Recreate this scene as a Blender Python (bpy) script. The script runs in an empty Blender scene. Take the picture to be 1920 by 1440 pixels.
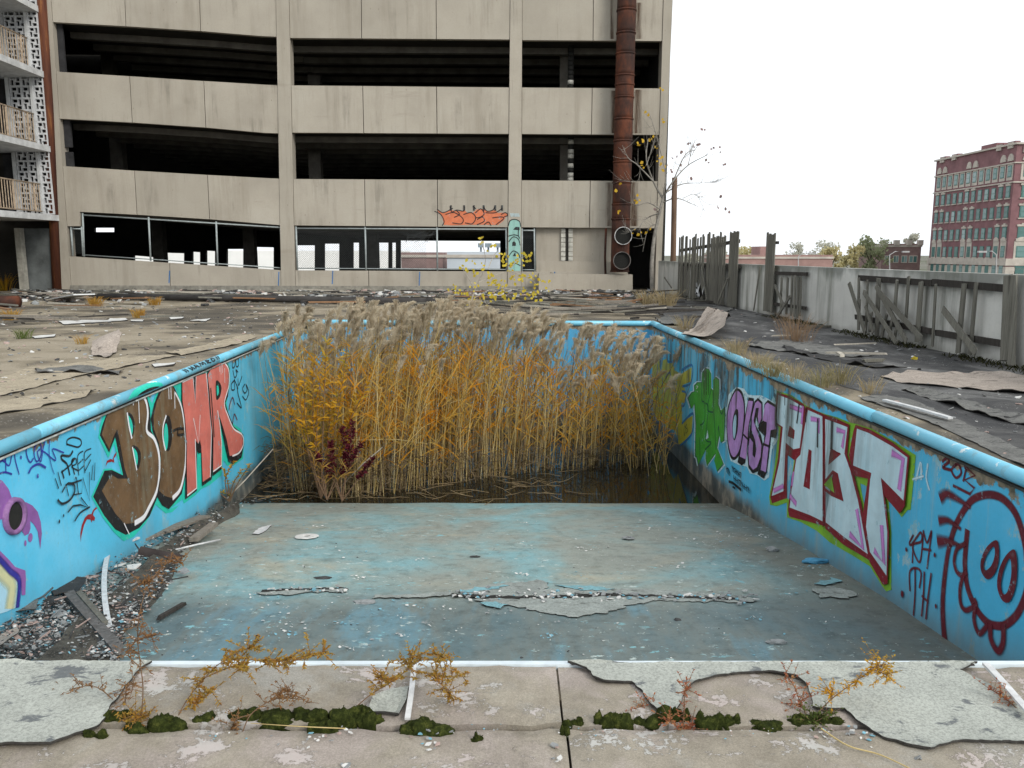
import bpy, bmesh, math, random
from mathutils import Vector, Matrix, noise
from mathutils.geometry import tessellate_polygon

random.seed(7)
R = math.radians
scene = bpy.context.scene
COL = scene.collection

# ---------------------------------------------------------------- camera
FPX, HZ, EYE = 1540.0, 474.0, 1.5          # focal length in photo pixels, horizon row, eye height
PITCH = math.atan((720 - HZ) / FPX)
CP, SP = math.cos(PITCH), math.sin(PITCH)
cam_d = bpy.data.cameras.new('camera')
cam_d.sensor_width = 36.0
cam_d.lens = FPX / 1920 * 36.0
cam_d.clip_start, cam_d.clip_end = 0.05, 3000
cam = bpy.data.objects.new('camera', cam_d)
COL.objects.link(cam)
cam.location = (0, 0, EYE)
cam.rotation_euler = (math.pi / 2 - PITCH, 0, 0)
scene.camera = cam

# ---------------------------------------------------------------- sky, sun, exposure
SUN_EL, SUN_AZ = 34.0, 138.0               # degrees; azimuth clockwise from +y
world = bpy.data.worlds.new('World')
scene.world = world
world.use_nodes = True
wn = world.node_tree
sky = wn.nodes.new('ShaderNodeTexSky')
sky.sky_type = 'NISHITA'
sky.sun_disc = False
sky.sun_elevation = R(SUN_EL)
sky.sun_rotation = R(SUN_AZ)
sky.air_density, sky.dust_density, sky.ozone_density = 1.0, 1.0, 1.0
hsv = wn.nodes.new('ShaderNodeHueSaturation')      # thin white overcast: the blue is washed out
hsv.inputs['Saturation'].default_value = 0.10
wn.links.new(sky.outputs['Color'], hsv.inputs['Color'])
bg = wn.nodes['Background']
veil = wn.nodes.new('ShaderNodeMix'); veil.data_type = 'RGBA'      # an even white cloud layer over the clear sky
veil.inputs[0].default_value = 0.75
veil.inputs[7].default_value = (8.6, 9.0, 9.4, 1)
wn.links.new(hsv.outputs['Color'], veil.inputs[6])
wn.links.new(veil.outputs[2], bg.inputs['Color'])
bg.inputs['Strength'].default_value = 0.10
sun_d = bpy.data.lights.new('sun', 'SUN')
sun_d.energy, sun_d.angle, sun_d.color = 1.5, R(22), (1.0, 0.95, 0.87)
sun = bpy.data.objects.new('sun', sun_d)
COL.objects.link(sun)
sdir = Vector((math.sin(R(SUN_AZ)) * math.cos(R(SUN_EL)), math.cos(R(SUN_AZ)) * math.cos(R(SUN_EL)), math.sin(R(SUN_EL))))
sun.rotation_euler = sdir.to_track_quat('Z', 'Y').to_euler()
sun.location = (20, -20, 40)
vs = scene.view_settings
vs.view_transform, vs.look, vs.gamma, vs.exposure = 'Standard', 'None', 1.0, 0.6
vs.use_curve_mapping = False
scene.cycles.use_denoising = True
scene.cycles.max_bounces = 6
scene.cycles.use_adaptive_sampling = True
scene.cycles.adaptive_threshold = 0.02
scene.cycles.transparent_max_bounces = 12

# ---------------------------------------------------------------- from photo measurements to metres
def ray(px, py):
    xc, yc = (px - 960) / FPX, (720 - py) / FPX
    return Vector((xc, CP + yc * SP, -SP + yc * CP))
def G(px, py, z=0.0):                       # point on the level z
    d = ray(px, py); t = (z - EYE) / d.z
    return Vector((d.x * t, d.y * t, z))
def AT(px, py, y):                          # point at distance y
    d = ray(px, py); t = y / d.y
    return Vector((d.x * t, y, EYE + d.z * t))

class Plane:                                # upright plane through ground points a -> b; n points to the viewer's side
    def __init__(s, a, b, flip=False):
        s.a = Vector((a[0], a[1], 0)); s.u = (Vector((b[0], b[1], 0)) - s.a).normalized()
        s.n = Vector((s.u.y, -s.u.x, 0)) * (-1 if flip else 1)
    def uv(s, px, py):
        d = ray(px, py); o = Vector((0, 0, EYE))
        t = (s.a - o).dot(s.n) / d.dot(s.n); p = o + d * t
        return ((p - s.a).dot(s.u), p.z)
    def P(s, u, v, off=0.0):
        q = s.a + s.u * u + s.n * off
        return Vector((q.x, q.y, v))
    def px(s, px, py, off=0.0):
        return s.P(*s.uv(px, py), off)
# ---------------------------------------------------------------- object helpers
def props(o, label=None, cat=None, group=None, kind=None):
    if label: o['label'] = label
    if cat: o['category'] = cat
    if group: o['group'] = group
    if kind: o['kind'] = kind
    return o
def empty(name, loc, label, cat, group=None):
    o = bpy.data.objects.new(name, None)
    o.empty_display_size = 0.1
    o.location = loc
    COL.objects.link(o)
    return props(o, label, cat, group)
def inv_of(p):
    m = Matrix.Identity(4); chain = []
    while p is not None: chain.append(p); p = p.parent
    for q in reversed(chain): m = m @ q.matrix_parent_inverse @ q.matrix_basis
    return m.inverted()
def link(name, mesh, parent=None, M=None, label=None, kind=None):
    o = bpy.data.objects.new(name, mesh)
    COL.objects.link(o)
    if M is not None: o.matrix_basis = M
    if parent is not None:
        o.parent = parent; o.matrix_parent_inverse = inv_of(parent)
    if label: o['label'] = label
    if kind: o['kind'] = kind
    return o

class MB:
    """collects geometry; build() links it as one mesh object"""
    def __init__(s): s.v, s.f, s.m, s.c, s.sm = [], [], [], [], []
    def add(s, vs_, fs, mi=0, cov=None, smooth=False):
        b = len(s.v); s.v += [tuple(p) for p in vs_]
        s.c += list(cov) if cov is not None else [1.0] * len(vs_)
        for f in fs: s.f.append(tuple(i + b for i in f)); s.m.append(mi); s.sm.append(smooth)
        return s
    def box(s, c, size, M=None, mi=0):
        x, y, z = size[0] / 2, size[1] / 2, size[2] / 2
        pts = [Vector((a, b, d)) for d in (-z, z) for a, b in ((-x, -y), (x, -y), (x, y), (-x, y))]
        if M is not None: pts = [M @ p for p in pts]
        c = Vector(c)
        return s.add([p + c for p in pts], [(3, 2, 1, 0), (4, 5, 6, 7), (0, 1, 5, 4), (1, 2, 6, 5), (2, 3, 7, 6), (3, 0, 4, 7)], mi)
    def bar(s, a, b, w, t, up=Vector((0, 0, 1)), mi=0, jag=0.0):
        """a board from a to b, w wide, t thick; up sets its width direction"""
        a, b = Vector(a), Vector(b); d = (b - a).normalized()
        side = d.cross(up)
        if side.length < 1e-4: side = d.cross(Vector((1, 0, 0)))
        side.normalize(); wd = side.cross(d).normalized()
        pts = []
        for q, e in ((a, -1), (b, 1)):
            for i, j in ((-1, -1), (1, -1), (1, 1), (-1, 1)):
                pts.append(q + wd * (w / 2 * i) + side * (t / 2 * j) + d * (random.uniform(-jag, jag) if jag else 0))
        return s.add(pts, [(3, 2, 1, 0), (4, 5, 6, 7), (0, 1, 5, 4), (1, 2, 6, 5), (2, 3, 7, 6), (3, 0, 4, 7)], mi)
    def prism(s, front, back, holes_f=(), holes_b=(), mi=0):
        """closed solid between two matching outlines (3-D), with holes"""
        loops_f, loops_b = [list(front)] + [list(h) for h in holes_f], [list(back)] + [list(h) for h in holes_b]
        tri = tessellate_polygon(loops_f)
        fl = [p for l in loops_f for p in l]; bl = [p for l in loops_b for p in l]
        n = len(fl)
        s.add(fl + bl, [t for t in tri] + [(t[2] + n, t[1] + n, t[0] + n) for t in tri], mi)
        k = 0
        for lf, lb in zip(loops_f, loops_b):
            m = len(lf)
            s.add(lf + lb, [(i, (i + 1) % m, (i + 1) % m + m, i + m) for i in range(m)], mi)
        return s
    def tube(s, path, rad, n=6, mi=0, caps=True, smooth=True, squash=1.0):
        path = [Vector(p) for p in path]
        if not hasattr(rad, '__len__'): rad = [rad] * len(path)
        vs_, fs = [], []
        ref = None
        for i, p in enumerate(path):
            d = (path[min(i + 1, len(path) - 1)] - path[max(i - 1, 0)])
            d = d.normalized() if d.length > 1e-9 else Vector((0, 0, 1))
            if ref is None: ref = Vector((1, 0, 0)) if abs(d.x) < 0.8 else Vector((0, 1, 0))
            a = d.cross(ref).normalized(); b = d.cross(a).normalized(); ref = b.cross(d) if False else ref
            for k in range(n):
                th = 2 * math.pi * k / n
                vs_.append(p + a * (math.cos(th) * rad[i]) + b * (math.sin(th) * rad[i] * squash))
        for i in range(len(path) - 1):
            for k in range(n):
                fs.append((i * n + k, i * n + (k + 1) % n, (i + 1) * n + (k + 1) % n, (i + 1) * n + k))
        if caps:
            fs.append(tuple(range(n - 1, -1, -1))); fs.append(tuple((len(path) - 1) * n + k for k in range(n)))
        return s.add(vs_, fs, mi, smooth=smooth)
    def quad(s, c, a, b, mi=0):
        c, a, b = Vector(c), Vector(a), Vector(b)
        return s.add([c - a - b, c + a - b, c + a + b, c - a + b], [(0, 1, 2, 3)], mi)
    def blade(s, pts, w, mi=0, side=None):
        """tapering ribbon leaf along pts"""
        pts = [Vector(p) for p in pts]; vs_, fs = [], []
        n = len(pts)
        for i, p in enumerate(pts):
            d = (pts[min(i + 1, n - 1)] - pts[max(i - 1, 0)]).normalized()
            sd = (d.cross(side if side is not None else Vector((0, 1, 0.01)))).normalized()
            ww = w * (0.45 + 0.55 * math.sin(math.pi * min(1, (i / (n - 1)) + 0.18))) * (1 - (i / (n - 1)) ** 3)
            vs_ += [p - sd * ww / 2, p + sd * ww / 2]
        for i in range(n - 1): fs.append((2 * i, 2 * i + 1, 2 * i + 3, 2 * i + 2))
        return s.add(vs_, fs, mi)
    def mesh(s, name, mats, cov=False):
        me = bpy.data.meshes.new(name)
        me.from_pydata(s.v, [], s.f)
        for m in (mats if isinstance(mats, (list, tuple)) else [mats]): me.materials.append(m)
        me.polygons.foreach_set('material_index', s.m)
        me.polygons.foreach_set('use_smooth', s.sm)
        if cov:
            at = me.attributes.new('cov', 'FLOAT', 'POINT'); at.data.foreach_set('value', s.c)
        me.update()
        return me
    def build(s, name, mats, parent=None, label=None, kind=None, cov=False, fix=False):
        me = s.mesh(name, mats, cov)
        if fix:
            bm = bmesh.new(); bm.from_mesh(me); bmesh.ops.recalc_face_normals(bm, faces=bm.faces); bm.to_mesh(me); bm.free()
        return link(name, me, parent, label=label, kind=kind)

def catmull(pts, n=6, closed=False):
    pts = [Vector(p) for p in pts]; out = []; m = len(pts)
    if m < 3: return [pts[0].lerp(pts[-1], i / n) for i in range(n + 1)]
    for i in range(m if closed else m - 1):
        g = (lambda k: pts[k % m]) if closed else (lambda k: pts[max(0, min(m - 1, k))])
        p0, p1, p2, p3 = g(i - 1), g(i), g(i + 1), g(i + 2)
        for k in range(n):
            t = k / n
            out.append(0.5 * ((2 * p1) + (p2 - p0) * t + (2 * p0 - 5 * p1 + 4 * p2 - p3) * t * t + (3 * p1 - p0 - 3 * p2 + p3) * t ** 3))
    if not closed: out.append(pts[-1])
    return out
def nz(x, y=0.0, z=0.0): return noise.noise(Vector((x, y, z)))

# ---------------------------------------------------------------- material helpers
class NT:
    def __init__(s, name, rough=0.85, spec=0.3):
        s.mat = bpy.data.materials.new(name); s.mat.use_nodes = True
        s.t = s.mat.node_tree; s.b = s.t.nodes['Principled BSDF']
        s.b.inputs['Roughness'].default_value = rough
        s.b.inputs['Specular IOR Level'].default_value = spec
        s.pos = s.t.nodes.new('ShaderNodeNewGeometry').outputs['Position']
    def put(s, sock, v):
        if hasattr(v, 'is_linked'): s.t.links.new(v, sock)
        elif isinstance(v, (tuple, list)) and len(v) == 3 and len(sock.default_value) == 4: sock.default_value = (*v, 1)
        else: sock.default_value = v
    def scale(s, v=None, k=(1, 1, 1), off=(0, 0, 0), rot=(0, 0, 0)):
        n = s.t.nodes.new('ShaderNodeMapping'); s.put(n.inputs[0], s.pos if v is None else v)
        n.inputs['Scale'].default_value = k; n.inputs['Location'].default_value = off; n.inputs['Rotation'].default_value = rot
        return n.outputs[0]
    def noise(s, scale=5, detail=6, rough=0.6, v=None, dist=0.0):
        n = s.t.nodes.new('ShaderNodeTexNoise'); s.put(n.inputs['Vector'], s.pos if v is None else v)
        n.inputs['Scale'].default_value = scale; n.inputs['Detail'].default_value = detail
        n.inputs['Roughness'].default_value = rough; n.inputs['Distortion'].default_value = dist
        return n.outputs['Fac']
    def vor(s, scale=5, v=None, feat='F1', out='Distance', rnd=1.0):
        n = s.t.nodes.new('ShaderNodeTexVoronoi'); n.feature = feat; s.put(n.inputs['Vector'], s.pos if v is None else v)
        n.inputs['Scale'].default_value = scale; n.inputs['Randomness'].default_value = rnd
        return n.outputs[out]
    def ramp(s, fac, stops, interp='LINEAR'):
        n = s.t.nodes.new('ShaderNodeValToRGB'); s.put(n.inputs[0], fac); n.color_ramp.interpolation = interp
        e = n.color_ramp.elements; stops = sorted(stops, key=lambda q: q[0])
        while len(e) < len(stops): e.new(0.5)
        for q, (p, c) in zip(e, stops):
            q.position = p; q.color = (*c, 1) if isinstance(c, (tuple, list)) else (c, c, c, 1)
        return n.outputs[0]
    def step(s, fac, a, b):
        n = s.t.nodes.new('ShaderNodeMapRange'); n.clamp = True
        s.put(n.inputs[0], fac); n.inputs[1].default_value = a; n.inputs[2].default_value = b
        return n.outputs[0]
    def mix(s, fac, a, b, mode='MIX'):
        n = s.t.nodes.new('ShaderNodeMix'); n.data_type = 'RGBA'; n.blend_type = mode
        s.put(n.inputs[0], fac); s.put(n.inputs[6], a); s.put(n.inputs[7], b)
        return n.outputs[2]
    def math(s, op, a, b=0.0, clamp=False):
        n = s.t.nodes.new('ShaderNodeMath'); n.operation = op; n.use_clamp = clamp
        s.put(n.inputs[0], a); s.put(n.inputs[1], b)
        return n.outputs[0]
    def xyz(s):
        n = s.t.nodes.new('ShaderNodeSeparateXYZ'); s.put(n.inputs[0], s.pos); return n.outputs
    def attr(s, name):
        n = s.t.nodes.new('ShaderNodeAttribute'); n.attribute_name = name; return n.outputs['Fac']
    def rnd(s):
        return s.t.nodes.new('ShaderNodeObjectInfo').outputs['Random']
    def color(s, c): s.put(s.b.inputs['Base Color'], c); return s
    def bump(s, h, strength=0.4, dist=0.01):
        n = s.t.nodes.new('ShaderNodeBump'); s.put(n.inputs['Height'], h)
        n.inputs['Strength'].default_value = strength; n.inputs['Distance'].default_value = dist
        s.put(s.b.inputs['Normal'], n.outputs[0]); return s
    def alpha(s, a): s.put(s.b.inputs['Alpha'], a); return s
    def leaf(s, c, w=0.35):
        """thin translucent leaf"""
        tr = s.t.nodes.new('ShaderNodeBsdfTranslucent'); s.put(tr.inputs[0], c)
        mx = s.t.nodes.new('ShaderNodeMixShader'); mx.inputs[0].default_value = w
        s.t.links.new(s.b.outputs[0], mx.inputs[1]); s.t.links.new(tr.outputs[0], mx.inputs[2])
        s.t.links.new(mx.outputs[0], s.t.nodes['Material Output'].inputs[0]); return s

def simple(name, c, var=0.25, scale=8, rough=0.85, spec=0.25, bump=0.3, k=(1, 1, 1), dist=0.004):
    m = NT(name, rough, spec); v = m.scale(k=k)
    f = m.noise(scale, 7, 0.65, v)
    lo, hi = tuple(x * (1 - var) for x in c), tuple(min(1, x * (1 + var)) for x in c)
    m.color(m.ramp(f, [(0.3, lo), (0.7, hi)]))
    if bump: m.bump(m.noise(scale * 6, 5, 0.7, v), bump, dist)
    return m.mat
def leafy(name, cols, w=0.3, scale=3.0, rough=0.7):
    m = NT(name, rough, 0.2)
    f = m.noise(scale, 4, 0.7)
    n = len(cols)
    c = m.ramp(f, [(0.3 + 0.4 * i / max(1, n - 1), q) for i, q in enumerate(cols)])
    m.color(c); m.leaf(c, w)
    return m.mat
# ================================================================ THE SETTING
FAC = Plane((0, 33.0), (math.cos(R(1.84)), 33.0 + math.sin(R(1.84))))     # front of the parking garage
PL, PRt = Vector((-4.073, 6.378, 0)), Vector((3.50, 5.5, 0))
LDIR, RDIR = Vector((-0.0362, 1, 0)), Vector((-0.0331, 1, 0))
def lx(y): return PL.x + LDIR.x * (y - PL.y)
def rx(y): return PRt.x + RDIR.x * (y - PRt.y)
NY, FYL, FYR = 2.86, 18.30, 18.02
WL = Plane((lx(2.8), 2.8), (lx(18.3), 18.3))               # left pool wall, normal into the pool
WR = Plane((rx(2.8), 2.8), (rx(18.0), 18.0), flip=True)    # right pool wall
WF = Plane((lx(FYL), FYL), (rx(FYR), FYR))
PAR = Plane((6.689, 10.627), (5.748, 31.773), flip=True)   # parapet
def floor_z(y):
    k = [(2.8, -1.25), (7.0, -1.63), (9.0, -1.86), (10.9, -2.12), (12.45, -2.38), (13.3, -2.75), (15.2, -3.4), (18.6, -3.4)]
    for (a, za), (b, zb) in zip(k, k[1:]):
        if y <= b: return za + (zb - za) * (y - a) / (b - a)
    return -3.4
WATER_Z = -2.385
NS = [(-2.0, 'x')]

# ---------------- materials of the setting
def concrete_deck():
    m = NT('deck_concrete', 0.9, 0.2)
    big = m.noise(0.28, 5, 0.55, m.scale(k=(0.8, 0.9, 1)))
    mid = m.noise(1.2, 8, 0.66, m.scale(k=(0.7, 0.9, 1)), 0.6)
    fine = m.noise(28, 8, 0.75)
    c = m.ramp(m.math('ADD', m.math('MULTIPLY', big, 0.6), m.math('MULTIPLY', mid, 0.4)),
               [(0.42, (0.085, 0.076, 0.062)), (0.48, (0.15, 0.13, 0.10)), (0.51, (0.27, 0.23, 0.165)), (0.57, (0.37, 0.32, 0.24))])
    c = m.mix(m.step(fine, 0.35, 0.75), m.mix(0.35, c, (0.06, 0.055, 0.045)), c)
    dark = m.step(m.noise(3.3, 7, 0.7, m.scale(k=(0.5, 1.3, 1), off=(7, 3, 0))), 0.60, 0.68)
    c = m.mix(m.math('MULTIPLY', dark, 0.75), c, (0.05, 0.046, 0.04))
    # white paint chips and crumbs
    chip = m.math('MULTIPLY', m.step(m.vor(26, m.scale(k=(0.7, 1.5, 1))), 0.20, 0.12), m.step(m.noise(1.3, 4, 0.6, m.scale(off=(3, 9, 0))), 0.46, 0.6))
    c = m.mix(chip, c, (0.62, 0.6, 0.56))
    m.color(c); m.bump(m.math('ADD', fine, m.math('MULTIPLY', mid, 2.0)), 0.5, 0.02)
    return m.mat
def membrane_mat():
    m = NT('roof_membrane_dark', 0.75, 0.25)
    a = m.noise(0.9, 10, 0.72, m.scale(k=(1.2, 0.7, 1)), 0.7); b = m.noise(9, 8, 0.72)
    c = m.ramp(a, [(0.36, (0.028, 0.029, 0.031)), (0.46, (0.055, 0.055, 0.056)), (0.53, (0.095, 0.094, 0.092)), (0.60, (0.17, 0.17, 0.165)), (0.70, (0.27, 0.27, 0.26))])
    c = m.mix(m.step(b, 0.4, 0.7), m.mix(0.5, c, (0.03, 0.03, 0.03)), c)
    chip = m.math('MULTIPLY', m.step(m.vor(22), 0.16, 0.09), m.step(m.noise(1.1, 4), 0.5, 0.62))
    c = m.mix(chip, c, (0.5, 0.49, 0.47))
    m.color(c); m.bump(m.math('ADD', a, m.math('MULTIPLY', b, 0.3)), 0.6, 0.04)
    return m.mat
def slab_mat():
    """foreground concrete with the remains of pale pink and white paint"""
    m = NT('peeled_paint_concrete', 0.92, 0.2)
    sand = m.noise(150, 4, 0.8); mid = m.noise(6, 8, 0.7); grit = m.vor(220)
    c = m.ramp(mid, [(0.3, (0.25, 0.225, 0.18)), (0.55, (0.345, 0.31, 0.25)), (0.75, (0.41, 0.38, 0.31))])
    zc = m.noise(1.5, 7, 0.62, m.scale(k=(1.2, 1, 1), off=(6, 3, 0)), 0.4)
    c = m.mix(m.math('MULTIPLY', m.step(zc, 0.50, 0.60), 0.65), c, (0.43, 0.375, 0.35))
    c = m.mix(m.math('MULTIPLY', m.step(zc, 0.46, 0.38), 0.6), c, (0.37, 0.37, 0.345))
    c = m.mix(m.step(sand, 0.42, 0.62), m.mix(0.35, c, (0.10, 0.085, 0.065)), c)
    c = m.mix(m.math('MULTIPLY', m.step(grit, 0.22, 0.12), 0.6), c, (0.5, 0.47, 0.42))
    p1 = m.math('ADD', m.math('MULTIPLY', m.noise(3.2, 10, 0.76, m.scale(k=(1, 1.2, 1), off=(4, 1, 0)), 0.3), 0.8), m.math('MULTIPLY', m.noise(38, 6, 0.7), 0.2))
    paint = m.math('MULTIPLY', m.ramp(p1, [(0.545, 0.0), (0.553, 1.0)]), 0.8)
    pc = m.ramp(m.noise(2.4, 4), [(0.4, (0.49, 0.43, 0.41)), (0.6, (0.48, 0.48, 0.46))])
    pc = m.mix(m.math('MULTIPLY', m.step(sand, 0.5, 0.75), 0.35), pc, (0.2, 0.18, 0.15))
    rim = m.ramp(p1, [(0.525, 0.0), (0.543, 1.0), (0.553, 0.0)])
    c = m.mix(m.math('MULTIPLY', rim, 0.45), c, (0.11, 0.10, 0.08))
    c = m.mix(paint, c, pc)
    st = m.step(m.noise(2.6, 9, 0.7, m.scale(off=(11, 5, 0))), 0.44, 0.62)
    c = m.mix(m.math('MULTIPLY', st, 0.4), c, m.mix(1.0, c, (0.62, 0.6, 0.58), 'MULTIPLY'))
    m.color(c); m.bump(m.math('ADD', m.math('MULTIPLY', sand, 0.5), m.math('MULTIPLY', paint, 1.4)), 0.55, 0.004)
    return m.mat
def pool_paint(name, streak, base=(0.075, 0.47, 0.73)):
    m = NT(name, 0.6, 0.35)
    X, Y, Z = m.xyz()
    big = m.noise(0.8, 6, 0.6); fine = m.noise(30, 6, 0.7)
    c = m.ramp(big, [(0.3, tuple(q * 0.82 for q in base)), (0.55, base), (0.75, (base[0] * 1.9, base[1] * 1.12, base[2] * 1.05))])
    c = m.mix(m.math('MULTIPLY', m.step(fine, 0.5, 0.8), 0.25), c, (0.07, 0.27, 0.36))
    # chalky wear
    ch = m.step(m.noise(2.2, 9, 0.72, m.scale(off=(5, 5, 5))), 0.58, 0.72)
    c = m.mix(m.math('MULTIPLY', ch, 0.22), c, (0.36, 0.62, 0.72))
    # long vertical run-off streaks starting under the coping
    sv = m.noise(2.6, 7, 0.7, m.scale(k=(1.0, 1.0, 0.07)), 0.15)
    sm_ = m.noise(0.9, 4, 0.6, m.scale(k=(1, 1, 0.5), off=(2, 8, 1)))
    zone = m.step(m.math('ADD', Y, m.math('MULTIPLY', sm_, 3.0)), 8.6, 11.0)
    s1 = m.math('MULTIPLY', m.step(sv, 0.44, 0.53), m.math('MULTIPLY', m.step(m.math('ADD', Z, m.math('MULTIPLY', sm_, 1.9)), -0.55, 0.35), zone))
    gaps = m.step(m.noise(5.5, 8, 0.75, m.scale(k=(1, 1, 0.45), off=(4, 2, 9))), 0.30, 0.52)
    blot = m.step(m.noise(1.1, 5, 0.6, m.scale(k=(1, 1, 0.25), off=(8, 1, 3))), 0.36, 0.50)
    s1 = m.math('MULTIPLY', s1, m.math('MULTIPLY', gaps, blot))
    c = m.mix(m.math('MULTIPLY', s1, 0.95 if streak > 0.4 else 0.25), c, m.ramp(m.noise(4, 6), [(0.4, (0.035, 0.036, 0.03)), (0.6, (0.12, 0.115, 0.085))]))
    s2 = m.math('MULTIPLY', m.step(m.noise(3.4, 6, 0.7, m.scale(k=(1, 1, 0.05), off=(9, 9, 9))), 0.54, 0.66), 0.5 * streak + 0.08)
    c = m.mix(s2, c, (0.36, 0.42, 0.38))
    # paint worn through to pale render in ragged patches
    wr = m.math('MULTIPLY', m.step(m.noise(3.2, 10, 0.74, m.scale(k=(1, 1, 0.7), off=(15, 3, 2))), 0.585, 0.60), 0.75 if streak > 0.4 else 0.45)
    c = m.mix(wr, c, m.ramp(m.noise(8, 6), [(0.4, (0.20, 0.42, 0.48)), (0.6, (0.42, 0.52, 0.52))]))
    # plaster broken off in a ragged band below the coping
    edge = m.math('ADD', Z, m.math('MULTIPLY', m.noise(3.0, 7, 0.65, m.scale(off=(1, 4, 2))), 0.55))
    br = m.ramp(edge, [(0.135 - 0.04 * streak, 0.0), (0.15 - 0.04 * streak, 1.0)])
    c = m.mix(br, c, m.ramp(m.noise(9, 6), [(0.35, (0.10, 0.09, 0.065)), (0.6, (0.33, 0.27, 0.19))]))
    # grime splashed up from the floor, and the old high-water stain of the deep end
    hgt = m.math('ADD', m.math('ADD', Z, m.math('MULTIPLY', Y, 0.12)), 0.86)
    gr = m.math('ADD', hgt, m.math('MULTIPLY', m.noise(1.6, 8, 0.66, m.scale(k=(1, 1, 0.6), off=(3, 3, 3))), -0.42))
    c = m.mix(m.math('MULTIPLY', m.step(gr, 0.22, 0.0), 0.45 if streak > .4 else 0.2), c, (0.17, 0.19, 0.17))
    c = m.mix(m.math('MULTIPLY', m.step(gr, 0.0, -0.14), 0.5), c, (0.13, 0.12, 0.095))
    wl = m.math('ADD', Z, m.math('MULTIPLY', m.noise(1.5, 6, 0.65, m.scale(k=(1, 1, 0.3), off=(6, 2, 6))), 0.35))
    c = m.mix(m.math('MULTIPLY', m.ramp(m.math('ADD', wl, 2.6), [(0.70, 1.0), (0.86, 0.0)]), 0.9), c, m.ramp(m.noise(2.2, 8, 0.7, m.scale(k=(1, 1, .6), off=(1, 1, 8))), [(0.40, (0.04, 0.038, 0.03)), (0.52, (0.11, 0.10, 0.08)), (0.62, (0.30, 0.26, 0.20))]))
    m.color(c)
    m.bump(m.math('ADD', m.math('MULTIPLY', fine, 0.4), m.math('MULTIPLY', br, -3.0)), 0.5, 0.008)
    return m.mat
def pool_floor_mat():
    m = NT('pool_floor_worn_paint', 0.62, 0.35)
    X, Y, Z = m.xyz()
    a = m.noise(0.55, 7, 0.6, m.scale(k=(1, 0.8, 1), off=(2, 0.5, 0)), 0.4); b = m.noise(2.4, 9, 0.7); fine = m.noise(45, 6, 0.75)
    c = m.ramp(a, [(0.30, (0.22, 0.245, 0.22)), (0.43, (0.275, 0.305, 0.27)), (0.51, (0.24, 0.335, 0.325)), (0.60, (0.21, 0.40, 0.43)), (0.70, (0.29, 0.30, 0.25))])
    tan = m.step(m.noise(0.9, 6, 0.6, m.scale(k=(0.8, 1, 1), off=(5, 2, 0)), 0.5), 0.54, 0.68)
    c = m.mix(m.math('MULTIPLY', tan, 0.7), c, (0.42, 0.39, 0.29))
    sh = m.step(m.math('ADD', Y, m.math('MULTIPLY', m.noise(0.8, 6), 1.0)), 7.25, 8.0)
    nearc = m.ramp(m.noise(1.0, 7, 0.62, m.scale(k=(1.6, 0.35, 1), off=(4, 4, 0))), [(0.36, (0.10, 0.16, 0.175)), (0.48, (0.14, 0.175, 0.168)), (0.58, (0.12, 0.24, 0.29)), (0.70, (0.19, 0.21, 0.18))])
    c = m.mix(sh, nearc, c)  # near section darker: its different lighting is put into the floor colour
    c = m.mix(m.math('MULTIPLY', m.step(b, 0.5, 0.8), 0.4), c, (0.30, 0.30, 0.255))
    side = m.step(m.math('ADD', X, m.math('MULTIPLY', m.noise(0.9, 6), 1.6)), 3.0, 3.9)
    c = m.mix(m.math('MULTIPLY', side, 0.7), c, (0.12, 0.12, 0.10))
    c = m.mix(m.math('MULTIPLY', m.step(fine, 0.4, 0.7), 0.3), c, (0.11, 0.12, 0.11))
    mott = m.noise(6.5, 10, 0.78, m.scale(off=(1, 6, 0)))
    c = m.mix(1.0, c, m.ramp(mott, [(0.36, (0.66, 0.66, 0.65)), (0.5, (0.97, 0.97, 0.97)), (0.62, (1.0, 1.0, 1.0))]), 'MULTIPLY')
    scr = m.math('MULTIPLY', m.step(m.noise(3.0, 9, 0.72, m.scale(k=(0.35, 2.2, 1), off=(3, 8, 0))), 0.60, 0.64), 0.4)
    c = m.mix(scr, c, (0.10, 0.115, 0.11))
    # flaked paint: small blue and white scabs
    f1 = m.math('MULTIPLY', m.step(m.noise(9, 9, 0.7, m.scale(k=(0.8, 1.3, 1))), 0.60, 0.61), m.step(m.noise(0.8, 5, 0.6, m.scale(off=(8, 1, 0))), 0.46, 0.54))
    c = m.mix(f1, c, m.ramp(m.noise(5, 3), [(0.45, (0.20, 0.42, 0.46)), (0.55, (0.45, 0.52, 0.49))]))
    chip = m.math('MULTIPLY', m.step(m.vor(17, m.scale(k=(0.8, 1.3, 1))), 0.12, 0.07), m.step(m.noise(0.9, 4), 0.42, 0.6))
    c = m.mix(chip, c, (0.55, 0.58, 0.55))
    m.color(c); m.put(m.b.inputs['Roughness'], m.ramp(b, [(0.35, 0.45), (0.65, 0.75)]))
    m.bump(m.math('ADD', m.math('MULTIPLY', fine, 0.4), m.math('ADD', m.math('MULTIPLY', f1, 0.8), b)), 0.35, 0.008)
    return m.mat
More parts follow.
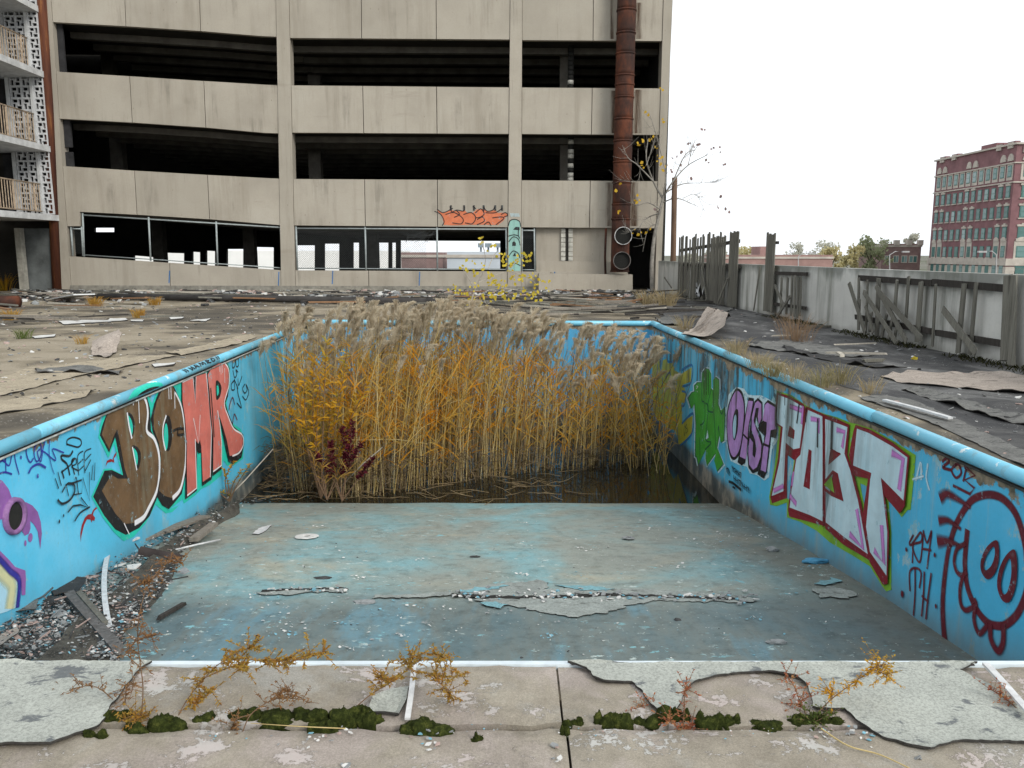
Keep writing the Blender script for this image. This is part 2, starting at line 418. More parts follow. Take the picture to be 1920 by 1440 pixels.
def coping_mat():
    m = NT('coping_blue_enamel', 0.38, 0.5)
    a = m.noise(1.1, 6, 0.65); b = m.noise(14, 8, 0.72)
    c = m.ramp(a, [(0.35, (0.13, 0.46, 0.62)), (0.6, (0.20, 0.54, 0.70)), (0.75, (0.36, 0.65, 0.76))])
    pl_ = m.noise(3.5, 10, 0.74, m.scale(off=(9, 2, 1)))
    c = m.mix(m.step(pl_, 0.60, 0.61), c, (0.66, 0.75, 0.76))
    c = m.mix(m.math('MULTIPLY', m.step(m.noise(4, 9, 0.78, m.scale(off=(4, 4, 4))), 0.54, 0.68), 0.65), c, (0.20, 0.23, 0.21))
    m.color(c); m.bump(b, 0.25, 0.003)
    return m.mat
M_DECK, M_MEMB, M_SLAB = concrete_deck(), membrane_mat(), slab_mat()
M_WALL_L, M_WALL_R = pool_paint('pool_wall_paint_pale', 0.22, (0.10, 0.54, 0.80)), pool_paint('pool_wall_paint_stained', 0.95)
M_WALL_F = pool_paint('pool_wall_paint_deep', 0.35, (0.07, 0.40, 0.70))
M_PFLOOR, M_COPING = pool_floor_mat(), coping_mat()
M_DARK = simple('dark_gap', (0.02, 0.02, 0.018), 0.3, 20, bump=0)

# ---------------- street level ground, far below the roof deck
g = MB(); g.add([(-1500, -300, -7), (1500, -300, -7), (1500, 2500, -7), (-1500, 2500, -7)], [(0, 1, 2, 3)])
m = NT('street_ground', 0.95, 0.1)
m.color(m.ramp(m.noise(0.02, 8, 0.7), [(0.4, (0.10, 0.11, 0.07)), (0.6, (0.20, 0.19, 0.17))]))
props(g.build('ground', m.mat), kind='structure')

# ---------------- roof deck (U round the pool) and the concrete slabs in front of the pool
d = MB()
ol, orr = 0.05, 0.05
u = [(-26, 2.80), (lx(2.8) - ol, 2.80), (lx(FYL) - ol, FYL + 0.05), (rx(FYR) + orr, FYR + 0.05), (rx(2.8) + orr, 2.80), (7.4, 2.80), (7.4, 40), (-26, 40)]
pts = [Vector((x, y, 0)) for x, y in u]
d.add(pts, [t for t in tessellate_polygon([pts])])
deck = props(d.build('deck', M_DECK, fix=True), kind='structure')
for p in deck.data.polygons:
    pass
def slab(name, x0, x1, y0, y1, z, th=0.12, bev=0.012, parent=None, mat=None):
    """a cast slab with chipped arrises"""
    nx_, ny_ = max(4, int((x1 - x0) / 0.05)), max(4, int((y1 - y0) / 0.05))
    s = MB(); vs_, fs = [], []
    for j in range(ny_ + 1):
        for i in range(nx_ + 1):
            x, y = x0 + (x1 - x0) * i / nx_, y0 + (y1 - y0) * j / ny_
            e = min(i, nx_ - i, j, ny_ - j)
            zz = z + 0.003 * nz(x * 3, y * 3, 1) - (bev * (0.7 + 0.8 * nz(x * 11, y * 11, 5)) if e == 0 else 0)
            if e == 0:
                jx, jy = 0.012 * nz(x * 9, y * 9, 9), 0.012 * nz(x * 9, y * 9, 19)
                x += jx if 0 < i < nx_ else 0; y += jy if 0 < j < ny_ or True else 0
            vs_.append((x, y, zz))
    for j in range(ny_):
        for i in range(nx_):
            q = j * (nx_ + 1) + i
            fs.append((q, q + 1, q + nx_ + 2, q + nx_ + 1))
    ring = [i for i in range(nx_ + 1)] + [j * (nx_ + 1) + nx_ for j in range(1, ny_ + 1)] + [ny_ * (nx_ + 1) + i for i in range(nx_ - 1, -1, -1)] + [j * (nx_ + 1) for j in range(ny_ - 1, 0, -1)]
    b = len(vs_)
    vs_ += [(vs_[k][0], vs_[k][1], z - th) for k in ring]
    n = len(ring)
    fs += [(ring[i], b + i, b + (i + 1) % n, ring[(i + 1) % n]) for i in range(n)]
    s.add(vs_, fs, smooth=False)
    return s.build(name, mat or M_SLAB, parent)
JY = 2.435                                               # the mossy joint
JX = 0.165                                               # joint across
slab('deck_slab', -2.6, JX - 0.004, JY + 0.012, 2.822, 0.004, parent=deck)
slab('deck_slab', JX + 0.004, 2.6, JY + 0.010, 2.822, 0.000, parent=deck)
slab('deck_slab', -2.6, JX + 0.006, 1.2, JY - 0.010, -0.004, parent=deck)
slab('deck_slab', JX + 0.014, 2.6, 1.2, JY - 0.012, -0.001, parent=deck)
j = MB(); j.add([(-8, -4, -0.05), (7.4, -4, -0.05), (7.4, 2.80, -0.05), (-8, 2.80, -0.05)], [(0, 1, 2, 3)])
j.build('joint_bed', simple('joint_soil', (0.045, 0.04, 0.03), 0.4, 60), deck)

# dark roofing membrane over the deck right of the pool
d = MB()
left = [(rx(2.8) + 0.42, 2.8)]
for i in range(1, 60):
    y = 2.8 + i * 0.4
    left.append((rx(min(y, 18)) + 0.40 + 0.16 * nz(y * 1.1, 3) + (max(0, y - 18) * 0.05) - (1.2 * max(0, y - 20) * 0.2 if y > 20 else 0), y))
loop = [Vector((x, y, 0.005)) for x, y in left] + [Vector((6.2, 27, 0.005)), Vector((7.0, 2.8, 0.005))]
d.add(loop, [t for t in tessellate_polygon([loop])])
membrane = props(d.build('roof_membrane', M_MEMB, fix=True), kind='structure')

# ---------------- the pool
pool = empty('swimming_pool', (-0.5, 10, 0), 'drained pale blue outdoor swimming pool covered in graffiti', 'swimming pool')
def wall(name, pl, u0, u1, mat, bottom, off=0.0):
    w = MB(); n = 60
    f, b = [], []
    for i in range(n + 1):
        u_ = u0 + (u1 - u0) * i / n
        f.append(pl.P(u_, -0.02, off))
    for i in range(n, -1, -1):
        u_ = u0 + (u1 - u0) * i / n
        f.append(pl.P(u_, bottom(u_), off))
    bk = [p - pl.n * 0.22 for p in f]
    w.prism(f, bk)
    return w.build(name, mat, pool, fix=True)
wl_o = wall('pool_wall', WL, 0.0, (Vector((lx(FYL), FYL, 0)) - WL.a).length, M_WALL_L, lambda u_: floor_z(2.8 + u_) - 0.15)
wr_o = wall('pool_wall', WR, 0.0, (Vector((rx(FYR), FYR, 0)) - WR.a).length, M_WALL_R, lambda u_: floor_z(2.8 + u_) - 0.15)
wf_o = wall('pool_wall', WF, 0.004, (Vector((rx(FYR), FYR, 0)) - WF.a).length - 0.004, M_WALL_F, lambda u_: -3.5)
WN = Plane((lx(NY), NY - 0.02), (rx(NY), NY - 0.02), flip=True)
wn_o = wall('pool_wall', WN, 0.004, (rx(NY) - lx(NY)) - 0.004, M_WALL_R, lambda u_: -1.4)
fl = MB(); vs_, fs = [], []
NXF, NYF = 60, 120
for j in range(NYF + 1):
    y = 2.84 + (18.25 - 2.84) * j / NYF
    for i in range(NXF + 1):
        x = lx(y) + (rx(y) - lx(y)) * i / NXF
        vs_.append((x, y, floor_z(y) + 0.012 * nz(x * 0.9, y * 0.9, 3)))
for j in range(NYF):
    for i in range(NXF):
        q = j * (NXF + 1) + i; fs.append((q, q + 1, q + NXF + 2, q + NXF + 1))
fl.add(vs_, fs, smooth=True)
pfloor = fl.build('pool_floor', M_PFLOOR, pool)

# rolled coping, cast in lengths
def coping_run(a, b, first, step, r=0.058, z=-0.028):
    a, b = Vector(a), Vector(b); L = (b - a).length; dd = (b - a).normalized(); t = -first
    while t < L:
        s0, s1 = max(0.0, t), min(L, t + step)
        if s1 - s0 > 0.05:
            jit = Vector((random.uniform(-.007, .007), 0, random.uniform(-.007, .005)))
            p0, p1 = a + dd * (s0 + 0.009) + jit, a + dd * (s1 - 0.009) + jit
            c = MB()
            k = 0.012
            c.tube([p + Vector((0, 0, z)) for p in (p0, p0 + dd * k, p1 - dd * k, p1)], [r - 0.012, r, r, r - 0.012], 20)
            c.build('coping', M_COPING, pool)
        t += step
coping_run((lx(2.9), 2.9, 0), (lx(FYL), FYL, 0), 0.9, 2.45)
coping_run((rx(2.9), 2.9, 0), (rx(FYR), FYR, 0), 0.2, 2.45)
coping_run((lx(FYL), FYL, 0), (rx(FYR), FYR, 0), 0.6, 2.45)
NYC = 2.845
c = MB()
# near coping: a flat white metal edge seen from above
M_WHITE_METAL = simple('white_metal_edge', (0.62, 0.70, 0.74), 0.15, 9, 0.45, 0.5, 0.15)
for x0, x1 in ((-3.9, -1.0), (-1.0, 0.28), (0.28, 1.55), (1.55, 3.45)):
    c = MB(); c.prism([Vector((x0 + .003, NYC - .018, 0.002)), Vector((x1 - .003, NYC - .018, 0.002)), Vector((x1 - .003, NYC - .018, -.09)), Vector((x0 + .003, NYC - .018, -.09))],
                      [Vector((x0 + .003, NYC + .014, -0.001)), Vector((x1 - .003, NYC + .014, -0.001)), Vector((x1 - .003, NYC + .014, -.09)), Vector((x0 + .003, NYC + .014, -.09))])
    c.build('coping', M_WHITE_METAL, pool, fix=True)
# thin metal drip strip under the side copings
for pl, L, zs, tint in ((WL, 15.3, -0.112, (0.34, 0.35, 0.33)), (WR, 15.0, -0.098, (0.05, 0.05, 0.045))):
    c = MB(); u_ = 0.1
    while u_ < L:
        u2 = min(L, u_ + 3.0)
        c.tube([pl.P(u_, zs, 0.022), pl.P(u2 - 0.01, zs, 0.022)], 0.010, 6); u_ = u2
    c.build('drip_strip', simple('drip_strip_metal', tint, 0.5, 12, 0.5), pool)
    c = MB(); c.prism([pl.P(0.1, -0.02, 0.02), pl.P(L, -0.02, 0.02), pl.P(L, zs + .004, 0.02), pl.P(0.1, zs + .004, 0.02)], [pl.P(0.1, -0.02, 0.001), pl.P(L, -0.02, 0.001), pl.P(L, zs + .004, 0.001), pl.P(0.1, zs + .004, 0.001)])
    c.build('coping_dark_strip', M_DARK, pool, fix=True)  # dark strip drawn along the underside of the coping

# ---------------- standing water in the deep end
w = MB(); y0 = 12.2
w.add([(lx(y0) + .01, y0, WATER_Z), (rx(y0) - .01, y0, WATER_Z), (rx(FYR) - .01, FYR - .01, WATER_Z), (lx(FYL) + .01, FYL - .01, WATER_Z)], [(0, 1, 2, 3)])
m = NT('murky_water', 0.06, 0.5)
m.color(m.ramp(m.noise(1.2, 5), [(0.4, (0.010, 0.009, 0.006)), (0.7, (0.022, 0.019, 0.012))]))
m.bump(m.noise(3.5, 4, 0.5, m.scale(k=(1, 0.5, 1))), 0.06, 0.02)
props(w.build('water', m.mat), kind='structure')
# ================================================================ GRAFFITI on the pool walls (flat paint, laid on the walls)
def spray(name, c, var=0.18, flake=0.0, streak=0.0, streak_c=(0.1, 0.09, 0.07), rough=0.55):
    m = NT('spray_' + name, rough, 0.35)
    f = m.noise(2.4, 9, 0.72)
    col = m.ramp(f, [(0.33, tuple(q * (1 - var) for q in c)), (0.67, tuple(min(1, q * (1 + var)) for q in c))])
    if streak:
        sv = m.noise(4.0, 7, 0.7, m.scale(k=(1, 1, 0.09)), 0.1)
        col = m.mix(m.math('MULTIPLY', m.step(sv, 0.5, 0.68), streak), col, streak_c)
    X, Y, Z = m.xyz()                            # the same run-off streaks as on the wall beneath, and chalking
    sv = m.noise(2.6, 7, 0.7, m.scale(k=(1.0, 1.0, 0.07)), 0.15); sm_ = m.noise(0.9, 4, 0.6, m.scale(k=(1, 1, 0.5), off=(2, 8, 1)))
    zone = m.math('MULTIPLY', m.step(X, 0.0, 0.1), m.step(m.math('ADD', Y, m.math('MULTIPLY', sm_, 3.0)), 8.6, 11.0))
    s1 = m.math('MULTIPLY', m.step(sv, 0.50, 0.60), m.math('MULTIPLY', m.step(m.math('ADD', Z, m.math('MULTIPLY', sm_, 1.9)), -0.35, 0.45), zone))
    col = m.mix(m.math('MULTIPLY', s1, 0.85), col, (0.06, 0.06, 0.048))
    pe = m.step(m.noise(7, 10, 0.76, m.scale(off=(2, 11, 5))), 0.61, 0.625)      # paint flaked off
    col = m.mix(m.math('MULTIPLY', pe, 0.7), col, (0.22, 0.40, 0.46))
    ck = m.step(m.noise(16, 8, 0.75), 0.55, 0.75)
    col = m.mix(m.math('MULTIPLY', ck, 0.22), col, (0.40, 0.50, 0.52))
    m.color(col)
    cov = m.attr('cov')
    if flake:
        fl_ = m.noise(11, 8, 0.72, m.scale(off=(3, 1, 7)))
        cov = m.math('MULTIPLY', cov, m.step(fl_, 0.36 + flake * 0.2 - 0.03, 0.36 + flake * 0.2))
    m.alpha(cov)
    return m.mat
S = {
 'turq': spray('turquoise', (0.02, 0.55, 0.42), 0.15, 0.15), 'black': spray('black', (0.012, 0.012, 0.014), 0.3),
 'brown': spray('brown', (0.14, 0.082, 0.04), 0.4, 0, 0.8, (0.21, 0.20, 0.14)), 'white': spray('white', (0.78, 0.78, 0.80), 0.08),
 'salmon': spray('salmon', (0.58, 0.155, 0.125), 0.2, 0, 0.35, (0.68, 0.29, 0.25)), 'navy': spray('navy', (0.03, 0.03, 0.28), 0.2),
 'red': spray('red', (0.30, 0.015, 0.02), 0.2), 'maroon': spray('maroon', (0.11, 0.008, 0.018), 0.25), 'purple': spray('purple', (0.27, 0.11, 0.36), 0.22),
 'lilac': spray('lilac', (0.40, 0.23, 0.52), 0.35, 0, 0.5, (0.52, 0.24, 0.50)), 'pale': spray('pale_blue_white', (0.50, 0.66, 0.72), 0.14, 0, 0.5, (0.30, 0.56, 0.66)),
 'crimson': spray('crimson', (0.20, 0.008, 0.018), 0.2), 'lime': spray('lime', (0.19, 0.42, 0.03), 0.25, 0.1), 'green': spray('green', (0.055, 0.33, 0.035), 0.22, 0, 0.25, (0.05, 0.20, 0.04)),
 'dgreen': spray('dark_green', (0.012, 0.09, 0.06), 0.25), 'yellow': spray('yellow', (0.42, 0.40, 0.035), 0.3, 0, 0.4, (0.24, 0.30, 0.10)), 'blue': spray('blue', (0.02, 0.16, 0.42), 0.25),
 'pink': spray('pink', (0.55, 0.20, 0.55), 0.2), 'cream': spray('cream', (0.62, 0.62, 0.36), 0.15), 'ice': spray('ice', (0.40, 0.66, 0.80), 0.12),
 'whiteblue': spray('white_halo', (0.52, 0.70, 0.76), 0.12, 0.35), 'orange': spray('orange', (0.56, 0.16, 0.07), 0.2), 'seagreen': spray('sea_green', (0.25, 0.45, 0.40), 0.12),
}
SK = list(S)
class Zm:                                     # an enlarged view of the photograph: its own pixels -> photo pixels
    def __init__(s, ox, oy, k): s.o = (ox, oy, k)
    def __call__(s, x, y): return (s.o[0] + x / s.o[2], s.o[1] + y / s.o[2])
class Graf:
    def __init__(s, plane, z=None):
        s.p, s.z, s.mb, s.k, s.used = plane, z, MB(), 0, []
    def mi(s, c):
        if c not in s.used: s.used.append(c)
        return s.used.index(c)
    def uv(s, pts, z=None):
        z = z or s.z
        return [Vector((*s.p.uv(*(z(*q) if z else q)), 0)) for q in pts]
    def off(s): s.k += 1; return 0.003 + 0.0007 * s.k
    def poly(s, c, pts, holes=(), z=None, smooth=False):
        loops = [s.uv(pts, z)] + [s.uv(h, z) for h in holes]
        if smooth: loops = [catmull(l, 5, True) for l in loops]
        tri = tessellate_polygon(loops); fl_ = [q for l in loops for q in l]; o = s.off()
        s.mb.add([s.p.P(q.x, q.y, o) for q in fl_], tri, s.mi(c)); return s
    def oval(s, c, x, y, rx_, ry_, tilt=0.0, z=None, inner=None):
        def ring(a, b): return [(x + a * math.cos(t) * math.cos(tilt) - b * math.sin(t) * math.sin(tilt), y + a * math.cos(t) * math.sin(tilt) + b * math.sin(t) * math.cos(tilt)) for t in [i * math.pi / 14 for i in range(28)]]
        return s.poly(c, ring(rx_, ry_), [ring(*inner)] if inner else (), z)
    def line(s, c, pts, w, z=None, w1=None, smooth=True, soft=0.4, closed=False):
        q = s.uv(pts, z)
        if smooth and len(q) > 2: q = catmull(q, 7, closed)
        if closed: q = q + [q[0]]
        n = len(q); vs_, cv, fs = [], [], []; o = s.off()
        for i, p in enumerate(q):
            a, b = q[max(0, i - 1)], q[min(n - 1, i + 1)]
            if closed and i in (0, n - 1): a, b = q[-2], q[1]
            d_ = (b - a); d_ = d_.normalized() if d_.length > 1e-7 else Vector((1, 0, 0))
            nn = Vector((-d_.y, d_.x, 0)); ww = w + ((w1 if w1 is not None else w) - w) * i / max(1, n - 1)
            e = -d_ * (ww * 0.4) if (i == 0 and not closed) else d_ * (ww * 0.4) if (i == n - 1 and not closed) else Vector((0, 0, 0))
            h = ww / 2
            for kk, cc in ((-h * (1 + soft), 0.0), (-h * (1 - soft), 1.0), (h * (1 - soft), 1.0), (h * (1 + soft), 0.0)):
                r = p + nn * kk + e; vs_.append(s.p.P(r.x, r.y, o)); cv.append(cc)
        for i in range(n - 1):
            for kk in range(3): fs.append((i * 4 + kk, i * 4 + kk + 1, i * 4 + kk + 5, i * 4 + kk + 4))
        s.mb.add(vs_, fs, s.mi(c), cv); return s
    def dot(s, c, x, y, r, z=None):
        q = s.uv([(x, y)], z)[0]; n = 14; o = s.off()
        vs_ = [s.p.P(q.x, q.y, o)] + [s.p.P(q.x + k_ * r * math.cos(i * 2 * math.pi / n), q.y + k_ * 1.25 * r * math.sin(i * 2 * math.pi / n), o) for k_ in (0.75, 1.25) for i in range(n)]
        fs = [(0, 1 + i, 1 + (i + 1) % n) for i in range(n)] + [(1 + i, 1 + n + i, 1 + n + (i + 1) % n, 1 + (i + 1) % n) for i in range(n)]
        s.mb.add(vs_, fs, s.mi(c), [1.0] * (n + 1) + [0.0] * n); return s
    def done(s, name, parent, label):
        return s.mb.build(name, [S[c] for c in s.used], parent, label=label, cov=True)

# ---------------- left wall
Z1, Z2, Z3, Z4 = Zm(160, 660, 4), Zm(300, 660, 4.8), Zm(0, 800, 7.2), Zm(0, 880, 5.142)
def cv(z, pts): return [z(*q) for q in pts]
g = Graf(WL)
g.poly('turq', cv(Z1, [(285, 330), (190, 395), (140, 450), (105, 560), (95, 640), (170, 795), (213, 690), (268, 915), (190, 873), (135, 878), (42, 1085), (130, 1245), (215, 1355), (285, 1418), (360, 1385), (450, 1285), (525, 1145), (600, 1210), (650, 1200), (700, 1150)])
       + cv(Z2, [(60, 1425), (120, 1390), (200, 1325), (212, 1365), (320, 1285), (370, 1232), (440, 1200), (550, 1110), (565, 970), (600, 1022), (660, 1022), (745, 960), (755, 800), (725, 695), (645, 635), (615, 560), (598, 460), (626, 300), (628, 140), (600, 75), (480, 100), (420, 150), (300, 205), (190, 262), (120, 262), (20, 290)])
       + cv(Z1, [(600, 245), (545, 275), (500, 385), (470, 320), (400, 300)]))
g.done('graffiti_halo', wl_o, 'turquoise halo sprayed round the large word BOMR')
g = Graf(WL, Z1); g.k = 2
g.poly('black', [(400, 300), (230, 372), (165, 440), (120, 560), (105, 625), (175, 755), (220, 640), (280, 925), (195, 885), (140, 890), (55, 1085), (140, 1230), (220, 1330), (300, 1372), (400, 1320), (480, 1230), (540, 1080), (560, 900), (557, 780), (525, 660), (490, 590), (482, 420), (455, 320)])
g.poly('brown', [(395, 300), (440, 340), (465, 430), (455, 580), (475, 600), (520, 660), (548, 780), (552, 900), (530, 1020), (480, 1140), (420, 1230), (370, 1280), (290, 1290), (220, 1210), (160, 1110), (120, 1040), (190, 920), (240, 950), (315, 950), (290, 870), (260, 700), (235, 580), (205, 640), (175, 730), (120, 620), (150, 500), (200, 400), (260, 362)])
g.poly('black', [(310, 465), (345, 470), (365, 530), (360, 600), (345, 650), (325, 600)], smooth=True)
g.poly('turq', [(318, 480), (342, 515), (352, 570), (345, 620), (335, 610)], smooth=True)
g.poly('black', [(345, 710), (380, 710), (410, 760), (402, 850), (380, 885), (362, 820)], smooth=True)
g.poly('turq', [(355, 725), (380, 750), (388, 800), (382, 850), (372, 820)], smooth=True)
g.line('white', [(395, 300), (445, 360), (463, 460), (455, 590), (510, 650), (545, 760), (550, 900), (530, 1040), (470, 1170), (430, 1240), (370, 1280)], 0.04, w1=0.06, soft=.2)
g.line('white', [(308, 462), (322, 560), (341, 642)], .03, soft=.2); g.line('white', [(347, 718), (362, 800), (378, 880)], .025, soft=.2)
g.line('white', [(355, 320), (352, 395)], .018); g.line('white', [(390, 330), (398, 530)], .018); g.line('white', [(282, 1285), (320, 1365)], .014)
g.done('graffiti_letter', wl_o, 'brown bubble letter B with black shadow and white highlight')
g = Graf(WL); g.k = 9
O_b = cv(Z1, [(620, 245), (560, 265), (510, 390), (485, 500), (500, 600), (540, 690), (560, 800), (555, 930), (530, 1080), (570, 1150), (620, 1178)]) + cv(Z2, [(110, 1372), (190, 1275), (224, 1100), (234, 850), (217, 620), (172, 430), (120, 315)])
g.poly('black', O_b)
g.poly('brown', cv(Z1, [(625, 260), (575, 275), (530, 370), (505, 480), (508, 580), (545, 680), (560, 780), (560, 920), (545, 1040), (590, 1080), (640, 1095)]) + cv(Z2, [(100, 1315), (170, 1230), (205, 1090), (220, 880), (205, 640), (170, 470), (130, 360), (100, 300)]))
g.oval('black', 612, 610, 32, 135, 0, Z1); g.oval('turq', 598, 635, 16, 100, 0, Z1)
g.line('white', cv(Z2, [(130, 370), (180, 480), (210, 650), (225, 850), (215, 1050), (175, 1230), (110, 1310)]), .03, w1=.06, soft=.2)
g.line('white', cv(Z1, [(597, 480), (575, 560), (575, 650), (592, 735)]), .03, soft=.2)
for x, y0_, y1_ in ((616, 265, 350), (632, 255, 350), (660, 300, 420)): g.line('white', cv(Z1, [(x, y0_), (x + 3, y1_)]), .018)
g.line('black', cv(Z2, [(110, 710), (150, 690), (200, 690)]), .03); g.line('black', cv(Z2, [(150, 700), (150, 745), (200, 740)]), .03)
g.done('graffiti_letter', wl_o, 'brown bubble letter O with turquoise slot in the middle')
g = Graf(WL, Z2); g.k = 16
g.poly('black', [(185, 275), (285, 225), (310, 215), (408, 185), (440, 380), (460, 640), (470, 780), (457, 1145), (370, 1207), (362, 905), (338, 912), (324, 880), (322, 1247), (218, 1327), (222, 1000), (226, 850), (208, 600), (184, 440)])
g.poly('salmon', [(190, 275), (285, 228), (308, 465), (313, 218), (405, 190), (425, 380), (445, 620), (452, 760), (440, 1125), (375, 1170), (362, 860), (350, 790), (335, 825), (305, 790), (318, 1225), (235, 1290), (230, 1000), (232, 850), (215, 600), (192, 440)])
g.line('white', [(405, 190), (427, 400), (447, 640), (451, 760), (442, 1120)], .026, soft=.2); g.line('white', [(285, 230), (308, 462), (313, 225)], .016, smooth=False, soft=.2)
g.line('white', [(290, 600), (335, 822), (350, 570)], .016, smooth=False); g.line('white', [(305, 790), (318, 1225), (235, 1290)], .026, smooth=False, soft=.2)
g.line('white', [(192, 270), (285, 226)], .02)
g.done('graffiti_letter', wl_o, 'salmon pink letter M outlined in black and white')
g = Graf(WL, Z2); g.k = 24
g.poly('black', [(408, 195), (450, 130), (530, 92), (590, 95), (614, 150), (614, 270), (600, 400), (576, 460), (602, 550), (652, 670), (737, 740), (745, 830), (722, 950), (650, 1007), (608, 985), (588, 900), (560, 760), (517, 560), (527, 650), (546, 1050), (462, 1117), (463, 800), (436, 540), (422, 350)])
g.poly('salmon', [(415, 205), (455, 140), (520, 103), (575, 102), (602, 140), (605, 260), (590, 380), (565, 460), (590, 560), (640, 680), (720, 742), (735, 800), (720, 880), (650, 930), (615, 935), (590, 800), (550, 660), (505, 530), (520, 640), (540, 820), (540, 1020), (465, 1072), (468, 800), (445, 540), (432, 350)])
g.poly('black', [(490, 265), (520, 270), (540, 320), (530, 390), (505, 430), (490, 410)], smooth=True); g.poly('turq', [(497, 290), (512, 310), (516, 360), (500, 392)], smooth=True)
g.line('white', [(575, 105), (605, 165), (606, 300), (566, 460), (600, 580), (650, 690), (725, 745), (737, 830), (700, 905), (640, 935)], .028, soft=.2)
g.line('white', [(505, 530), (525, 660), (540, 820), (540, 1020), (465, 1075)], .024, soft=.2, smooth=False)
for x, y0_, y1_ in ((520, 130, 175), (532, 120, 200), (545, 120, 185), (565, 150, 275)): g.line('white', [(x, y0_), (x + 2, y1_)], .014)
g.line('black', [(440, 330), (455, 520), (470, 760)], .03)
g.done('graffiti_letter', wl_o, 'salmon pink letter R with long curling leg by the reeds')
# black scribble beyond the R
g = Graf(WL, Z2)
for p in ([(650, 85), (650, 140), (670, 130), (680, 70), (685, 130), (705, 120), (706, 60)], [(655, 170), (670, 230), (690, 200), (680, 160), (700, 180)], [(670, 250), (640, 290), (645, 340), (670, 330), (665, 250), (700, 330)], [(700, 240), (705, 300), (735, 220)], [(760, 290), (740, 330), (760, 370), (780, 340), (770, 290), (795, 360), (770, 430), (740, 400)], [(690, 300), (700, 380), (730, 500), (690, 460)]): g.line('black', p, .022)
g.line('maroon', [(618, 520), (625, 470), (650, 410), (668, 470)], .024); g.line('maroon', [(650, 640), (665, 560), (690, 610)], .024)
g.done('graffiti_tag', wl_o, 'thin black scribbled tag between the letter R and reeds')
# navy and black tags
g = Graf(WL, Z3)
g.line('navy', [(-40, 520), (5, 340), (10, 420), (60, 470), (65, 330), (75, 620)], 0.0134); g.line('navy', [(-30, 490), (40, 460), (120, 520), (175, 280), (200, 450), (250, 640)], 0.0134)
g.line('navy', [(-30, 640), (60, 615), (150, 640)], 0.0152); g.dot('navy', 275, 415, 0.0125)
g.line('navy', [(405, 270), (370, 240), (345, 330), (370, 440), (405, 480), (440, 430)], 0.0143)
g.line('navy', [(520, 200), (460, 280), (455, 400), (490, 470), (540, 400), (550, 280), (520, 200)], 0.0134); g.line('navy', [(530, 300), (495, 350), (540, 470), (570, 300), (600, 180)], 0.0134)
g.line('navy', [(545, 320), (600, 350), (720, 450), (740, 430), (700, 300), (850, 350)], 0.0125); g.line('navy', [(660, 150), (650, 350), (680, 520), (720, 640)], 0.0125, w1=0.0067)
g.line('navy', [(375, 620), (420, 545), (510, 505), (600, 550)], 0.0201); g.dot('navy', 495, 665, 0.0156)
g.done('graffiti_tag', wl_o, 'dark blue marker tag reading AM CQH')
g = Graf(WL, Z3)
g.line('black', [(900, 240), (905, 180), (980, 145), (1075, 170), (1095, 230), (1050, 275), (960, 255), (895, 235)], 0.0161)
g.line('black', [(975, 335), (930, 395), (830, 390), (830, 440), (900, 510), (935, 645)], 0.0223); g.line('black', [(825, 615), (950, 510), (1000, 430), (960, 470), (1000, 640)], 0.0161); g.line('black', [(830, 600), (855, 690)], 0.0201)
g.line('black', [(960, 470), (1015, 430), (1020, 500), (960, 540), (1040, 590)], 0.0134)
g.line('black', [(1110, 330), (1040, 400), (1055, 650)], 0.0125); g.line('black', [(1050, 500), (1110, 440)], 0.0116); g.line('black', [(1055, 590), (1130, 520)], 0.0116)
g.line('black', [(1215, 295), (1130, 360), (1135, 620)], 0.0125); g.line('black', [(1135, 460), (1215, 370)], 0.0116); g.line('black', [(1140, 590), (1210, 450)], 0.0125)
for p in ([(730, 700), (775, 830)], [(765, 615), (810, 790)], [(1235, 520), (1220, 710)], [(1265, 490), (1255, 720)]): g.line('black', p, 0.0098, w1=0.0134)
g.line('black', [(820, 880), (890, 770), (960, 760), (1080, 720)], 0.0161); g.line('black', [(870, 780), (905, 930)], 0.0134); g.line('black', [(900, 770), (975, 780), (985, 880), (920, 990), (820, 1040), (760, 990)], 0.0223); g.line('black', [(1010, 690), (1035, 900)], 0.0143)
g.line('black', [(960, 920), (1080, 900), (1095, 690), (1185, 1000), (1185, 620)], 0.0125, smooth=False); g.dot('black', 995, 690, 0.0089)
g.line('black', [(895, 1150), (960, 1070), (1060, 1055), (1180, 1100), (1070, 960)], 0.0161, smooth=False); g.line('black', [(985, 1270), (1060, 1160), (1185, 1085)], 0.0179); g.dot('black', 830, 1200, 0.0116); g.dot('black', 770, 1280, 0.0143)
g.done('graffiti_tag', wl_o, 'black brush tag reading FREE DIN above an arrow')
g = Graf(WL, Z3)
g.poly('red', [(1080, 1440), (1100, 1330), (1140, 1230), (1185, 1185), (1230, 1180), (1250, 1130), (1290, 1085), (1310, 1100), (1265, 1140), (1250, 1190), (1280, 1230), (1270, 1270), (1240, 1265), (1232, 1300), (1220, 1255), (1170, 1250), (1130, 1330), (1095, 1470), (1085, 1560)])
g.poly('red', cv(Z1, [(148, 860), (160, 815), (190, 800), (200, 810), (215, 770), (235, 745), (225, 780), (210, 800), (215, 830), (195, 822), (165, 830)]), z=lambda x, y: (x, y))
g.done('graffiti_mark', wl_o, 'small dark red swooping marks beside the letter B')
g = Graf(WL, Z4)
g.poly('purple', [(-230, 330), (-190, 180), (-110, 100), (-40, 85), (20, 110), (80, 190), (115, 290), (150, 320), (200, 310), (250, 318), (310, 350), (360, 410), (390, 510), (400, 620), (385, 770), (360, 600), (330, 540), (288, 495), (290, 570), (275, 620), (235, 640), (210, 600), (205, 540), (180, 560), (110, 570), (60, 520), (20, 480), (-30, 490), (-60, 600), (-100, 640), (-120, 560), (-160, 640), (-215, 900), (-240, 560)])
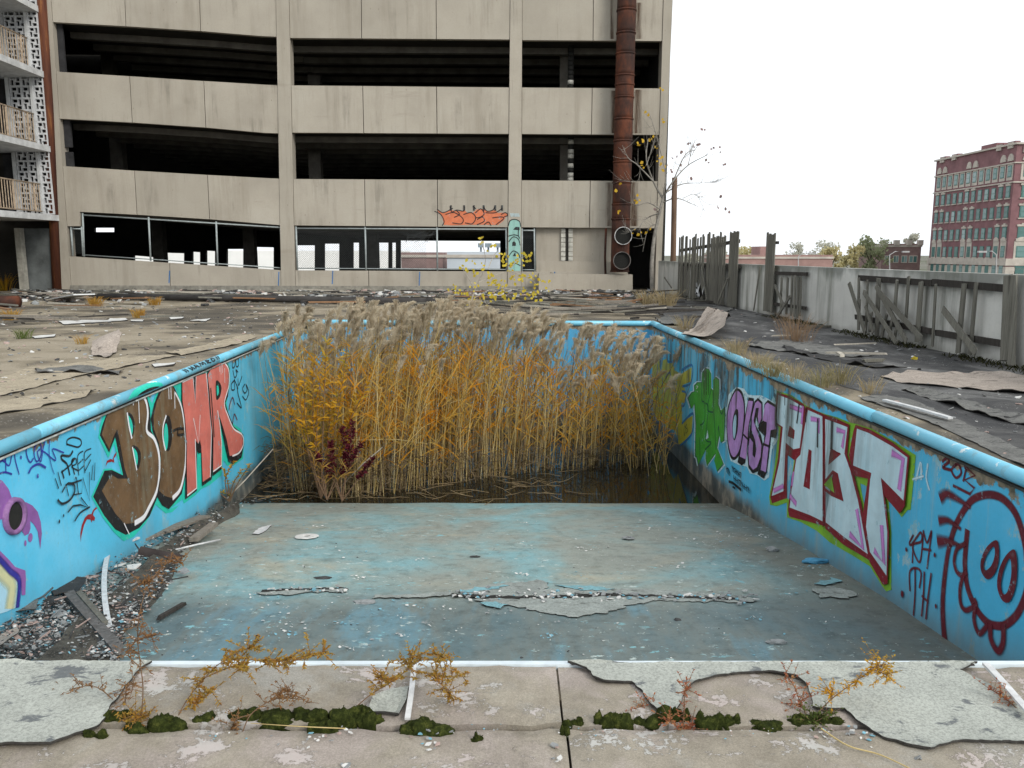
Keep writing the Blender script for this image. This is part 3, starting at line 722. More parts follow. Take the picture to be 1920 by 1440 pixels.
g.oval('purple', 288, 658, 22, 44, .1); g.oval('purple', 240, 712, 11, 28)
g.done('graffiti_shape', wl_o, 'purple tentacle shape sprayed round the wall pipe')
g = Graf(WL, Z4)
g.poly('ice', [(-330, 1180), (-210, 930), (-60, 850), (0, 900), (165, 1090), (150, 1330), (60, 1372), (-60, 1410), (-290, 1500)])
g.poly('purple', [(-370, 1200), (-250, 880), (-90, 735), (0, 790), (90, 880), (140, 940), (240, 975), (245, 1050), (240, 1210), (205, 1215), (200, 1130), (160, 1080), (70, 960), (0, 860), (-90, 815), (-215, 930), (-320, 1200)])
g.line('cream', [(-260, 1130), (-170, 990), (-60, 930), (20, 1010), (110, 1120), (95, 1290)], .11, soft=.6)
g.line('navy', [(-310, 1190), (-205, 940), (-80, 830), (0, 880), (90, 980), (180, 1075), (165, 1310)], .05, soft=.5)
g.done('graffiti_shape', wl_o, 'purple edged pale panel low on the wall')
# coping tag and turquoise overspray on the coping
def coping_patch(y0, y1, mat, a0, a1, name, label, dx=0.0):
    c = MB(); n = 16; k = 10; vs_, fs = [], []
    for i in range(n + 1):
        y = y0 + (y1 - y0) * i / n; w_ = math.sin(math.pi * i / n) ** 0.6
        for j in range(k + 1):
            th = R(a0 + (a1 - a0) * w_ * j / k); r = 0.0603
            vs_.append((lx(y) + r * math.cos(th), y, -0.028 + r * math.sin(th)))
    for i in range(n):
        for j in range(k): q = i * (k + 1) + j; fs.append((q, q + 1, q + k + 2, q + k + 1))
    c.add(vs_, fs, smooth=True); return c.build(name, mat, wl_o, label=label, cov=True)
coping_patch(8.62, 9.62, S['turq'], -25, 75, 'graffiti_halo', 'turquoise overspray arching over the coping above the B')
coping_patch(8.86, 9.5, S['black'], -25, 12, 'graffiti_halo', 'black arch of the B on the coping').location.x += 0.0015
g = Graf(Plane((lx(2.8) + 0.085, 2.8), (lx(18.3) + 0.085, 18.3)), Z2)
for x in (20, 35, 265, 280): g.line('black', [(x, 195 - x * .3), (x + 18, 225 - x * .3)], .012)
c = MB()
def on_coping(x, y, th):   # u along, angle round the tube
    return (lx(y) + 0.0608 * math.cos(th), y, -0.028 + 0.0608 * math.sin(th))
def cop_stroke(c, pts, w=0.012):
    q = catmull([Vector((a, b, 0)) for a, b in pts], 5); vs_, fs = [], []
    for i, p in enumerate(q):
        d_ = (q[min(i + 1, len(q) - 1)] - q[max(0, i - 1)]).normalized(); n_ = Vector((-d_.y, d_.x, 0)) * w
        for sgn in (-1, 1):
            r = p + n_ * sgn; vs_.append(on_coping(0, r.x, r.y / 0.075))
    for i in range(len(q) - 1): fs.append((2 * i, 2 * i + 1, 2 * i + 3, 2 * i + 2))
    c.add(vs_, fs)
y0 = 10.35
for s_ in ([(0, .10), (.06, .02)], [(.07, .10), (.13, .02)], [(.2, .09), (.28, .02), (.3, .09), (.36, .02)], [(.40, .02), (.46, .10), (.54, .02)], [(.42, .05), (.52, .05)], [(.60, .02), (.64, .10), (.7, .04), (.76, .10), (.8, .02)], [(.88, .02), (.9, .1), (1.0, .08), (.9, .05), (1.02, .02)], [(1.12, .09), (1.08, .04), (1.18, .03), (1.2, .08), (1.12, .1)], [(1.34, .10), (1.3, .03)], [(1.42, .10), (1.38, .03)]):
    cop_stroke(c, [(y0 + a, b) for a, b in s_])
c.build('graffiti_tag', S['black'], wl_o, label='small black tag written on the coping', cov=True)

# ---------------- right wall
Z5, Z6, Z7, Z8 = Zm(1440, 720, 3.6), Zm(1660, 840, 3.6), Zm(1280, 680, 5.54), Zm(1180, 600, 5.536)
g = Graf(WR, Z5)
g.poly('lime', [(60, 45), (160, 75), (260, 145), (330, 180), (380, 200), (470, 225), (560, 262), (600, 270), (700, 300), (860, 390), (960, 455), (1000, 480), (990, 600), (965, 850), (945, 850), (905, 900), (815, 780), (835, 1000), (835, 1390), (800, 1400), (770, 1360), (690, 1230), (560, 1150), (420, 1070), (330, 990), (220, 930), (130, 900), (130, 800), (60, 825), (15, 815), (10, 760), (45, 560), (75, 300), (45, 270)],
       holes=[[(135, 480), (180, 505), (165, 600), (145, 780), (125, 770)], [(625, 670), (668, 690), (655, 830), (640, 760)]])
g.done('graffiti_halo', wr_o, 'lime green halo round the large word POST')
def letter(label, crim, pale, k, extra):
    g = Graf(WR, Z5); g.k = k
    for p, h in crim: g.poly('crimson', p, h)
    for p, h in pale:
        g.poly('pale', p, h)
        for q in [p] + list(h): g.line('crimson', q, .034, soft=.15, smooth=False, closed=True)
    extra(g)
    g.done('graffiti_letter', wr_o, label)
def ex(g):
    g.line('pink', [(155, 150), (235, 180)], .05, soft=.6); g.line('pink', [(240, 160), (232, 260)], .05, soft=.6); g.line('black', [(118, 90), (118, 140)], .02, soft=.6); g.line('black', [(215, 140), (200, 260)], .03, soft=.7)
    g.line('pink', [(45, 720), (105, 690)], .05, soft=.6)
letter('pale white letter P with crimson outline', [([(62, 55), (150, 82), (245, 138), (255, 160), (248, 300), (225, 465), (180, 515), (135, 480), (130, 770), (30, 806), (18, 765), (70, 500), (88, 290), (46, 268)], ())],
       [([(72, 66), (150, 92), (238, 142), (246, 165), (238, 300), (220, 440), (175, 450), (125, 400), (110, 730), (25, 758), (78, 520), (100, 292), (54, 262)], [[(150, 290), (182, 320), (178, 362), (138, 345)]])], 2, ex)
def ex(g):
    g.line('pink', [(300, 235), (355, 245), (350, 320)], .05, soft=.6, smooth=False); g.line('pink', [(160, 760), (195, 805)], .06, soft=.6); g.line('black', [(265, 170), (262, 250)], .03, soft=.7); g.line('black', [(345, 240), (342, 420)], .035, soft=.8); g.line('pink', [(180, 600), (170, 680)], .04, soft=.6)
letter('pale white letter O with crimson slot', [([(262, 150), (385, 205), (396, 960), (150, 895), (140, 850), (165, 620), (225, 440), (240, 300)], ())],
       [([(275, 165), (378, 215), (386, 935), (290, 895), (150, 840), (172, 640), (195, 500), (222, 470), (245, 320)], [[(285, 445), (298, 450), (285, 705), (250, 690), (270, 560)]])], 10, ex)
def ex(g):
    g.poly('lime', [(390, 680), (440, 622), (460, 735)]); g.line('pink', [(480, 310), (530, 325), (515, 420)], .05, soft=.6, smooth=False); g.line('pink', [(615, 860), (655, 1110), (570, 1020)], .06, soft=.6, smooth=False); g.line('black', [(445, 260), (440, 430)], .045, soft=.9); g.line('crimson', [(385, 210), (385, 960)], .025, soft=.2, smooth=False)
letter('pale white letter S drawn like an eight', [([(385, 205), (470, 232), (560, 275), (545, 480), (580, 570), (640, 800), (690, 1150), (705, 1195), (520, 1085), (395, 975)], ())],
       [([(392, 232), (470, 250), (552, 285), (532, 470), (572, 580), (625, 790), (690, 1158), (520, 1040), (396, 935)], [[(435, 440), (500, 468), (420, 535)], [(388, 670), (450, 592), (480, 610), (518, 785), (440, 745), (388, 705)]])], 18, ex)
def ex(g):
    g.line('pink', [(860, 470), (930, 510), (905, 700)], .06, soft=.6, smooth=False); g.line('pink', [(785, 970), (800, 1210), (740, 1130)], .06, soft=.6, smooth=False)
letter('pale white letter T with crimson drop shadow', [([(605, 275), (700, 305), (860, 395), (972, 485), (965, 560), (940, 825), (905, 875), (800, 755), (815, 900), (832, 1100), (822, 1350), (790, 1355), (700, 1200), (690, 1130), (672, 955), (650, 900), (690, 640), (600, 620), (580, 560), (560, 480), (590, 320)], ())],
       [([(612, 292), (700, 320), (860, 410), (965, 492), (935, 800), (780, 645), (805, 800), (828, 1000), (820, 1305), (700, 1140), (672, 960), (700, 640), (712, 612), (585, 555)], ())], 26, ex)
# purple OIST
g = Graf(WR, Z7)
g.poly('whiteblue', [(480, 330), (560, 250), (640, 270), (680, 330), (740, 340), (820, 340), (880, 370), (980, 430), (990, 560), (1000, 790), (930, 900), (900, 1190), (850, 1225), (780, 1170), (700, 1150), (670, 1080), (580, 1060), (500, 1020), (460, 850), (440, 640)])
g.done('graffiti_halo', wr_o, 'pale halo behind the purple word OIST')
g = Graf(WR, Z7); g.k = 2
g.poly('black', [(460, 600), (480, 430), (540, 290), (580, 268), (625, 310), (650, 430), (645, 640), (620, 850), (590, 960), (540, 1012), (500, 980), (470, 850)], smooth=True)
g.poly('lilac', [(468, 600), (490, 440), (545, 310), (580, 295), (615, 340), (640, 450), (632, 640), (605, 850), (575, 940), (535, 980), (500, 930), (475, 800)], smooth=True)
g.poly('black', [(522, 620), (540, 520), (565, 480), (582, 520), (575, 700), (545, 805), (525, 760)], smooth=True); g.poly('ice', [(528, 640), (545, 550), (562, 560), (555, 720), (540, 790), (528, 740)], smooth=True)
g.done('graffiti_letter', wr_o, 'purple oval letter O outlined in black')
g = Graf(WR, Z7); g.k = 7
g.poly('black', [(650, 560), (690, 360), (745, 370), (745, 450), (700, 640), (690, 800), (655, 1040), (620, 1068), (575, 1035), (590, 960), (620, 780)])
g.poly('lilac', [(655, 600), (688, 395), (738, 400), (728, 460), (690, 660), (665, 1005), (600, 975), (630, 790)])
g.line('black', [(630, 740), (690, 800)], .03)
g.done('graffiti_letter', wr_o, 'narrow purple letter I outlined in black')
g = Graf(WR, Z7); g.k = 11
g.poly('black', [(755, 400), (790, 365), (835, 410), (835, 600), (800, 650), (770, 560), (760, 640), (820, 750), (840, 850), (830, 1000), (790, 1130), (735, 1150), (690, 1090), (678, 950), (695, 780), (720, 560)])
g.poly('lilac', [(762, 420), (790, 395), (826, 430), (828, 580), (800, 640), (790, 560), (800, 470), (770, 470), (745, 600), (800, 770), (828, 860), (818, 980), (780, 1085), (740, 1112), (700, 1060), (690, 920), (705, 780), (740, 830), (735, 960), (760, 990), (775, 900), (760, 800), (725, 700), (728, 560)])
g.done('graffiti_letter', wr_o, 'purple letter S outlined in black')
g = Graf(WR, Z7); g.k = 14
g.poly('black', [(860, 430), (895, 385), (980, 440), (990, 700), (975, 785), (925, 770), (915, 860), (880, 1140), (850, 1205), (785, 1160), (820, 1050), (860, 760), (790, 680), (850, 600)])
g.poly('lilac', [(865, 440), (890, 415), (975, 465), (970, 640), (985, 690), (925, 700), (905, 860), (875, 1138), (822, 1115), (850, 880), (880, 740), (885, 620), (840, 600)])
g.poly('black', [(800, 640), (850, 600), (885, 640), (880, 740), (850, 750), (800, 700)])
g.line('black', [(850, 845), (910, 870)], .03)
g.done('graffiti_letter', wr_o, 'purple letter T outlined in black next to the P')
# small black lettering
g = Graf(WR, Z7); rs = random.Random(3)
for r_, (x0, y0_, x1, y1_, n) in enumerate(((515, 1070, 615, 1150, 6), (460, 1080, 500, 1130, 3), (540, 1170, 720, 1310, 9))):
    for i in range(n):
        x, y = x0 + (x1 - x0) * i / n, y0_ + (y1_ - y0_) * i / n
        g.line('black', [(x, y), (x + rs.uniform(2, 6), y + 55)], .018, smooth=False); g.line('black', [(x, y + rs.choice([2, 25])), (x + 16, y + rs.choice([10, 40])), (x + 14, y + 60)], .015, smooth=False)
g.line('black', [(500, 1235), (540, 1250), (590, 1290), (625, 1320)], .04); g.line('black', [(540, 1290), (565, 1305)], .03)
g.done('graffiti_tag', wr_o, 'small slanted black lettering under the purple word')
# green piece
g = Graf(WR, Z7)
gp = [(60, 370), (100, 310), (128, 300), (125, 240), (160, 205), (200, 205), (205, 110), (240, 60), (275, 70), (298, 120), (300, 270), (320, 290), (318, 180), (345, 150), (380, 180), (382, 280), (372, 430), (395, 500), (440, 460), (440, 580), (430, 810), (400, 830), (385, 740), (360, 880), (425, 1050), (360, 1130), (330, 1020), (350, 930), (255, 1070), (240, 990), (245, 900), (165, 1060), (150, 980), (135, 970), (140, 640), (128, 420), (95, 480)]
cx_ = sum(p[0] for p in gp) / len(gp); cy_ = sum(p[1] for p in gp) / len(gp)
def grow(k, dy=1.02): return [(cx_ + (x - cx_) * k, cy_ + (y - cy_) * dy) for x, y in gp]
g.poly('whiteblue', grow(1.12, 1.035)); g.poly('dgreen', grow(1.04, 1.012)); g.poly('green', grow(0.99, 0.995))
for p in ([(205, 130), (200, 380), (230, 420), (230, 600), (185, 650)], [(300, 280), (260, 480), (320, 515)], [(240, 420), (270, 460), (255, 640), (245, 800), (300, 830), (240, 900)], [(320, 300), (330, 520), (350, 900)], [(180, 780), (185, 960)], [(395, 500), (410, 530), (440, 460)], [(385, 740), (380, 660), (375, 700)]): g.line('dgreen', p, .022)
g.poly('whiteblue', [(265, 700), (275, 780), (245, 800)])
g.line('white', [(150, 240), (165, 250), (150, 270)], .012); g.dot('white', 158, 300, .012)
for x in (225, 250, 275): g.line('black', [(x, 90), (x + 4, 330)], .02, soft=.9)
g.done('graffiti_letters', wr_o, 'bright green interlocking letters with dark outline')
# yellow piece behind the reeds
g = Graf(WR, Z8)
g.poly('yellow', [(245, 400), (310, 340), (315, 420), (325, 560), (345, 420), (390, 400), (400, 450), (455, 445), (470, 520), (540, 560), (650, 490), (640, 640), (560, 670), (590, 760), (580, 860), (545, 860), (550, 1060), (660, 990), (650, 1170), (540, 1290), (515, 1290), (480, 1150), (380, 1110), (360, 1040), (300, 1050), (255, 960), (235, 640)])
for p in ([(250, 380), (315, 315), (325, 560)], [(335, 560), (370, 240), (400, 420), (470, 430)], [(545, 520), (655, 470), (640, 650), (555, 690)], [(550, 740), (590, 760), (575, 880), (545, 890)], [(550, 1075), (665, 970), (650, 1180), (535, 1300)], [(510, 1290), (490, 900), (500, 600)], [(235, 640), (250, 960), (300, 1060)], [(380, 600), (430, 560), (440, 900), (390, 900)], [(300, 460), (290, 900)], [(350, 600), (340, 1000)]): g.line('blue', p, .035)
for p in ([(570, 1130), (575, 1200), (590, 1130), (580, 1100)], [(605, 1080), (590, 1110), (610, 1140), (595, 1180)]): g.line('dgreen', p, .014)
g.done('graffiti_letters', wr_o, 'yellow letters edged in blue half hidden by reeds')
# maroon tags
g = Graf(WR, Z6)
g.line('maroon', [(190, 590), (165, 640), (180, 650), (240, 570), (245, 630), (185, 660), (235, 770), (260, 570)], 0.0216); g.line('maroon', [(190, 640), (185, 770)], 0.0216)
g.line('maroon', [(260, 560), (285, 640), (315, 560), (300, 690), (285, 810)], 0.0202); g.line('maroon', [(255, 680), (310, 690)], 0.0202)
g.line('maroon', [(170, 960), (168, 840), (205, 810), (245, 840), (235, 940)], 0.0216); g.line('maroon', [(205, 815), (205, 980), (195, 1125)], 0.0216)
g.line('maroon', [(268, 840), (262, 1000), (250, 1130)], 0.0216); g.line('maroon', [(315, 850), (295, 1000), (280, 1150)], 0.0216); g.line('maroon', [(255, 1000), (295, 1040)], 0.0202)
for x, y in ((148, 685), (341, 722), (349, 1068)): g.dot('maroon', x, y, 0.0158)
g.dot('maroon', 122, 985, 0.0252)
g.done('graffiti_tag', wr_o, 'dark red tag reading RA TH')
g = Graf(WR, Z6)
g.line('maroon', [(390, 90), (420, 65), (430, 95), (390, 130), (450, 150)], 0.0252); g.line('maroon', [(480, 110), (450, 150), (480, 200), (515, 170), (500, 115), (480, 110)], 0.0216); g.line('maroon', [(540, 130), (550, 130), (530, 220)], 0.0202); g.line('maroon', [(545, 130), (610, 185), (540, 215), (605, 270), (575, 310), (465, 255)], 0.0230, smooth=False)
g.done('graffiti_tag', wr_o, 'dark red sprayed year 2013 under the coping')
g = Graf(WR, Z6)
g.line('maroon', [(440, 640), (470, 540), (520, 440), (590, 350), (690, 315), (790, 340), (880, 440), (935, 600), (960, 760), (960, 950), (900, 1110), (820, 1190), (760, 1200), (690, 1175), (620, 1090), (560, 950), (540, 800), (545, 680), (555, 570)], .06, soft=.25)
g.line('maroon', [(440, 640), (420, 740), (400, 900), (390, 1050), (395, 1200), (410, 1340)], .05, w1=.075)
for p, a in (([(385, 330), (420, 310), (500, 350), (575, 400)], .085), ([(375, 490), (430, 490), (510, 545)], .07), ([(370, 630), (430, 630), (500, 655)], .09)): g.line('maroon', p, a, w1=.025, soft=.6)
g.line('maroon', [(540, 650), (490, 680), (470, 760), (485, 830), (520, 860), (550, 840)], .04); g.line('maroon', [(530, 860), (510, 950), (515, 1050), (550, 1095), (615, 1060), (610, 1030)], .042)
g.line('maroon', [(610, 1090), (605, 1160), (625, 1230), (650, 1250), (700, 1190)], .045); g.line('maroon', [(715, 1205), (720, 1290), (765, 1370), (800, 1320), (805, 1200)], .055)
for (pts_, hole) in (([(765, 625), (700, 660), (655, 750), (655, 830), (695, 885), (745, 850), (775, 750)], [(738, 665), (690, 730), (672, 800), (690, 825), (725, 790), (748, 720)]), ([(880, 685), (820, 730), (775, 830), (765, 940), (800, 1030), (850, 1035), (890, 930), (900, 780)], [(850, 745), (810, 820), (790, 920), (805, 985), (835, 965), (860, 850)])):
    g.poly('maroon', pts_, [hole], smooth=True)
g.done('graffiti_drawing', wr_o, 'dark red outline drawing of a round head with hollow eyes')
g = Graf(WR, Z6)
for p in ([(210, 215), (230, 130), (240, 100), (250, 160)], [(245, 110), (245, 210)], [(290, 110), (280, 200), (300, 280)], [(190, 210), (260, 190)]): g.line('whiteblue', p, .02, soft=.8)
g.done('graffiti_tag', wr_o, 'faint whitish scratched tag beside the T')
# the return pipe in the left wall
c = MB(); pc = WL.uv(*Z4(125, 450)); C0 = WL.P(*pc, 0)
n = 28; vs_, fs = [], []
prof = [(0.002, 0.155), (0.035, 0.150), (0.038, 0.125), (0.03, 0.115), (-0.12, 0.110)]
for i in range(n):
    th = 2 * math.pi * i / n
    for o, r in prof:
        q = WL.P(pc[0] + r * math.cos(th), pc[1] + r * math.sin(th), o); vs_.append(q)
k = len(prof)
for i in range(n):
    for j_ in range(k - 1): fs.append((i * k + j_, i * k + j_ + 1, ((i + 1) % n) * k + j_ + 1, ((i + 1) % n) * k + j_))
c.add(vs_, fs, 0, smooth=True)
c.add([WL.P(pc[0] + 0.112 * math.cos(t), pc[1] + 0.112 * math.sin(t), 0.0155) for t in [2 * math.pi * i / n for i in range(n)]], [tuple(range(n))], 1)
M_PIPE_P = simple('purple_painted_pipe', (0.26, 0.13, 0.30), 0.3, 14, 0.6)
c.build('return_pipe', [M_PIPE_P, M_DARK], pool, label='purple painted round pipe mouth in the pool wall')
# ================================================================ PARKING GARAGE at the end of the deck
def garage_concrete():
    m = NT('garage_concrete', 0.9, 0.2)
    big = m.noise(0.45, 7, 0.6); fine = m.noise(22, 7, 0.75); v = m.noise(1.2, 8, 0.7, m.scale(k=(1.4, 1.4, 0.12)))
    c = m.ramp(big, [(0.32, (0.33, 0.30, 0.25)), (0.55, (0.40, 0.365, 0.305)), (0.72, (0.43, 0.40, 0.34))])
    c = m.mix(m.math('MULTIPLY', m.step(v, 0.5, 0.68), 0.5), c, (0.24, 0.21, 0.165))
    hb = m.noise(0.8, 8, 0.7, m.scale(k=(0.5, 0.5, 3.2), off=(4, 0, 2)))
    c = m.mix(m.math('MULTIPLY', m.step(hb, 0.60, 0.76), 0.45), c, (0.22, 0.19, 0.15))
    c = m.mix(m.math('MULTIPLY', m.step(fine, 0.45, 0.75), 0.22), c, (0.22, 0.2, 0.16))
    dr = m.math('MULTIPLY', m.step(m.noise(2.8, 9, 0.74, m.scale(k=(1, 1, 0.06), off=(7, 7, 0))), 0.53, 0.64), m.step(m.noise(0.6, 5, 0.6, m.scale(off=(3, 1, 1))), 0.46, 0.60))
    c = m.mix(m.math('MULTIPLY', dr, 0.55), c, (0.15, 0.135, 0.11))
    sp = m.step(m.vor(3.0, m.scale(k=(1, 1, .5))), 0.06, 0.03)
    c = m.mix(m.math('MULTIPLY', sp, 0.6), c, (0.16, 0.13, 0.10))
    c = m.mix(m.math('MULTIPLY', m.rnd(), 0.35), c, (0.29, 0.265, 0.22))
    m.color(c); m.bump(fine, 0.3, 0.01)
    return m.mat
M_GAR = garage_concrete()
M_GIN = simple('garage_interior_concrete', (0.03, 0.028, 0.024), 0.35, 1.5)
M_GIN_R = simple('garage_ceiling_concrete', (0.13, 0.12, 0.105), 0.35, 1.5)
M_RUST = None
def rust_mat():
    m = NT('rusted_steel', 0.8, 0.3)
    a = m.noise(1.6, 8, 0.68, m.scale(k=(1, 1, 0.5))); b = m.noise(18, 7, 0.75)
    c = m.ramp(a, [(0.36, (0.022, 0.012, 0.010)), (0.5, (0.055, 0.021, 0.013)), (0.64, (0.12, 0.036, 0.016)), (0.76, (0.075, 0.042, 0.033))])
    c = m.mix(m.math('MULTIPLY', m.step(b, 0.5, 0.72), 0.5), c, (0.025, 0.014, 0.011))
    m.color(c); m.bump(b, 0.4, 0.01); return m.mat
M_RUST = rust_mat()
M_GALV = simple('galvanised_pipe', (0.30, 0.34, 0.34), 0.25, 10, 0.5, 0.5, 0.1)
garage = empty('parking_garage', FAC.P(0, 0), 'beige concrete multi-storey parking garage with dark open decks', 'building')
def fprism(mb, pts, f, b, holes=(), mi=0):
    mb.prism([FAC.px(*p, f) for p in pts], [FAC.px(*p, f) - FAC.n * (f - b) for p in pts],
             [[FAC.px(*p, f) for p in h] for h in holes], [[FAC.px(*p, f) - FAC.n * (f - b) for p in h] for h in holes], mi)
def panel(name, pts, f=0.0, b=-0.22, mat=None, label=None):
    mb = MB(); fprism(mb, pts, f, b); return mb.build(name, mat or M_GAR, garage, label=label, fix=True)
def c0l(y): return 78 + .0697 * y
def c0r(y): return 96 + .0697 * y
def c1l(y): return 518 + .018 * y
def c1r(y): return 542 + .022 * y
def c2l(y): return 957 - .010 * y
def c2r(y): return 979 - .004 * y
def c3l(y): return 1244 - .03 * y
def c3r(y): return 1261 - .043 * y
TOPY, BASEY = -140, 552
for l_, r_ in ((c0l, c0r), (c1l, c1r), (c2l, c2r), (c3l, c3r)):
    panel('column', [(l_(TOPY), TOPY), (r_(TOPY), TOPY), (r_(BASEY), BASEY), (l_(BASEY), BASEY)], 0.035, -0.55)
# spandrels: (top edge points, bottom edge points), split at the joints
def between(e, x):
    for (xa, ya), (xb, yb) in zip(e, e[1:]):
        if xa <= x <= xb: return ya + (yb - ya) * (x - xa) / (xb - xa)
    return e[0][1] if x < e[0][0] else e[-1][1]
def spandrel(top, bot, joints, gap=1.3):
    """joints: list of (x at top edge, x at bottom edge); one panel between each two"""
    for (xt0, xb0), (xt1, xb1) in zip(joints, joints[1:]):
        t = [(xt0 + gap / 2, between(top, xt0))] + [p for p in top if xt0 + 4 < p[0] < xt1 - 4] + [(xt1 - gap / 2, between(top, xt1))]
        b = [(xb0 + gap / 2, between(bot, xb0))] + [p for p in bot if xb0 + 4 < p[0] < xb1 - 4] + [(xb1 - gap / 2, between(bot, xb1))]
        panel('spandrel_panel', t + b[::-1], 0.0, -0.22)
r1b = [(97, 41), (235, 49), (375, 58), (490, 67.5), (522, 69)]
r2t = [(100, 134), (244, 143), (383, 152), (500, 159), (524, 160)]; r2b = [(104, 222), (246, 229.5), (385, 239), (495, 249), (526, 250)]
r3t = [(112, 311), (252, 320), (390, 328), (500, 334), (528, 335)]
spandrel([(60, TOPY), (530, TOPY)], r1b, [(c0r(TOPY), c0r(41)), (228, 236), (370, 376), (c1l(TOPY), c1l(69))])
spandrel(r2t, r2b, [(c0r(134), c0r(222)), (243, 248), (382, 386), (c1l(160), c1l(250))])
spandrel(r3t, [(118, 424), (149, 424), (149.5, 397), (256, 402.5), (392, 411), (530, 422.5)], [(c0r(311), c0r(424)), (252, 257), (389, 393), (c1l(335), c1l(422))])
b2 = [(540, 71), (960, 74)]; spandrel([(530, TOPY), (960, TOPY)], b2, [(c1r(TOPY), c1r(70)), (676, 678), (817, 818), (c2l(TOPY), c2l(73))])
spandrel([(540, 160), (960, 164)], [(540, 248.5), (960, 251)], [(c1r(160), c1r(249)), (680, 682), (818.5, 819.5), (c2l(164), c2l(250))])
spandrel([(540, 335.5), (960, 338)], [(540, 422.5), (960, 426)], [(c1r(336), c1r(423)), (683.5, 685), (820, 820.5), (c2l(338), c2l(426))])
spandrel([(970, TOPY), (1260, TOPY)], [(970, 75), (1260, 77)], [(c2r(TOPY), c2r(75)), (1114, 1112), (c3l(TOPY), c3l(77))])
spandrel([(970, 164), (1260, 166)], [(970, 251), (1260, 253)], [(c2r(164), c2r(251)), (1110.5, 1109), (c3l(166), c3l(253))])
spandrel([(970, 338), (1260, 340)], [(970, 426), (1260, 428)], [(c2r(338), c2r(426)), (1107, 1105), (c3l(340), c3l(428))])
# low wall under the bottom opening, stepping up over the ramp
spandrel([(120, 480), (532, 507)], [(100, BASEY), (560, BASEY)], [(c0r(480), c0r(BASEY)), (318, 320), (c1l(506), c1l(BASEY))])
spandrel([(545, 507), (960, 509)], [(545, BASEY), (960, BASEY)], [(c1r(507), c1r(BASEY)), (691, 692), (c2l(509), c2l(BASEY))])
spandrel([(970, 509), (1180, 511)], [(970, BASEY), (1180, BASEY)], [(c2r(509), c2r(BASEY)), (1033, 1033), (1178, 1178)])
# thin plinth at the foot
mb = MB(); fprism(mb, [(134, 535), (1176, 537), (1176, 556), (134, 556)], 0.12, 0.002); mb.build('plinth', simple('plinth_concrete', (0.22, 0.21, 0.18), 0.4, 5), garage, fix=True)
# block infill beside the gate and the white tiled pilaster
panel('infill_wall', [(1006, 424), (1178, 424), (1178, 512), (1006, 510)], -0.30, -0.45)
panel('infill_ledge', [(1006, 489), (1150, 491), (1150, 512), (1006, 510)], -0.12, -0.298)
M_TILE = simple('chipped_white_tile', (0.46, 0.45, 0.40), 0.3, 6)
yy = 428
while yy < 497:
    for x0, x1 in ((1053, 1061), (1067, 1075)):
        panel('tile', [(x0, yy + .5), (x1, yy + .5), (x1, yy + 8.0), (x0, yy + 8.0)], -0.2, -0.298, M_TILE)
    yy += 8.8
panel('tile_backing', [(1061, 428), (1067, 428), (1067, 499), (1061, 499)], -0.26, -0.298, M_GIN)
# floors, ribs and girders inside
DEPTH = 19.0
def slab_in(pts, th_px, name='floor_slab'):
    mb = MB(); t = [(x, y - th_px) for x, y in pts]
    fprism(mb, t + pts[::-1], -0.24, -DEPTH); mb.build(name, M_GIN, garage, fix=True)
levels = [([(p[0] - 6, p[1] - 3) for p in r1b[:-1]] + [(531, 65)], [(532, 66.5), (968, 69)], [(969, 70), (1250, 72)]),
          ([(p[0] - 6, p[1] - 3) for p in r2b[:-1]] + [(535, 246)], [(536, 244.5), (966, 247)], [(967, 247), (1246, 249)]),
          ([(120, 385), (256, 398), (392, 407), (539, 418)], [(540, 418.5), (964, 421)], [(965, 421), (1240, 423)])]
for li, lv in enumerate(levels):
    for pts_ in lv: slab_in(pts_, 14)
    # ribs under the deck, running along the facade
    for k in range(9):
        o = -1.6 - k * 1.9
        for pts_ in lv:
            mb = MB(); mb.prism([FAC.px(*p, 0) + FAC.n * o - Vector((0, 0, 0.002)) for p in pts_] + [FAC.px(*p, 0) + FAC.n * o - Vector((0, 0, 0.24)) for p in pts_[::-1]],
                                [FAC.px(*p, 0) + FAC.n * (o - 0.3) - Vector((0, 0, 0.002)) for p in pts_] + [FAC.px(*p, 0) + FAC.n * (o - 0.3) - Vector((0, 0, 0.24)) for p in pts_[::-1]])
            mb.build('ceiling_rib', M_GIN_R, garage, fix=True)
for x, y0, y1, o in ((590, 90, 172, -6), (205, 60, 160, -7), (592, 262, 345, -5), (222, 240, 330, -6), (1062, 70, 175, -2.5), (1062, 250, 345, -2.5), (700, 430, 520, -9), (300, 410, 520, -9), (470, 430, 530, -9)):
    a, b = FAC.px(x, y0, o), FAC.px(x, y1, o)
    q = FAC.uv(x, y0); s_ = (33 - o) / 33.0
    a = AT(x, y0 - 25, 33 - o); b = AT(x, y1 + 25, 33 - o)
    mb = MB(); mb.box(((a.x + b.x) / 2, 33 - o, (a.z + b.z) / 2), (0.55, 0.5, abs(a.z - b.z))); mb.build('inner_column', simple('inner_column', (0.12, 0.11, 0.095), 0.3, 3), garage)
# pale pipe with black lagging inside the third bay
for y0, y1 in ((78, 168), (252, 342)):
    mb = MB(); a, b = AT(1071, y0 - 8, 34.2), AT(1069, y1 + 8, 34.2); zs = [a.z + (b.z - a.z) * i / 12 for i in range(13)]
    for i in range(12): mb.tube([(a.x, 34.3, zs[i]), (a.x, 34.3, zs[i + 1] + .02)], 0.12, 12, mi=(1 if (i % 5 in (1, 3) or (y0 < 100 and i % 3 != 0)) else 0))
    mb.build('service_pipe', [M_TILE, M_DARK], garage)
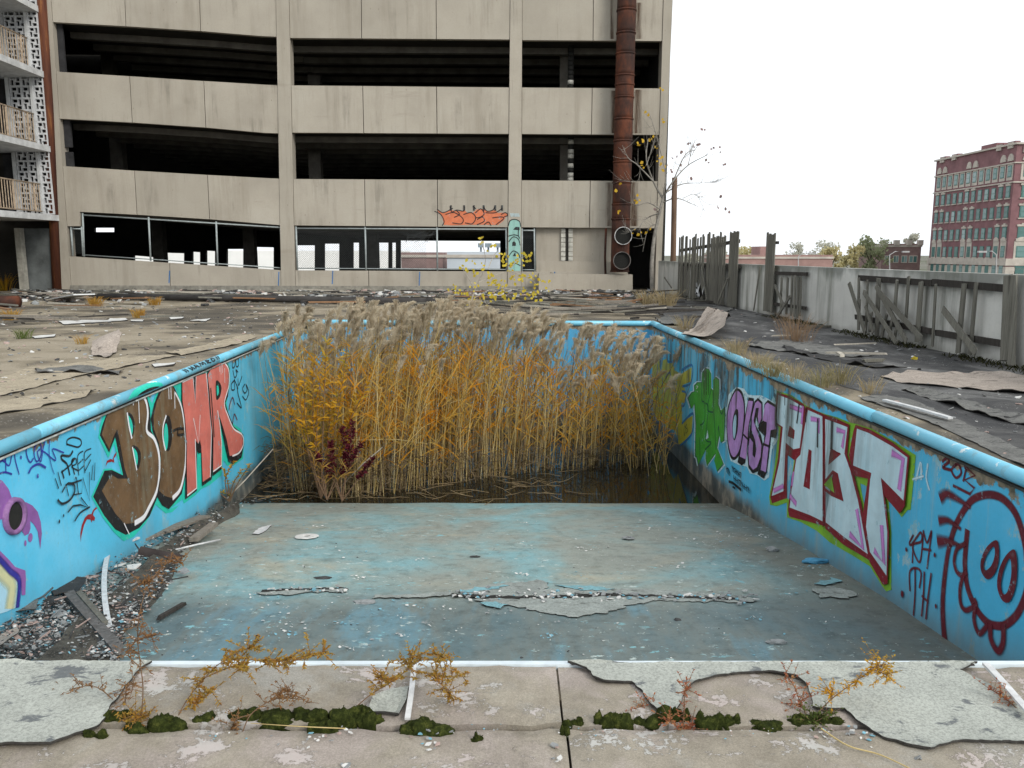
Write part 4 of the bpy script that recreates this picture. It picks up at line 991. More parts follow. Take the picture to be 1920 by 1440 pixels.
# back and side walls; openings in the back wall at deck level look out to the bright street
BK = Plane((0, 52.2), (math.cos(R(1.84)), 52.2 + math.sin(R(1.84))))
hs = [(176, 214, 427, 427, 435, 435), (250, 297, 479, 483, 486, 489), (310, 345, 474, 475, 492, 495), (360, 375, 472, 473, 494, 495), (386, 403, 470, 471, 495, 497), (425, 456, 467, 467, 501, 502), (467, 513, 463, 464, 503, 505), (556, 590, 460, 460, 499, 499), (608, 636, 457, 457, 498, 499), (662, 673, 455, 455, 495, 495), (709, 728, 455, 455, 494, 494), (735, 742, 455, 455, 493, 493), (751, 938, 451, 452, 494, 495)]
mb = MB()
outer = [(-260, -160), (1136, -160), (1136, 640), (-260, 640)]
f_ = [BK.px(*p) for p in outer]; hf = [[BK.px(x0, a), BK.px(x1, b), BK.px(x1, d_ + (9 if a > 440 else 0)), BK.px(x0, c_ + (9 if a > 440 else 0))] for x0, x1, a, b, c_, d_ in hs]
bk = lambda l: [p - BK.n * 0.3 for p in l]
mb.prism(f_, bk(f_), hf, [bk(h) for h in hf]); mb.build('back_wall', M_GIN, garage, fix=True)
u0, u1 = FAC.uv(88, 300)[0], FAC.uv(1243, 300)[0]
for u_ in (u0 - 22, u1 + 0.1):
    mb = MB(); zz = (-0.3, 17); mb.prism([FAC.P(u_, z, -0.6) for z in zz] + [FAC.P(u_, z, -19.2) for z in zz[::-1]], [FAC.P(u_ + .2, z, -0.6) for z in zz] + [FAC.P(u_ + .2, z, -19.2) for z in zz[::-1]]); mb.build('side_or_blocking_wall', M_GIN, garage, fix=True)
mb = MB(); mb.prism([FAC.P(u0 - 22, -.3, -.8), FAC.P(u0 + .2, -.3, -.8), FAC.P(u0 + .2, 17, -.8), FAC.P(u0 - 22, 17, -.8)], [FAC.P(u0 - 22, -.3, -1.0), FAC.P(u0 + .2, -.3, -1.0), FAC.P(u0 + .2, 17, -1.0), FAC.P(u0 - 22, 17, -1.0)]); mb.build('side_or_blocking_wall', M_GIN, garage, fix=True)  # unseen closure behind the wing, added to keep light out of the decks
mb = MB(); zt = FAC.uv(600, TOPY)[1]; mb.prism([FAC.P(u_, zt - .4, -0.24) for u_ in (u0 - 22, u1)] + [FAC.P(u_, zt - .2, -0.24) for u_ in (u1, u0 - 22)], [FAC.P(u_, zt - .4, -19) for u_ in (u0 - 22, u1)] + [FAC.P(u_, zt - .2, -19) for u_ in (u1, u0 - 22)]); mb.build('light_stop_roof', M_GIN, garage, fix=True)  # unseen roof added to stop light leaking in from above
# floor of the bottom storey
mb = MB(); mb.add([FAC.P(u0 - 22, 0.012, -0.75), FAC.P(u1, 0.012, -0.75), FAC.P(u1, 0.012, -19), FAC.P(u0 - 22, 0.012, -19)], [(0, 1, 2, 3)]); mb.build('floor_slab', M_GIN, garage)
# paint on the garage
gg = Graf(FAC, Zm(780, 370, 6.26))
gg.poly('orange', [(250, 150), (300, 180), (380, 160), (420, 150), (520, 165), (570, 150), (600, 180), (680, 170), (720, 140), (790, 135), (840, 165), (930, 150), (960, 185), (1030, 180), (1080, 200), (1050, 235), (1030, 270), (960, 325), (870, 322), (640, 322), (430, 330), (330, 325), (310, 240)])
for p in ([(220, 165), (290, 200), (330, 280), (310, 330)], [(250, 140), (320, 180), (430, 130)], [(400, 110), (420, 170), (480, 150), (560, 160), (565, 100)], [(350, 200), (450, 180), (550, 250), (530, 310), (430, 300)], [(470, 150), (510, 200), (450, 235)], [(560, 200), (650, 180), (700, 240), (660, 310), (580, 300)], [(700, 180), (760, 135), (800, 190), (760, 230), (700, 240)], [(790, 100), (830, 160), (900, 150), (930, 100)], [(720, 260), (780, 230), (800, 280), (720, 320)], [(820, 180), (930, 180), (1010, 130)], [(800, 320), (850, 290), (880, 330)], [(900, 240), (1000, 230), (1030, 250), (940, 320)], [(670, 110), (700, 130)], [(1000, 200), (1050, 180), (1080, 210), (1040, 225)]): gg.line('black', p, .035)
for x in (410, 565, 680, 795, 930, 1010): gg.line('black', [(x, 150), (x, 100)], .06, soft=.9)
gg.done('graffiti_letters', garage, 'orange and black graffiti lettering above the fenced opening')
g2 = Graf(Plane(tuple(FAC.P(0, 0, .036))[:2], tuple(FAC.P(1, 0, .036))[:2]), Zm(780, 370, 6.26))
g2.poly('seagreen', [(1088, 320), (1110, 275), (1160, 260), (1210, 280), (1225, 330), (1225, 865), (1088, 865)])
for p in ([(1085, 330), (1105, 275), (1160, 258), (1215, 285), (1228, 340)], [(1205, 370), (1200, 440), (1215, 480)], [(1088, 455), (1150, 440), (1205, 455)], [(1090, 520), (1140, 465), (1200, 490), (1222, 560)], [(1090, 690), (1140, 630), (1200, 660), (1222, 720)], [(1090, 800), (1150, 770), (1222, 800)]): g2.line('black', p, .035)
g2.poly('black', [(1140, 380), (1170, 345), (1215, 350), (1215, 385)]); g2.poly('black', [(1128, 570), (1130, 530), (1150, 515), (1172, 535), (1172, 570)]); g2.poly('black', [(1135, 690), (1165, 640), (1172, 690)])
for i in range(9): g2.line('whiteblue', [(1110 + i * 12, 190), (1118 + i * 12, 225)], .02, soft=.8)
g2.done('graffiti_letters', garage, 'sea green vertical graffiti letters on the column')
gr = Graf(FAC)                                              # bluish drips on the low wall
for x, y0, y1 in ((318, 508, 530), (523, 510, 535), (624, 508, 532), (787, 510, 535), (1040, 510, 530)): gr.line('blue', [(x, y0), (x - 1, y1)], .03, soft=.9)
gr.done('drip_marks', garage, 'thin bluish drip stains on the low wall')

# ---------------- chain-link fencing in the bottom openings
def chainlink(name, label, px_posts, ytop, ybot, torn=None, extra_rail=True, wire=True):
    """posts: list of (x top, x bottom); ytop/ybot functions of x"""
    e = empty(name, FAC.px(px_posts[0][1], ybot(px_posts[0][1]), -0.1), label, 'fence')
    for xt, xb in px_posts:
        mb = MB(); mb.tube([FAC.px(xt, ytop(xt), -0.08), FAC.px(xb, ybot(xb), -0.08)], 0.035, 10); mb.build('post', M_GALV, e)
    a, b = px_posts[0], px_posts[-1]
    mb = MB(); mb.tube([FAC.px(a[0], ytop(a[0]) + 4, -0.08), FAC.px(b[0], ytop(b[0]) + 4, -0.08)], 0.03, 10); mb.build('rail', M_GALV, e)
    if extra_rail:
        mb = MB(); mb.tube([FAC.px(a[1], ybot(a[1]) - 3, -0.08), FAC.px(b[1], ybot(b[1]) - 3, -0.08)], 0.02, 8); mb.build('rail', M_GALV, e)
    (ua, va), (ub, vb) = FAC.uv(a[0], ytop(a[0]) + 4), FAC.uv(b[0], ytop(b[0]) + 4)
    (uc, vc), (ud, vd) = FAC.uv(a[1], ybot(a[1])), FAC.uv(b[1], ybot(b[1]))
    mb = MB(); P_ = 0.085
    if torn: ub = FAC.uv(torn, 460)[0]
    hgt = max(va, vb) - min(vc, vd); n = int((ub - ua + hgt) / P_)
    tl = lambda u_: va + (vb - va) * (u_ - ua) / (ub - ua); bl = lambda u_: vc + (vd - vc) * (u_ - ua) / (ub - ua)
    w_ = 0.003
    for sgn in (1, -1):
        for i in range(-int(hgt / P_) - 2, n + 2):
            s0 = ua + i * P_; seg = []
            for k in range(int(hgt / P_) + 3):
                u_ = s0 + k * P_ if sgn > 0 else s0 + (hgt / P_ - k) * P_
                v_ = min(vc, vd) + k * P_
                if ua <= u_ <= ub and bl(u_) <= v_ <= tl(u_): seg.append((u_, v_))
            if len(seg) > 1:
                (x0, y0_), (x1, y1_) = seg[0], seg[-1]; d_ = Vector((x1 - x0, y1_ - y0_, 0)).normalized(); nn = Vector((-d_.y, d_.x, 0)) * w_
                mb.add([FAC.P(x0 + nn.x, y0_ + nn.y, -0.1 + sgn * .003), FAC.P(x1 + nn.x, y1_ + nn.y, -0.1 + sgn * .003), FAC.P(x1 - nn.x, y1_ - nn.y, -0.1 + sgn * .003), FAC.P(x0 - nn.x, y0_ - nn.y, -0.1 + sgn * .003)], [(0, 1, 2, 3)])
    if mb.f and wire: mb.build('wire_mesh', M_GALV_D, e, kind='stuff')
    return e
M_GALV_D = simple('galvanised_wire', (0.05, 0.055, 0.055), 0.25, 10, 0.5, 0.5, 0)
chainlink('chain_link_fence', 'chain-link fence in the sloping opening under the ramp', [(153, 156), (277, 281), (404, 407), (525, 529)], lambda x: 399 + (x - 153) * .0628, lambda x: 481 + (x - 156) * .066, wire=False)
chainlink('chain_link_fence', 'short low chain-link piece at the ramp end by the rusty stack pipe', [(131, 135), (151, 154)], lambda x: 425, lambda x: 480, extra_rail=False)
chainlink('chain_link_fence', 'torn chain-link fence in the middle opening under the orange graffiti', [(554, 557), (684, 686), (819, 820), (949, 950)], lambda x: 424 + (x - 554) * .005, lambda x: 506 + (x - 557) * .006, torn=800)
chainlink('chain_link_gate', 'narrow chain-link gate right of the sea green painted column', [(979, 979), (1002, 1003)], lambda x: 428, lambda x: 509)
# hanging torn corner of wire mesh
mb = MB(); rs = random.Random(5)
for i in range(26):
    x = 560 + i * 10
    a, b = FAC.px(820 - rs.uniform(0, 70), 430 + rs.uniform(0, 10), 0.0), FAC.px(790 + rs.uniform(-30, 28), 440 + rs.uniform(0, 16), 0.05)
    mb.tube([a, (a + b) / 2 + Vector((0, 0, -.06)), b], 0.005, 4)
props(mb.build('torn_wire_mesh', M_GALV_D), 'torn scrap of chain-link hanging by the middle fence post', 'wire mesh')

# ---------------- rusty duct stack in front of the garage
duct = empty('rusty_duct', FAC.px(1160, 505, 0.6), 'tall rust-brown round duct running up the garage front', 'duct')
dp = lambda y: FAC.px(1171 - .0265 * y, y, 0.55)
ys = [TOPY, -100, -60, -12, 28, 70, 108, 148, 165, 188, 228, 268, 307, 345, 385, 412, 508]
for ya, yb in zip(ys, ys[1:]):
    mb = MB(); a, b = dp(ya), dp(yb); r = 0.355 + .004 * random.random()
    n = 5
    mb.tube([a.lerp(b, i / n) for i in range(n + 1)], [r] * (n + 1), 28); mb.build('duct_section', M_RUST, duct)
    mb = MB(); mb.tube([b + Vector((0, 0, .03)), b - Vector((0, 0, .03))], r + .022, 28); mb.build('flange', M_RUST, duct)
M_RUSTG = simple('dull_duct_rim', (0.15, 0.14, 0.13), 0.4, 8, 0.5); M_RIM = simple('bright_duct_rim', (0.55, 0.55, 0.54), 0.5, 8, 0.4, 0.5, 0.1)
for cy, lab, rm in ((443, 'upper round duct mouth with bright rim', M_RIM), (488, 'lower round duct mouth with dull rim', M_RUSTG)):
    c_ = FAC.px(1160.5 - (cy - 443) * .05, cy, 1.03)
    for nm, r0, r1_, o0, o1, mt in (('duct_mouth', 0.335, 0.335, -0.5, 0.0, M_RUST), ('rim', 0.342, 0.338, -0.01, 0.03, rm)):
        mb = MB(); n = 30; vs_, fs = [], []
        prof = [(o0, r0), (o1, r0), (o1, r1_ - 0.02), (o0, r1_ - 0.02)]
        for i in range(n):
            th = 2 * math.pi * i / n
            for o, r in prof: vs_.append(c_ + FAC.n * o + FAC.u * (r * math.cos(th)) + Vector((0, 0, r * math.sin(th))))
        for i in range(n):
            for j_ in range(4): fs.append((i * 4 + j_, i * 4 + (j_ + 1) % 4, ((i + 1) % n) * 4 + (j_ + 1) % 4, ((i + 1) % n) * 4 + j_))
        mb.add(vs_, fs, smooth=False); mb.build(nm, mt, duct, label=lab if nm == 'rim' else None, fix=True)
    mb = MB(); mb.add([c_ - FAC.n * 0.09 + FAC.u * (0.32 * math.cos(t)) + Vector((0, 0, .32 * math.sin(t))) for t in [2 * math.pi * i / 24 for i in range(24)]], [tuple(range(24))]); mb.build('duct_mouth_shade', M_DARK, duct)  # flat black disc paints the shade of the hollow mouth
mb = MB(); fprism(mb, [(1008, 512), (1180, 514), (1180, 550), (1008, 550)], 0.75, 0.13)
M_STAIN = simple('rust_stained_concrete', (0.24, 0.185, 0.12), 0.55, 3, k=(1, 1, .3))
mb.build('plinth', M_GAR, garage, fix=True)
mb = MB(); mb.tube([FAC.px(1135, 428, .2), FAC.px(1133, 480, .2), FAC.px(1134, 528, .25)], 0.045, 8)
props(mb.build('drain_pipe', M_RUST), 'thin dark drain pipe beside the round duct', 'pipe')
# rust run-off beside the duct (stain with its own shape)
m = NT('rust_runoff', 0.85, 0.2); m.color((0.085, 0.045, 0.025))
m.alpha(m.math('MULTIPLY', m.attr('cov'), m.step(m.noise(2.2, 7, 0.7, m.scale(k=(2, 2, .15))), 0.34, 0.58)))
for nm, (x0, x1, y0, y1) in enumerate(((1144, 1156, 170, 250), (1186, 1206, 5, 73), (1183, 1205, 168, 250), (1134, 1150, 342, 424), (1179, 1198, 342, 424), (1143, 1152, -60, 73))):
    mb = MB(); vs_, cv_ = [], []
    for i in range(2):
        for j_, a in ((0, 0.0), (1, 0.8), (2, 0.8), (3, 0.0)):
            vs_.append(FAC.px(x0 + (x1 - x0) * j_ / 3, (y0, y1)[i], 0.004)); cv_.append(a)
    mb.add(vs_, [(j_, j_ + 1, j_ + 5, j_ + 4) for j_ in range(3)], 0, cv_); mb.build('rust_stain', m.mat, garage, cov=True)

# ================================================================ HOTEL WING with balconies, far left
M_WINGW = simple('wing_white_paint', (0.50, 0.51, 0.51), 0.25, 3)
M_BREEZE = simple('white_screen_block', (0.53, 0.54, 0.55), 0.2, 6)
M_RAILING = simple('rusty_cream_railing', (0.42, 0.33, 0.24), 0.45, 6, 0.6)
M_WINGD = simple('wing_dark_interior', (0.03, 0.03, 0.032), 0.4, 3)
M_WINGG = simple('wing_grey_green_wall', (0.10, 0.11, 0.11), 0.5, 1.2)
wing = empty('hotel_wing', AT(40, 540, 32), 'white hotel wing with balconies and patterned screen blocks', 'building')
YW = 32.2
ux = Vector((-0.033, 1, 0)).normalized()
def W(px, py, y=YW): return AT(px, py, y)
sc_z = []
# one patterned block: four slots turning round a solid middle, 0.42 x 0.42 m
def breeze_mesh():
    mb = MB(); s = 0.42; t = 0.10; b = 0.036
    H_ = s / 2
    slots = []
    mb.box((0, 0, H_ - b / 2), (s, t, b)); mb.box((0, 0, -H_ + b / 2), (s, t, b)); mb.box((-H_ + b / 2, 0, 0), (b, t, s - 2 * b)); mb.box((H_ - b / 2, 0, 0), (b, t, s - 2 * b))
    mb.box((0, 0, 0), (0.12, t, 0.12))
    i = (s / 2 - b); q = 0.022
    mb.box((q + 0.02, 0, (i + 0.06) / 2), (0.036, t, i - 0.06)); mb.box((-q - 0.02, 0, -(i + 0.06) / 2), (0.036, t, i - 0.06))
    mb.box(((i + 0.06) / 2, 0, -q - 0.02), (i - 0.06, t, 0.036)); mb.box((-(i + 0.06) / 2, 0, q + 0.02), (i - 0.06, t, 0.036))
    return mb.mesh('breeze_block', M_BREEZE)
BRZ = breeze_mesh()
storeys = [(-110, 10), (10, 133), (140, 273), (282, 402)]     # rows at the wide screen: top, bottom in photo rows
for ya, yb in storeys:
    ym = (ya + yb) / 2; sh = .072 * (ym - 340)
    xl, xm, xr = 32 + sh, 74 + sh, 93 + sh
    zt, zb = W(50, ya).z, W(50, yb).z
    rows = 6; bs = (zt - zb) / rows
    for k in range(rows):
        zc = zt - bs * (k + .5)
        shk = .072 * (ya + (yb - ya) * (k + .5) / rows - 340)
        x0 = W(32, 300).x
        for col in range(2):
            M_ = Matrix.Translation((x0 + 0.42 * (col + .5) * 1.02, YW, zc)) @ Matrix.Diagonal((1.0, 1, bs / 0.42, 1)); link('breeze_block', BRZ, wing, M_)
        M_ = Matrix.Translation((W(75, 300).x + 0.21, YW - .02, zc)) @ Matrix.Diagonal((0.85, 1, bs / 0.42, 1)); link('breeze_block', BRZ, wing, M_)
    mb = MB(); mb.box((W(60, 300).x, YW + .55, (zt + zb) / 2), (2.6, .1, zt - zb)); mb.build('recess_shade_panel', M_WINGD, wing)  # near-black panel added so the block slots look shaded
    xp = W(73.5, 300).x
    mb = MB(); mb.box((xp, YW - .03, (zt + zb) / 2), (0.11, 0.2, zt - zb)); mb.build('screen_post', M_WINGW, wing)
    mb = MB(); mb.box((W(29, 300).x - .02, YW, (zt + zb) / 2), (0.12, 0.2, zt - zb)); mb.build('screen_post', M_WINGW, wing)
    # balcony slab: its outer edge runs back towards the garage
    e1 = W(97, 300); p1 = Vector((e1.x - .02, YW + .25, 0)); p0 = p1 - ux * 9
    mb = MB(); sl = [p0, p1, p1 + Vector((-3.2, 0, 0)), p0 + Vector((-3.2, 0, 0))]
    mb.prism([p + Vector((0, 0, zb - .02)) for p in sl], [p + Vector((0, 0, zb - .24)) for p in sl]); mb.build('balcony_slab', M_WINGW, wing, fix=True)
    # railing
    q1 = Vector((W(76, 300).x, YW - .2, 0)); q0 = q1 - ux * 8
    for dz, r in ((1.12, .03), (0.1, .025)):
        mb = MB(); mb.tube([q0 + Vector((0, 0, zb + dz)), q1 + Vector((0, 0, zb + dz))], r, 8); mb.build('handrail', M_RAILING, wing)
    n = 46
    for i in range(n):
        p = q0.lerp(q1, (i + .5) / n)
        if (q1 - p).length > 4.6: continue
        mb = MB(); w_ = .028 if i % 8 == 3 else .012; mb.box(p + Vector((0, 0, zb + .6)), (w_ * 2, w_ * 2, 1.04)); mb.build('baluster', M_RAILING, wing)
    # room wall behind the balcony with a dark doorway
    wx = W(22, 300).x - .5
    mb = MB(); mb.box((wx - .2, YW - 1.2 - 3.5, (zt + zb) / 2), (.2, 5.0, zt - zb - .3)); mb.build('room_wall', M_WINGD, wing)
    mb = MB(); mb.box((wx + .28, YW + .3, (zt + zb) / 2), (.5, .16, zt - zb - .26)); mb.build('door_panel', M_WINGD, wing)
# ground floor of the wing
mb = MB(); a, b = W(97, 424), W(97, 548); xr = a.x - .05
mb.box((xr - .6, YW + .28, (a.z) / 2 - .03), (1.2, .2, a.z - .1)); mb.build('ground_wall', M_WINGG, wing)
mb = MB(); mb.box((W(43, 480).x, YW - .1, a.z / 2 - .03), (.2, .3, a.z - .1)); mb.build('post', simple('stained_post', (.30, .29, .25), .4, 3), wing)
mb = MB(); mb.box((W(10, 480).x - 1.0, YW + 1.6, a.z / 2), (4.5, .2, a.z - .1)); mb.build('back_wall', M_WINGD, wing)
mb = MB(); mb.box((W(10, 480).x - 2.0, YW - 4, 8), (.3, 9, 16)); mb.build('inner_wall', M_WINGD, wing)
# stack pipe in the corner
pipe = MB(); pipe.tube([AT(72, -90, 32.35), AT(91, 200, 32.35), AT(107, 545, 32.35)], 0.17, 14)
m = NT('orange_rust', 0.8, .3); a = m.noise(1.1, 8, .7, m.scale(k=(2, 2, .25)))
m.color(m.ramp(a, [(.38, (.045, .014, .010)), (.55, (.11, .035, .015)), (.68, (.30, .13, .035))])); m.bump(a, .4, .01)
props(pipe.build('stack_pipe', m.mat), 'dark rusty pipe in the corner between hotel wing and garage', 'pipe')
# ================================================================ PARAPET with the wrecked timber fence
def parapet_mat():
    m = NT('parapet_paint_stained', 0.85, 0.2)
    big = m.noise(0.7, 6, .6); fine = m.noise(25, 7, .75); sv = m.noise(2.2, 8, .7, m.scale(k=(1, 1, .08)))
    c = m.ramp(big, [(.35, (.50, .50, .47)), (.65, (.64, .64, .60))])
    X, Y, Z = m.xyz()
    top = m.math('ADD', Z, m.math('MULTIPLY', m.noise(1.4, 7, .65, m.scale(k=(1, 1, .4))), 0.9))
    c = m.mix(m.math('MULTIPLY', m.step(top, 1.42, 1.62), .8), c, (.19, .20, .18))
    zone = m.step(m.noise(.45, 3, .5, m.scale(k=(1, 1, .1), off=(3.4, 0, 0))), .40, .52)
    c = m.mix(m.math('MULTIPLY', m.math('MULTIPLY', m.step(sv, .46, .64), zone), .75), c, (.13, .14, .11))
    c = m.mix(m.math('MULTIPLY', m.step(sv, .54, .68), .4), c, (.2, .2, .17))
    low = m.math('SUBTRACT', .16, m.math('MULTIPLY', m.noise(2.5, 6), .3))
    c = m.mix(m.math('MULTIPLY', m.step(m.math('SUBTRACT', low, Z), -.12, .1), .7), c, (.10, .10, .075))
    c = m.mix(m.math('MULTIPLY', m.step(fine, .5, .75), .2), c, (.25, .25, .22))
    m.color(c); m.bump(fine, .35, .008); return m.mat
M_PARA = parapet_mat()
par = MB(); ZT = 1.22
fp = [PAR.P(-7.5, 0 - .06), PAR.P(-7.5, ZT), PAR.P(21.8, ZT - .03), PAR.P(21.8, -.06)]
par.prism(fp, [p - PAR.n * .24 for p in fp])
props(par.build('parapet_wall', M_PARA, fix=True), 'stained off-white concrete parapet along the roof edge', 'wall')
def wood(name, c, var=.45):
    m = NT(name, .9, .15); v = m.scale(k=(9, 9, .6)); a = m.noise(3, 8, .7, v); b = m.noise(.9, 4)
    col = m.ramp(a, [(.3, tuple(q * (1 - var) for q in c)), (.7, tuple(q * (1 + var) for q in c))])
    col = m.mix(m.math('MULTIPLY', m.rnd(), .45), col, tuple(q * .45 for q in c))
    m.color(col); m.bump(a, .5, .006); return m.mat
M_WOOD, M_WOODD = wood('weathered_grey_wood', (.17, .165, .14)), wood('dark_wet_wood', (.055, .05, .045))
def UV(px, py): return PAR.uv(px, py)
def board(e, x0, y0, x1, y1, w, off=.10, t=.022, name='board', mat=None, label=None, jag=.02):
    mb = MB(); a, b = PAR.px(x0, y0, off), PAR.px(x1, y1, off)
    mb.bar(a, b, w, t, up=PAR.u if abs(b.z - a.z) > abs((b - a).dot(PAR.u)) * 0 and abs((b - a).normalized().z) > .3 else Vector((0, 0, 1)), jag=jag)
    return mb.build(name, mat or M_WOOD, e, label=label)
fe = empty('timber_fence', PAR.px(1330, 560, .1), 'tall grey plank fence still standing at the far end of the parapet', 'fence')
rs = random.Random(11)
ua, ub = UV(1280, 500)[0], UV(1366, 500)[0]
def vboard(e, u_, z0, z1, w_, off, lean=0.0):
    mb = MB(); mb.bar(PAR.P(u_ + lean, z0, off), PAR.P(u_, z1, off), w_, .02, up=PAR.u, jag=.03); mb.build('board', M_WOOD, e)
k_ = max(ua, ub)
while k_ > min(ua, ub):
    if rs.random() > .10: vboard(fe, k_, 0.02, 2.02 + rs.uniform(-.10, .08), .15, .12 + rs.uniform(-.012, .012), rs.uniform(-.03, .03))
    k_ -= .19
board(fe, 1278, 470, 1392, 452, .10, .075, .04, 'rail', M_WOODD); board(fe, 1278, 496, 1392, 500, .10, .075, .04, 'rail', M_WOODD)
for i in range(5): vboard(fe, UV(1376, 500)[0] - i * .16, .03, 2.06 + rs.uniform(-.05, .05), .145, .12)
fe2 = empty('timber_fence', PAR.px(1450, 590, .1), 'lone pair of tall grey planks standing above the parapet', 'fence')
for i in range(4): vboard(fe2, UV(1447, 500)[0] - i * .15, .12, 1.93 + rs.uniform(-.04, .04), .14, .13)
board(fe2, 1447, 455, 1466, 455, .07, .09, .04, 'rail', M_WOODD); board(fe2, 1461, 512, 1520, 514, .08, .08, .05, 'rail', M_WOODD); board(fe2, 1459, 570, 1518, 578, .07, .08, .05, 'rail', M_WOODD)
for x0, y0, x1, y1 in ((1476, 520, 1474, 588), (1488, 520, 1485, 590), (1496, 518, 1494, 592), (1502, 518, 1500, 594), (1508, 520, 1506, 595), (1513, 518, 1511, 592)): board(fe2, x0, y0, x1, y1, .085, .13)
fe3 = empty('timber_fence', PAR.px(1760, 640, .1), 'broken fence frame with dark rails and narrow battens on the parapet', 'fence')
board(fe3, 1619, 521, 1758, 531, .10, .07, .06, 'rail', M_WOODD); board(fe3, 1758, 529, 1912, 542, .10, .072, .06, 'rail', M_WOODD)
board(fe3, 1612, 594, 1753, 621, .09, .07, .06, 'rail', M_WOODD); board(fe3, 1766, 624, 1900, 646, .09, .072, .06, 'rail', M_WOODD)
for x0, y0, x1, y1, w_ in ((1623, 522, 1622, 620, .07), (1640, 524, 1636, 625, .05), (1661, 522, 1657, 630, .13), (1696, 525, 1692, 575, .08), (1718, 517, 1713, 598, .07), (1742, 528, 1734, 641, .12), (1770, 532, 1763, 650, .05), (1824, 533, 1812, 660, .10), (1847, 529, 1835, 666, .07)): board(fe3, x0, y0, x1, y1, w_, .125)
for x0, y0, x1, y1, w_ in ((1908, 517, 1901, 677, .16), (1918, 516, 1914, 685, .15)): board(fe3, x0, y0, x1, y1, w_, .13)
loose = [('long loose grey plank leaning against the broken fence frame', 1660, 535, 1727, 640, .09), ('loose plank crossing the middle of the broken fence frame', 1666, 545, 1758, 635, .085), ('loose plank leaning steeply at the end of the dark fence rail', 1611, 530, 1650, 625, .085),
         ('loose plank slanting behind the long leaning plank', 1641, 548, 1712, 643, .08), ('single loose plank leaning right of the broken fence frame', 1789, 580, 1861, 660, .10), ('short loose plank hanging under the lower fence rail', 1642, 574, 1664, 625, .06),
         ('short loose batten leaning by the lone tall planks', 1468, 535, 1492, 575, .07), ('dark loose plank crossing low behind the leaning batten', 1499, 555, 1476, 598, .08), ('thin loose batten hanging left of the lone tall planks', 1438, 500, 1431, 582, .05),
         ('slender plank leaning across the standing plank fence', 1326, 500, 1340, 560, .05), ('plank leaning at the end of the standing plank fence', 1378, 520, 1362, 570, .08), ('small crossed stick at the fence foot by the bare tree', 1256, 520, 1274, 540, .05)]
for i, (lab, x0, y0, x1, y1, w_) in enumerate(loose):
    mb = MB(); a, b = PAR.px(x0, y0, .17 + .012 * (i % 4)), PAR.px(x1, y1, .24 + .012 * (i % 4)); mb.bar(a, b, w_, .024, up=PAR.u, jag=.03)
    props(mb.build('loose_plank', M_WOOD), lab, 'plank', 'loose fence planks')
for i, (x0, y0, x1, y1) in enumerate(((1678, 590, 1668, 632), (1690, 596, 1682, 636), (1702, 600, 1694, 638), (1652, 585, 1648, 622), (1630, 560, 1628, 618))): board(fe3, x0, y0, x1, y1, .06, .14 + .01 * i)
# tall weathered post behind the parapet
mb = MB(); a = AT(1265, 333, 30.8); b = AT(1262, 500, 30.8); mb.tube([b - Vector((0, 0, 1)), b, a.lerp(b, .4), a], [.11, .105, .10, .098], 10)
props(mb.build('wooden_post', simple('brown_post', (.12, .075, .05), .4, 3, k=(3, 3, .4))), 'tall brown wooden post rising behind the parapet corner', 'post')

# ================================================================ FAR BUILDINGS
M_BRICK = simple('red_brick_far', (.20, .105, .112), .25, .5); M_BRICK2 = simple('brown_brick_far', (.24, .165, .155), .3, .4)  # tower brick lightened and pinkened to carry the haze in its colour
M_TERRA = simple('cream_terracotta', (.46, .42, .37), .18, .8); M_GLASS = NT('far_window_glass', .25, .5)
mg = M_GLASS; mg.color(mg.ramp(mg.rnd(), [(.0, (.05, .13, .12)), (.5, (.11, .22, .21)), (1., (.26, .36, .36))])); M_GLASS = mg.mat
M_WFR = simple('far_window_frame', (.10, .20, .18), .15, 2)
hb = empty('brick_tower', (86, 156, -7), 'seven-storey dark red brick building with cream terracotta trim', 'building')
CX, CY, LY = 86.3, 145.0, 172.0
def HZ_(py, y): return AT(1880, py, y).z
ztop = HZ_(268, CY)
mb = MB(); mb.box((CX + 14, (CY + LY) / 2, (ztop - 7) / 2 - .0), (28, LY - CY, ztop + 7)); mb.build('wall', M_BRICK, hb)
fl_z = [HZ_(y, CY) for y in (320, 359, 397, 436, 472, 504)]
win = MB(); win.box((0, 0, 0), (1.2, .16, 2.0)); ME_FR = win.mesh('window', M_WFR)
def pane_mesh(w_, h_):
    q = MB(); q.box((0, 0, h_ * .24), (w_, .08, h_ * .44)); q.box((0, 0, -h_ * .24), (w_, .08, h_ * .44)); return q.mesh('pane', M_GLASS)
ME_PN = pane_mesh(.98, 1.85)
sillm = MB(); sillm.box((0, 0, 0), (1.5, .3, .2)); ME_SL = sillm.mesh('sill', M_TERRA)
linm = MB(); linm.box((0, 0, 0), (1.5, .3, .34)); linm.box((0, 0, .25), (.5, .32, .3)); ME_LN = linm.mesh('lintel', M_TERRA)
archm = MB(); n = 10
apts = [Vector((.85 * math.cos(math.pi * i / n), 0, 1.25 * math.sin(math.pi * i / n))) for i in range(n + 1)]
archm.prism([p + Vector((0, -.16, 0)) for p in apts], [p + Vector((0, .16, 0)) for p in apts]); ME_AR = archm.mesh('arch', M_TERRA)
surm = MB(); surm.box((0, 0, 0), (1.9, .22, 2.9)); ME_SU = surm.mesh('surround', M_TERRA)
ny = 12
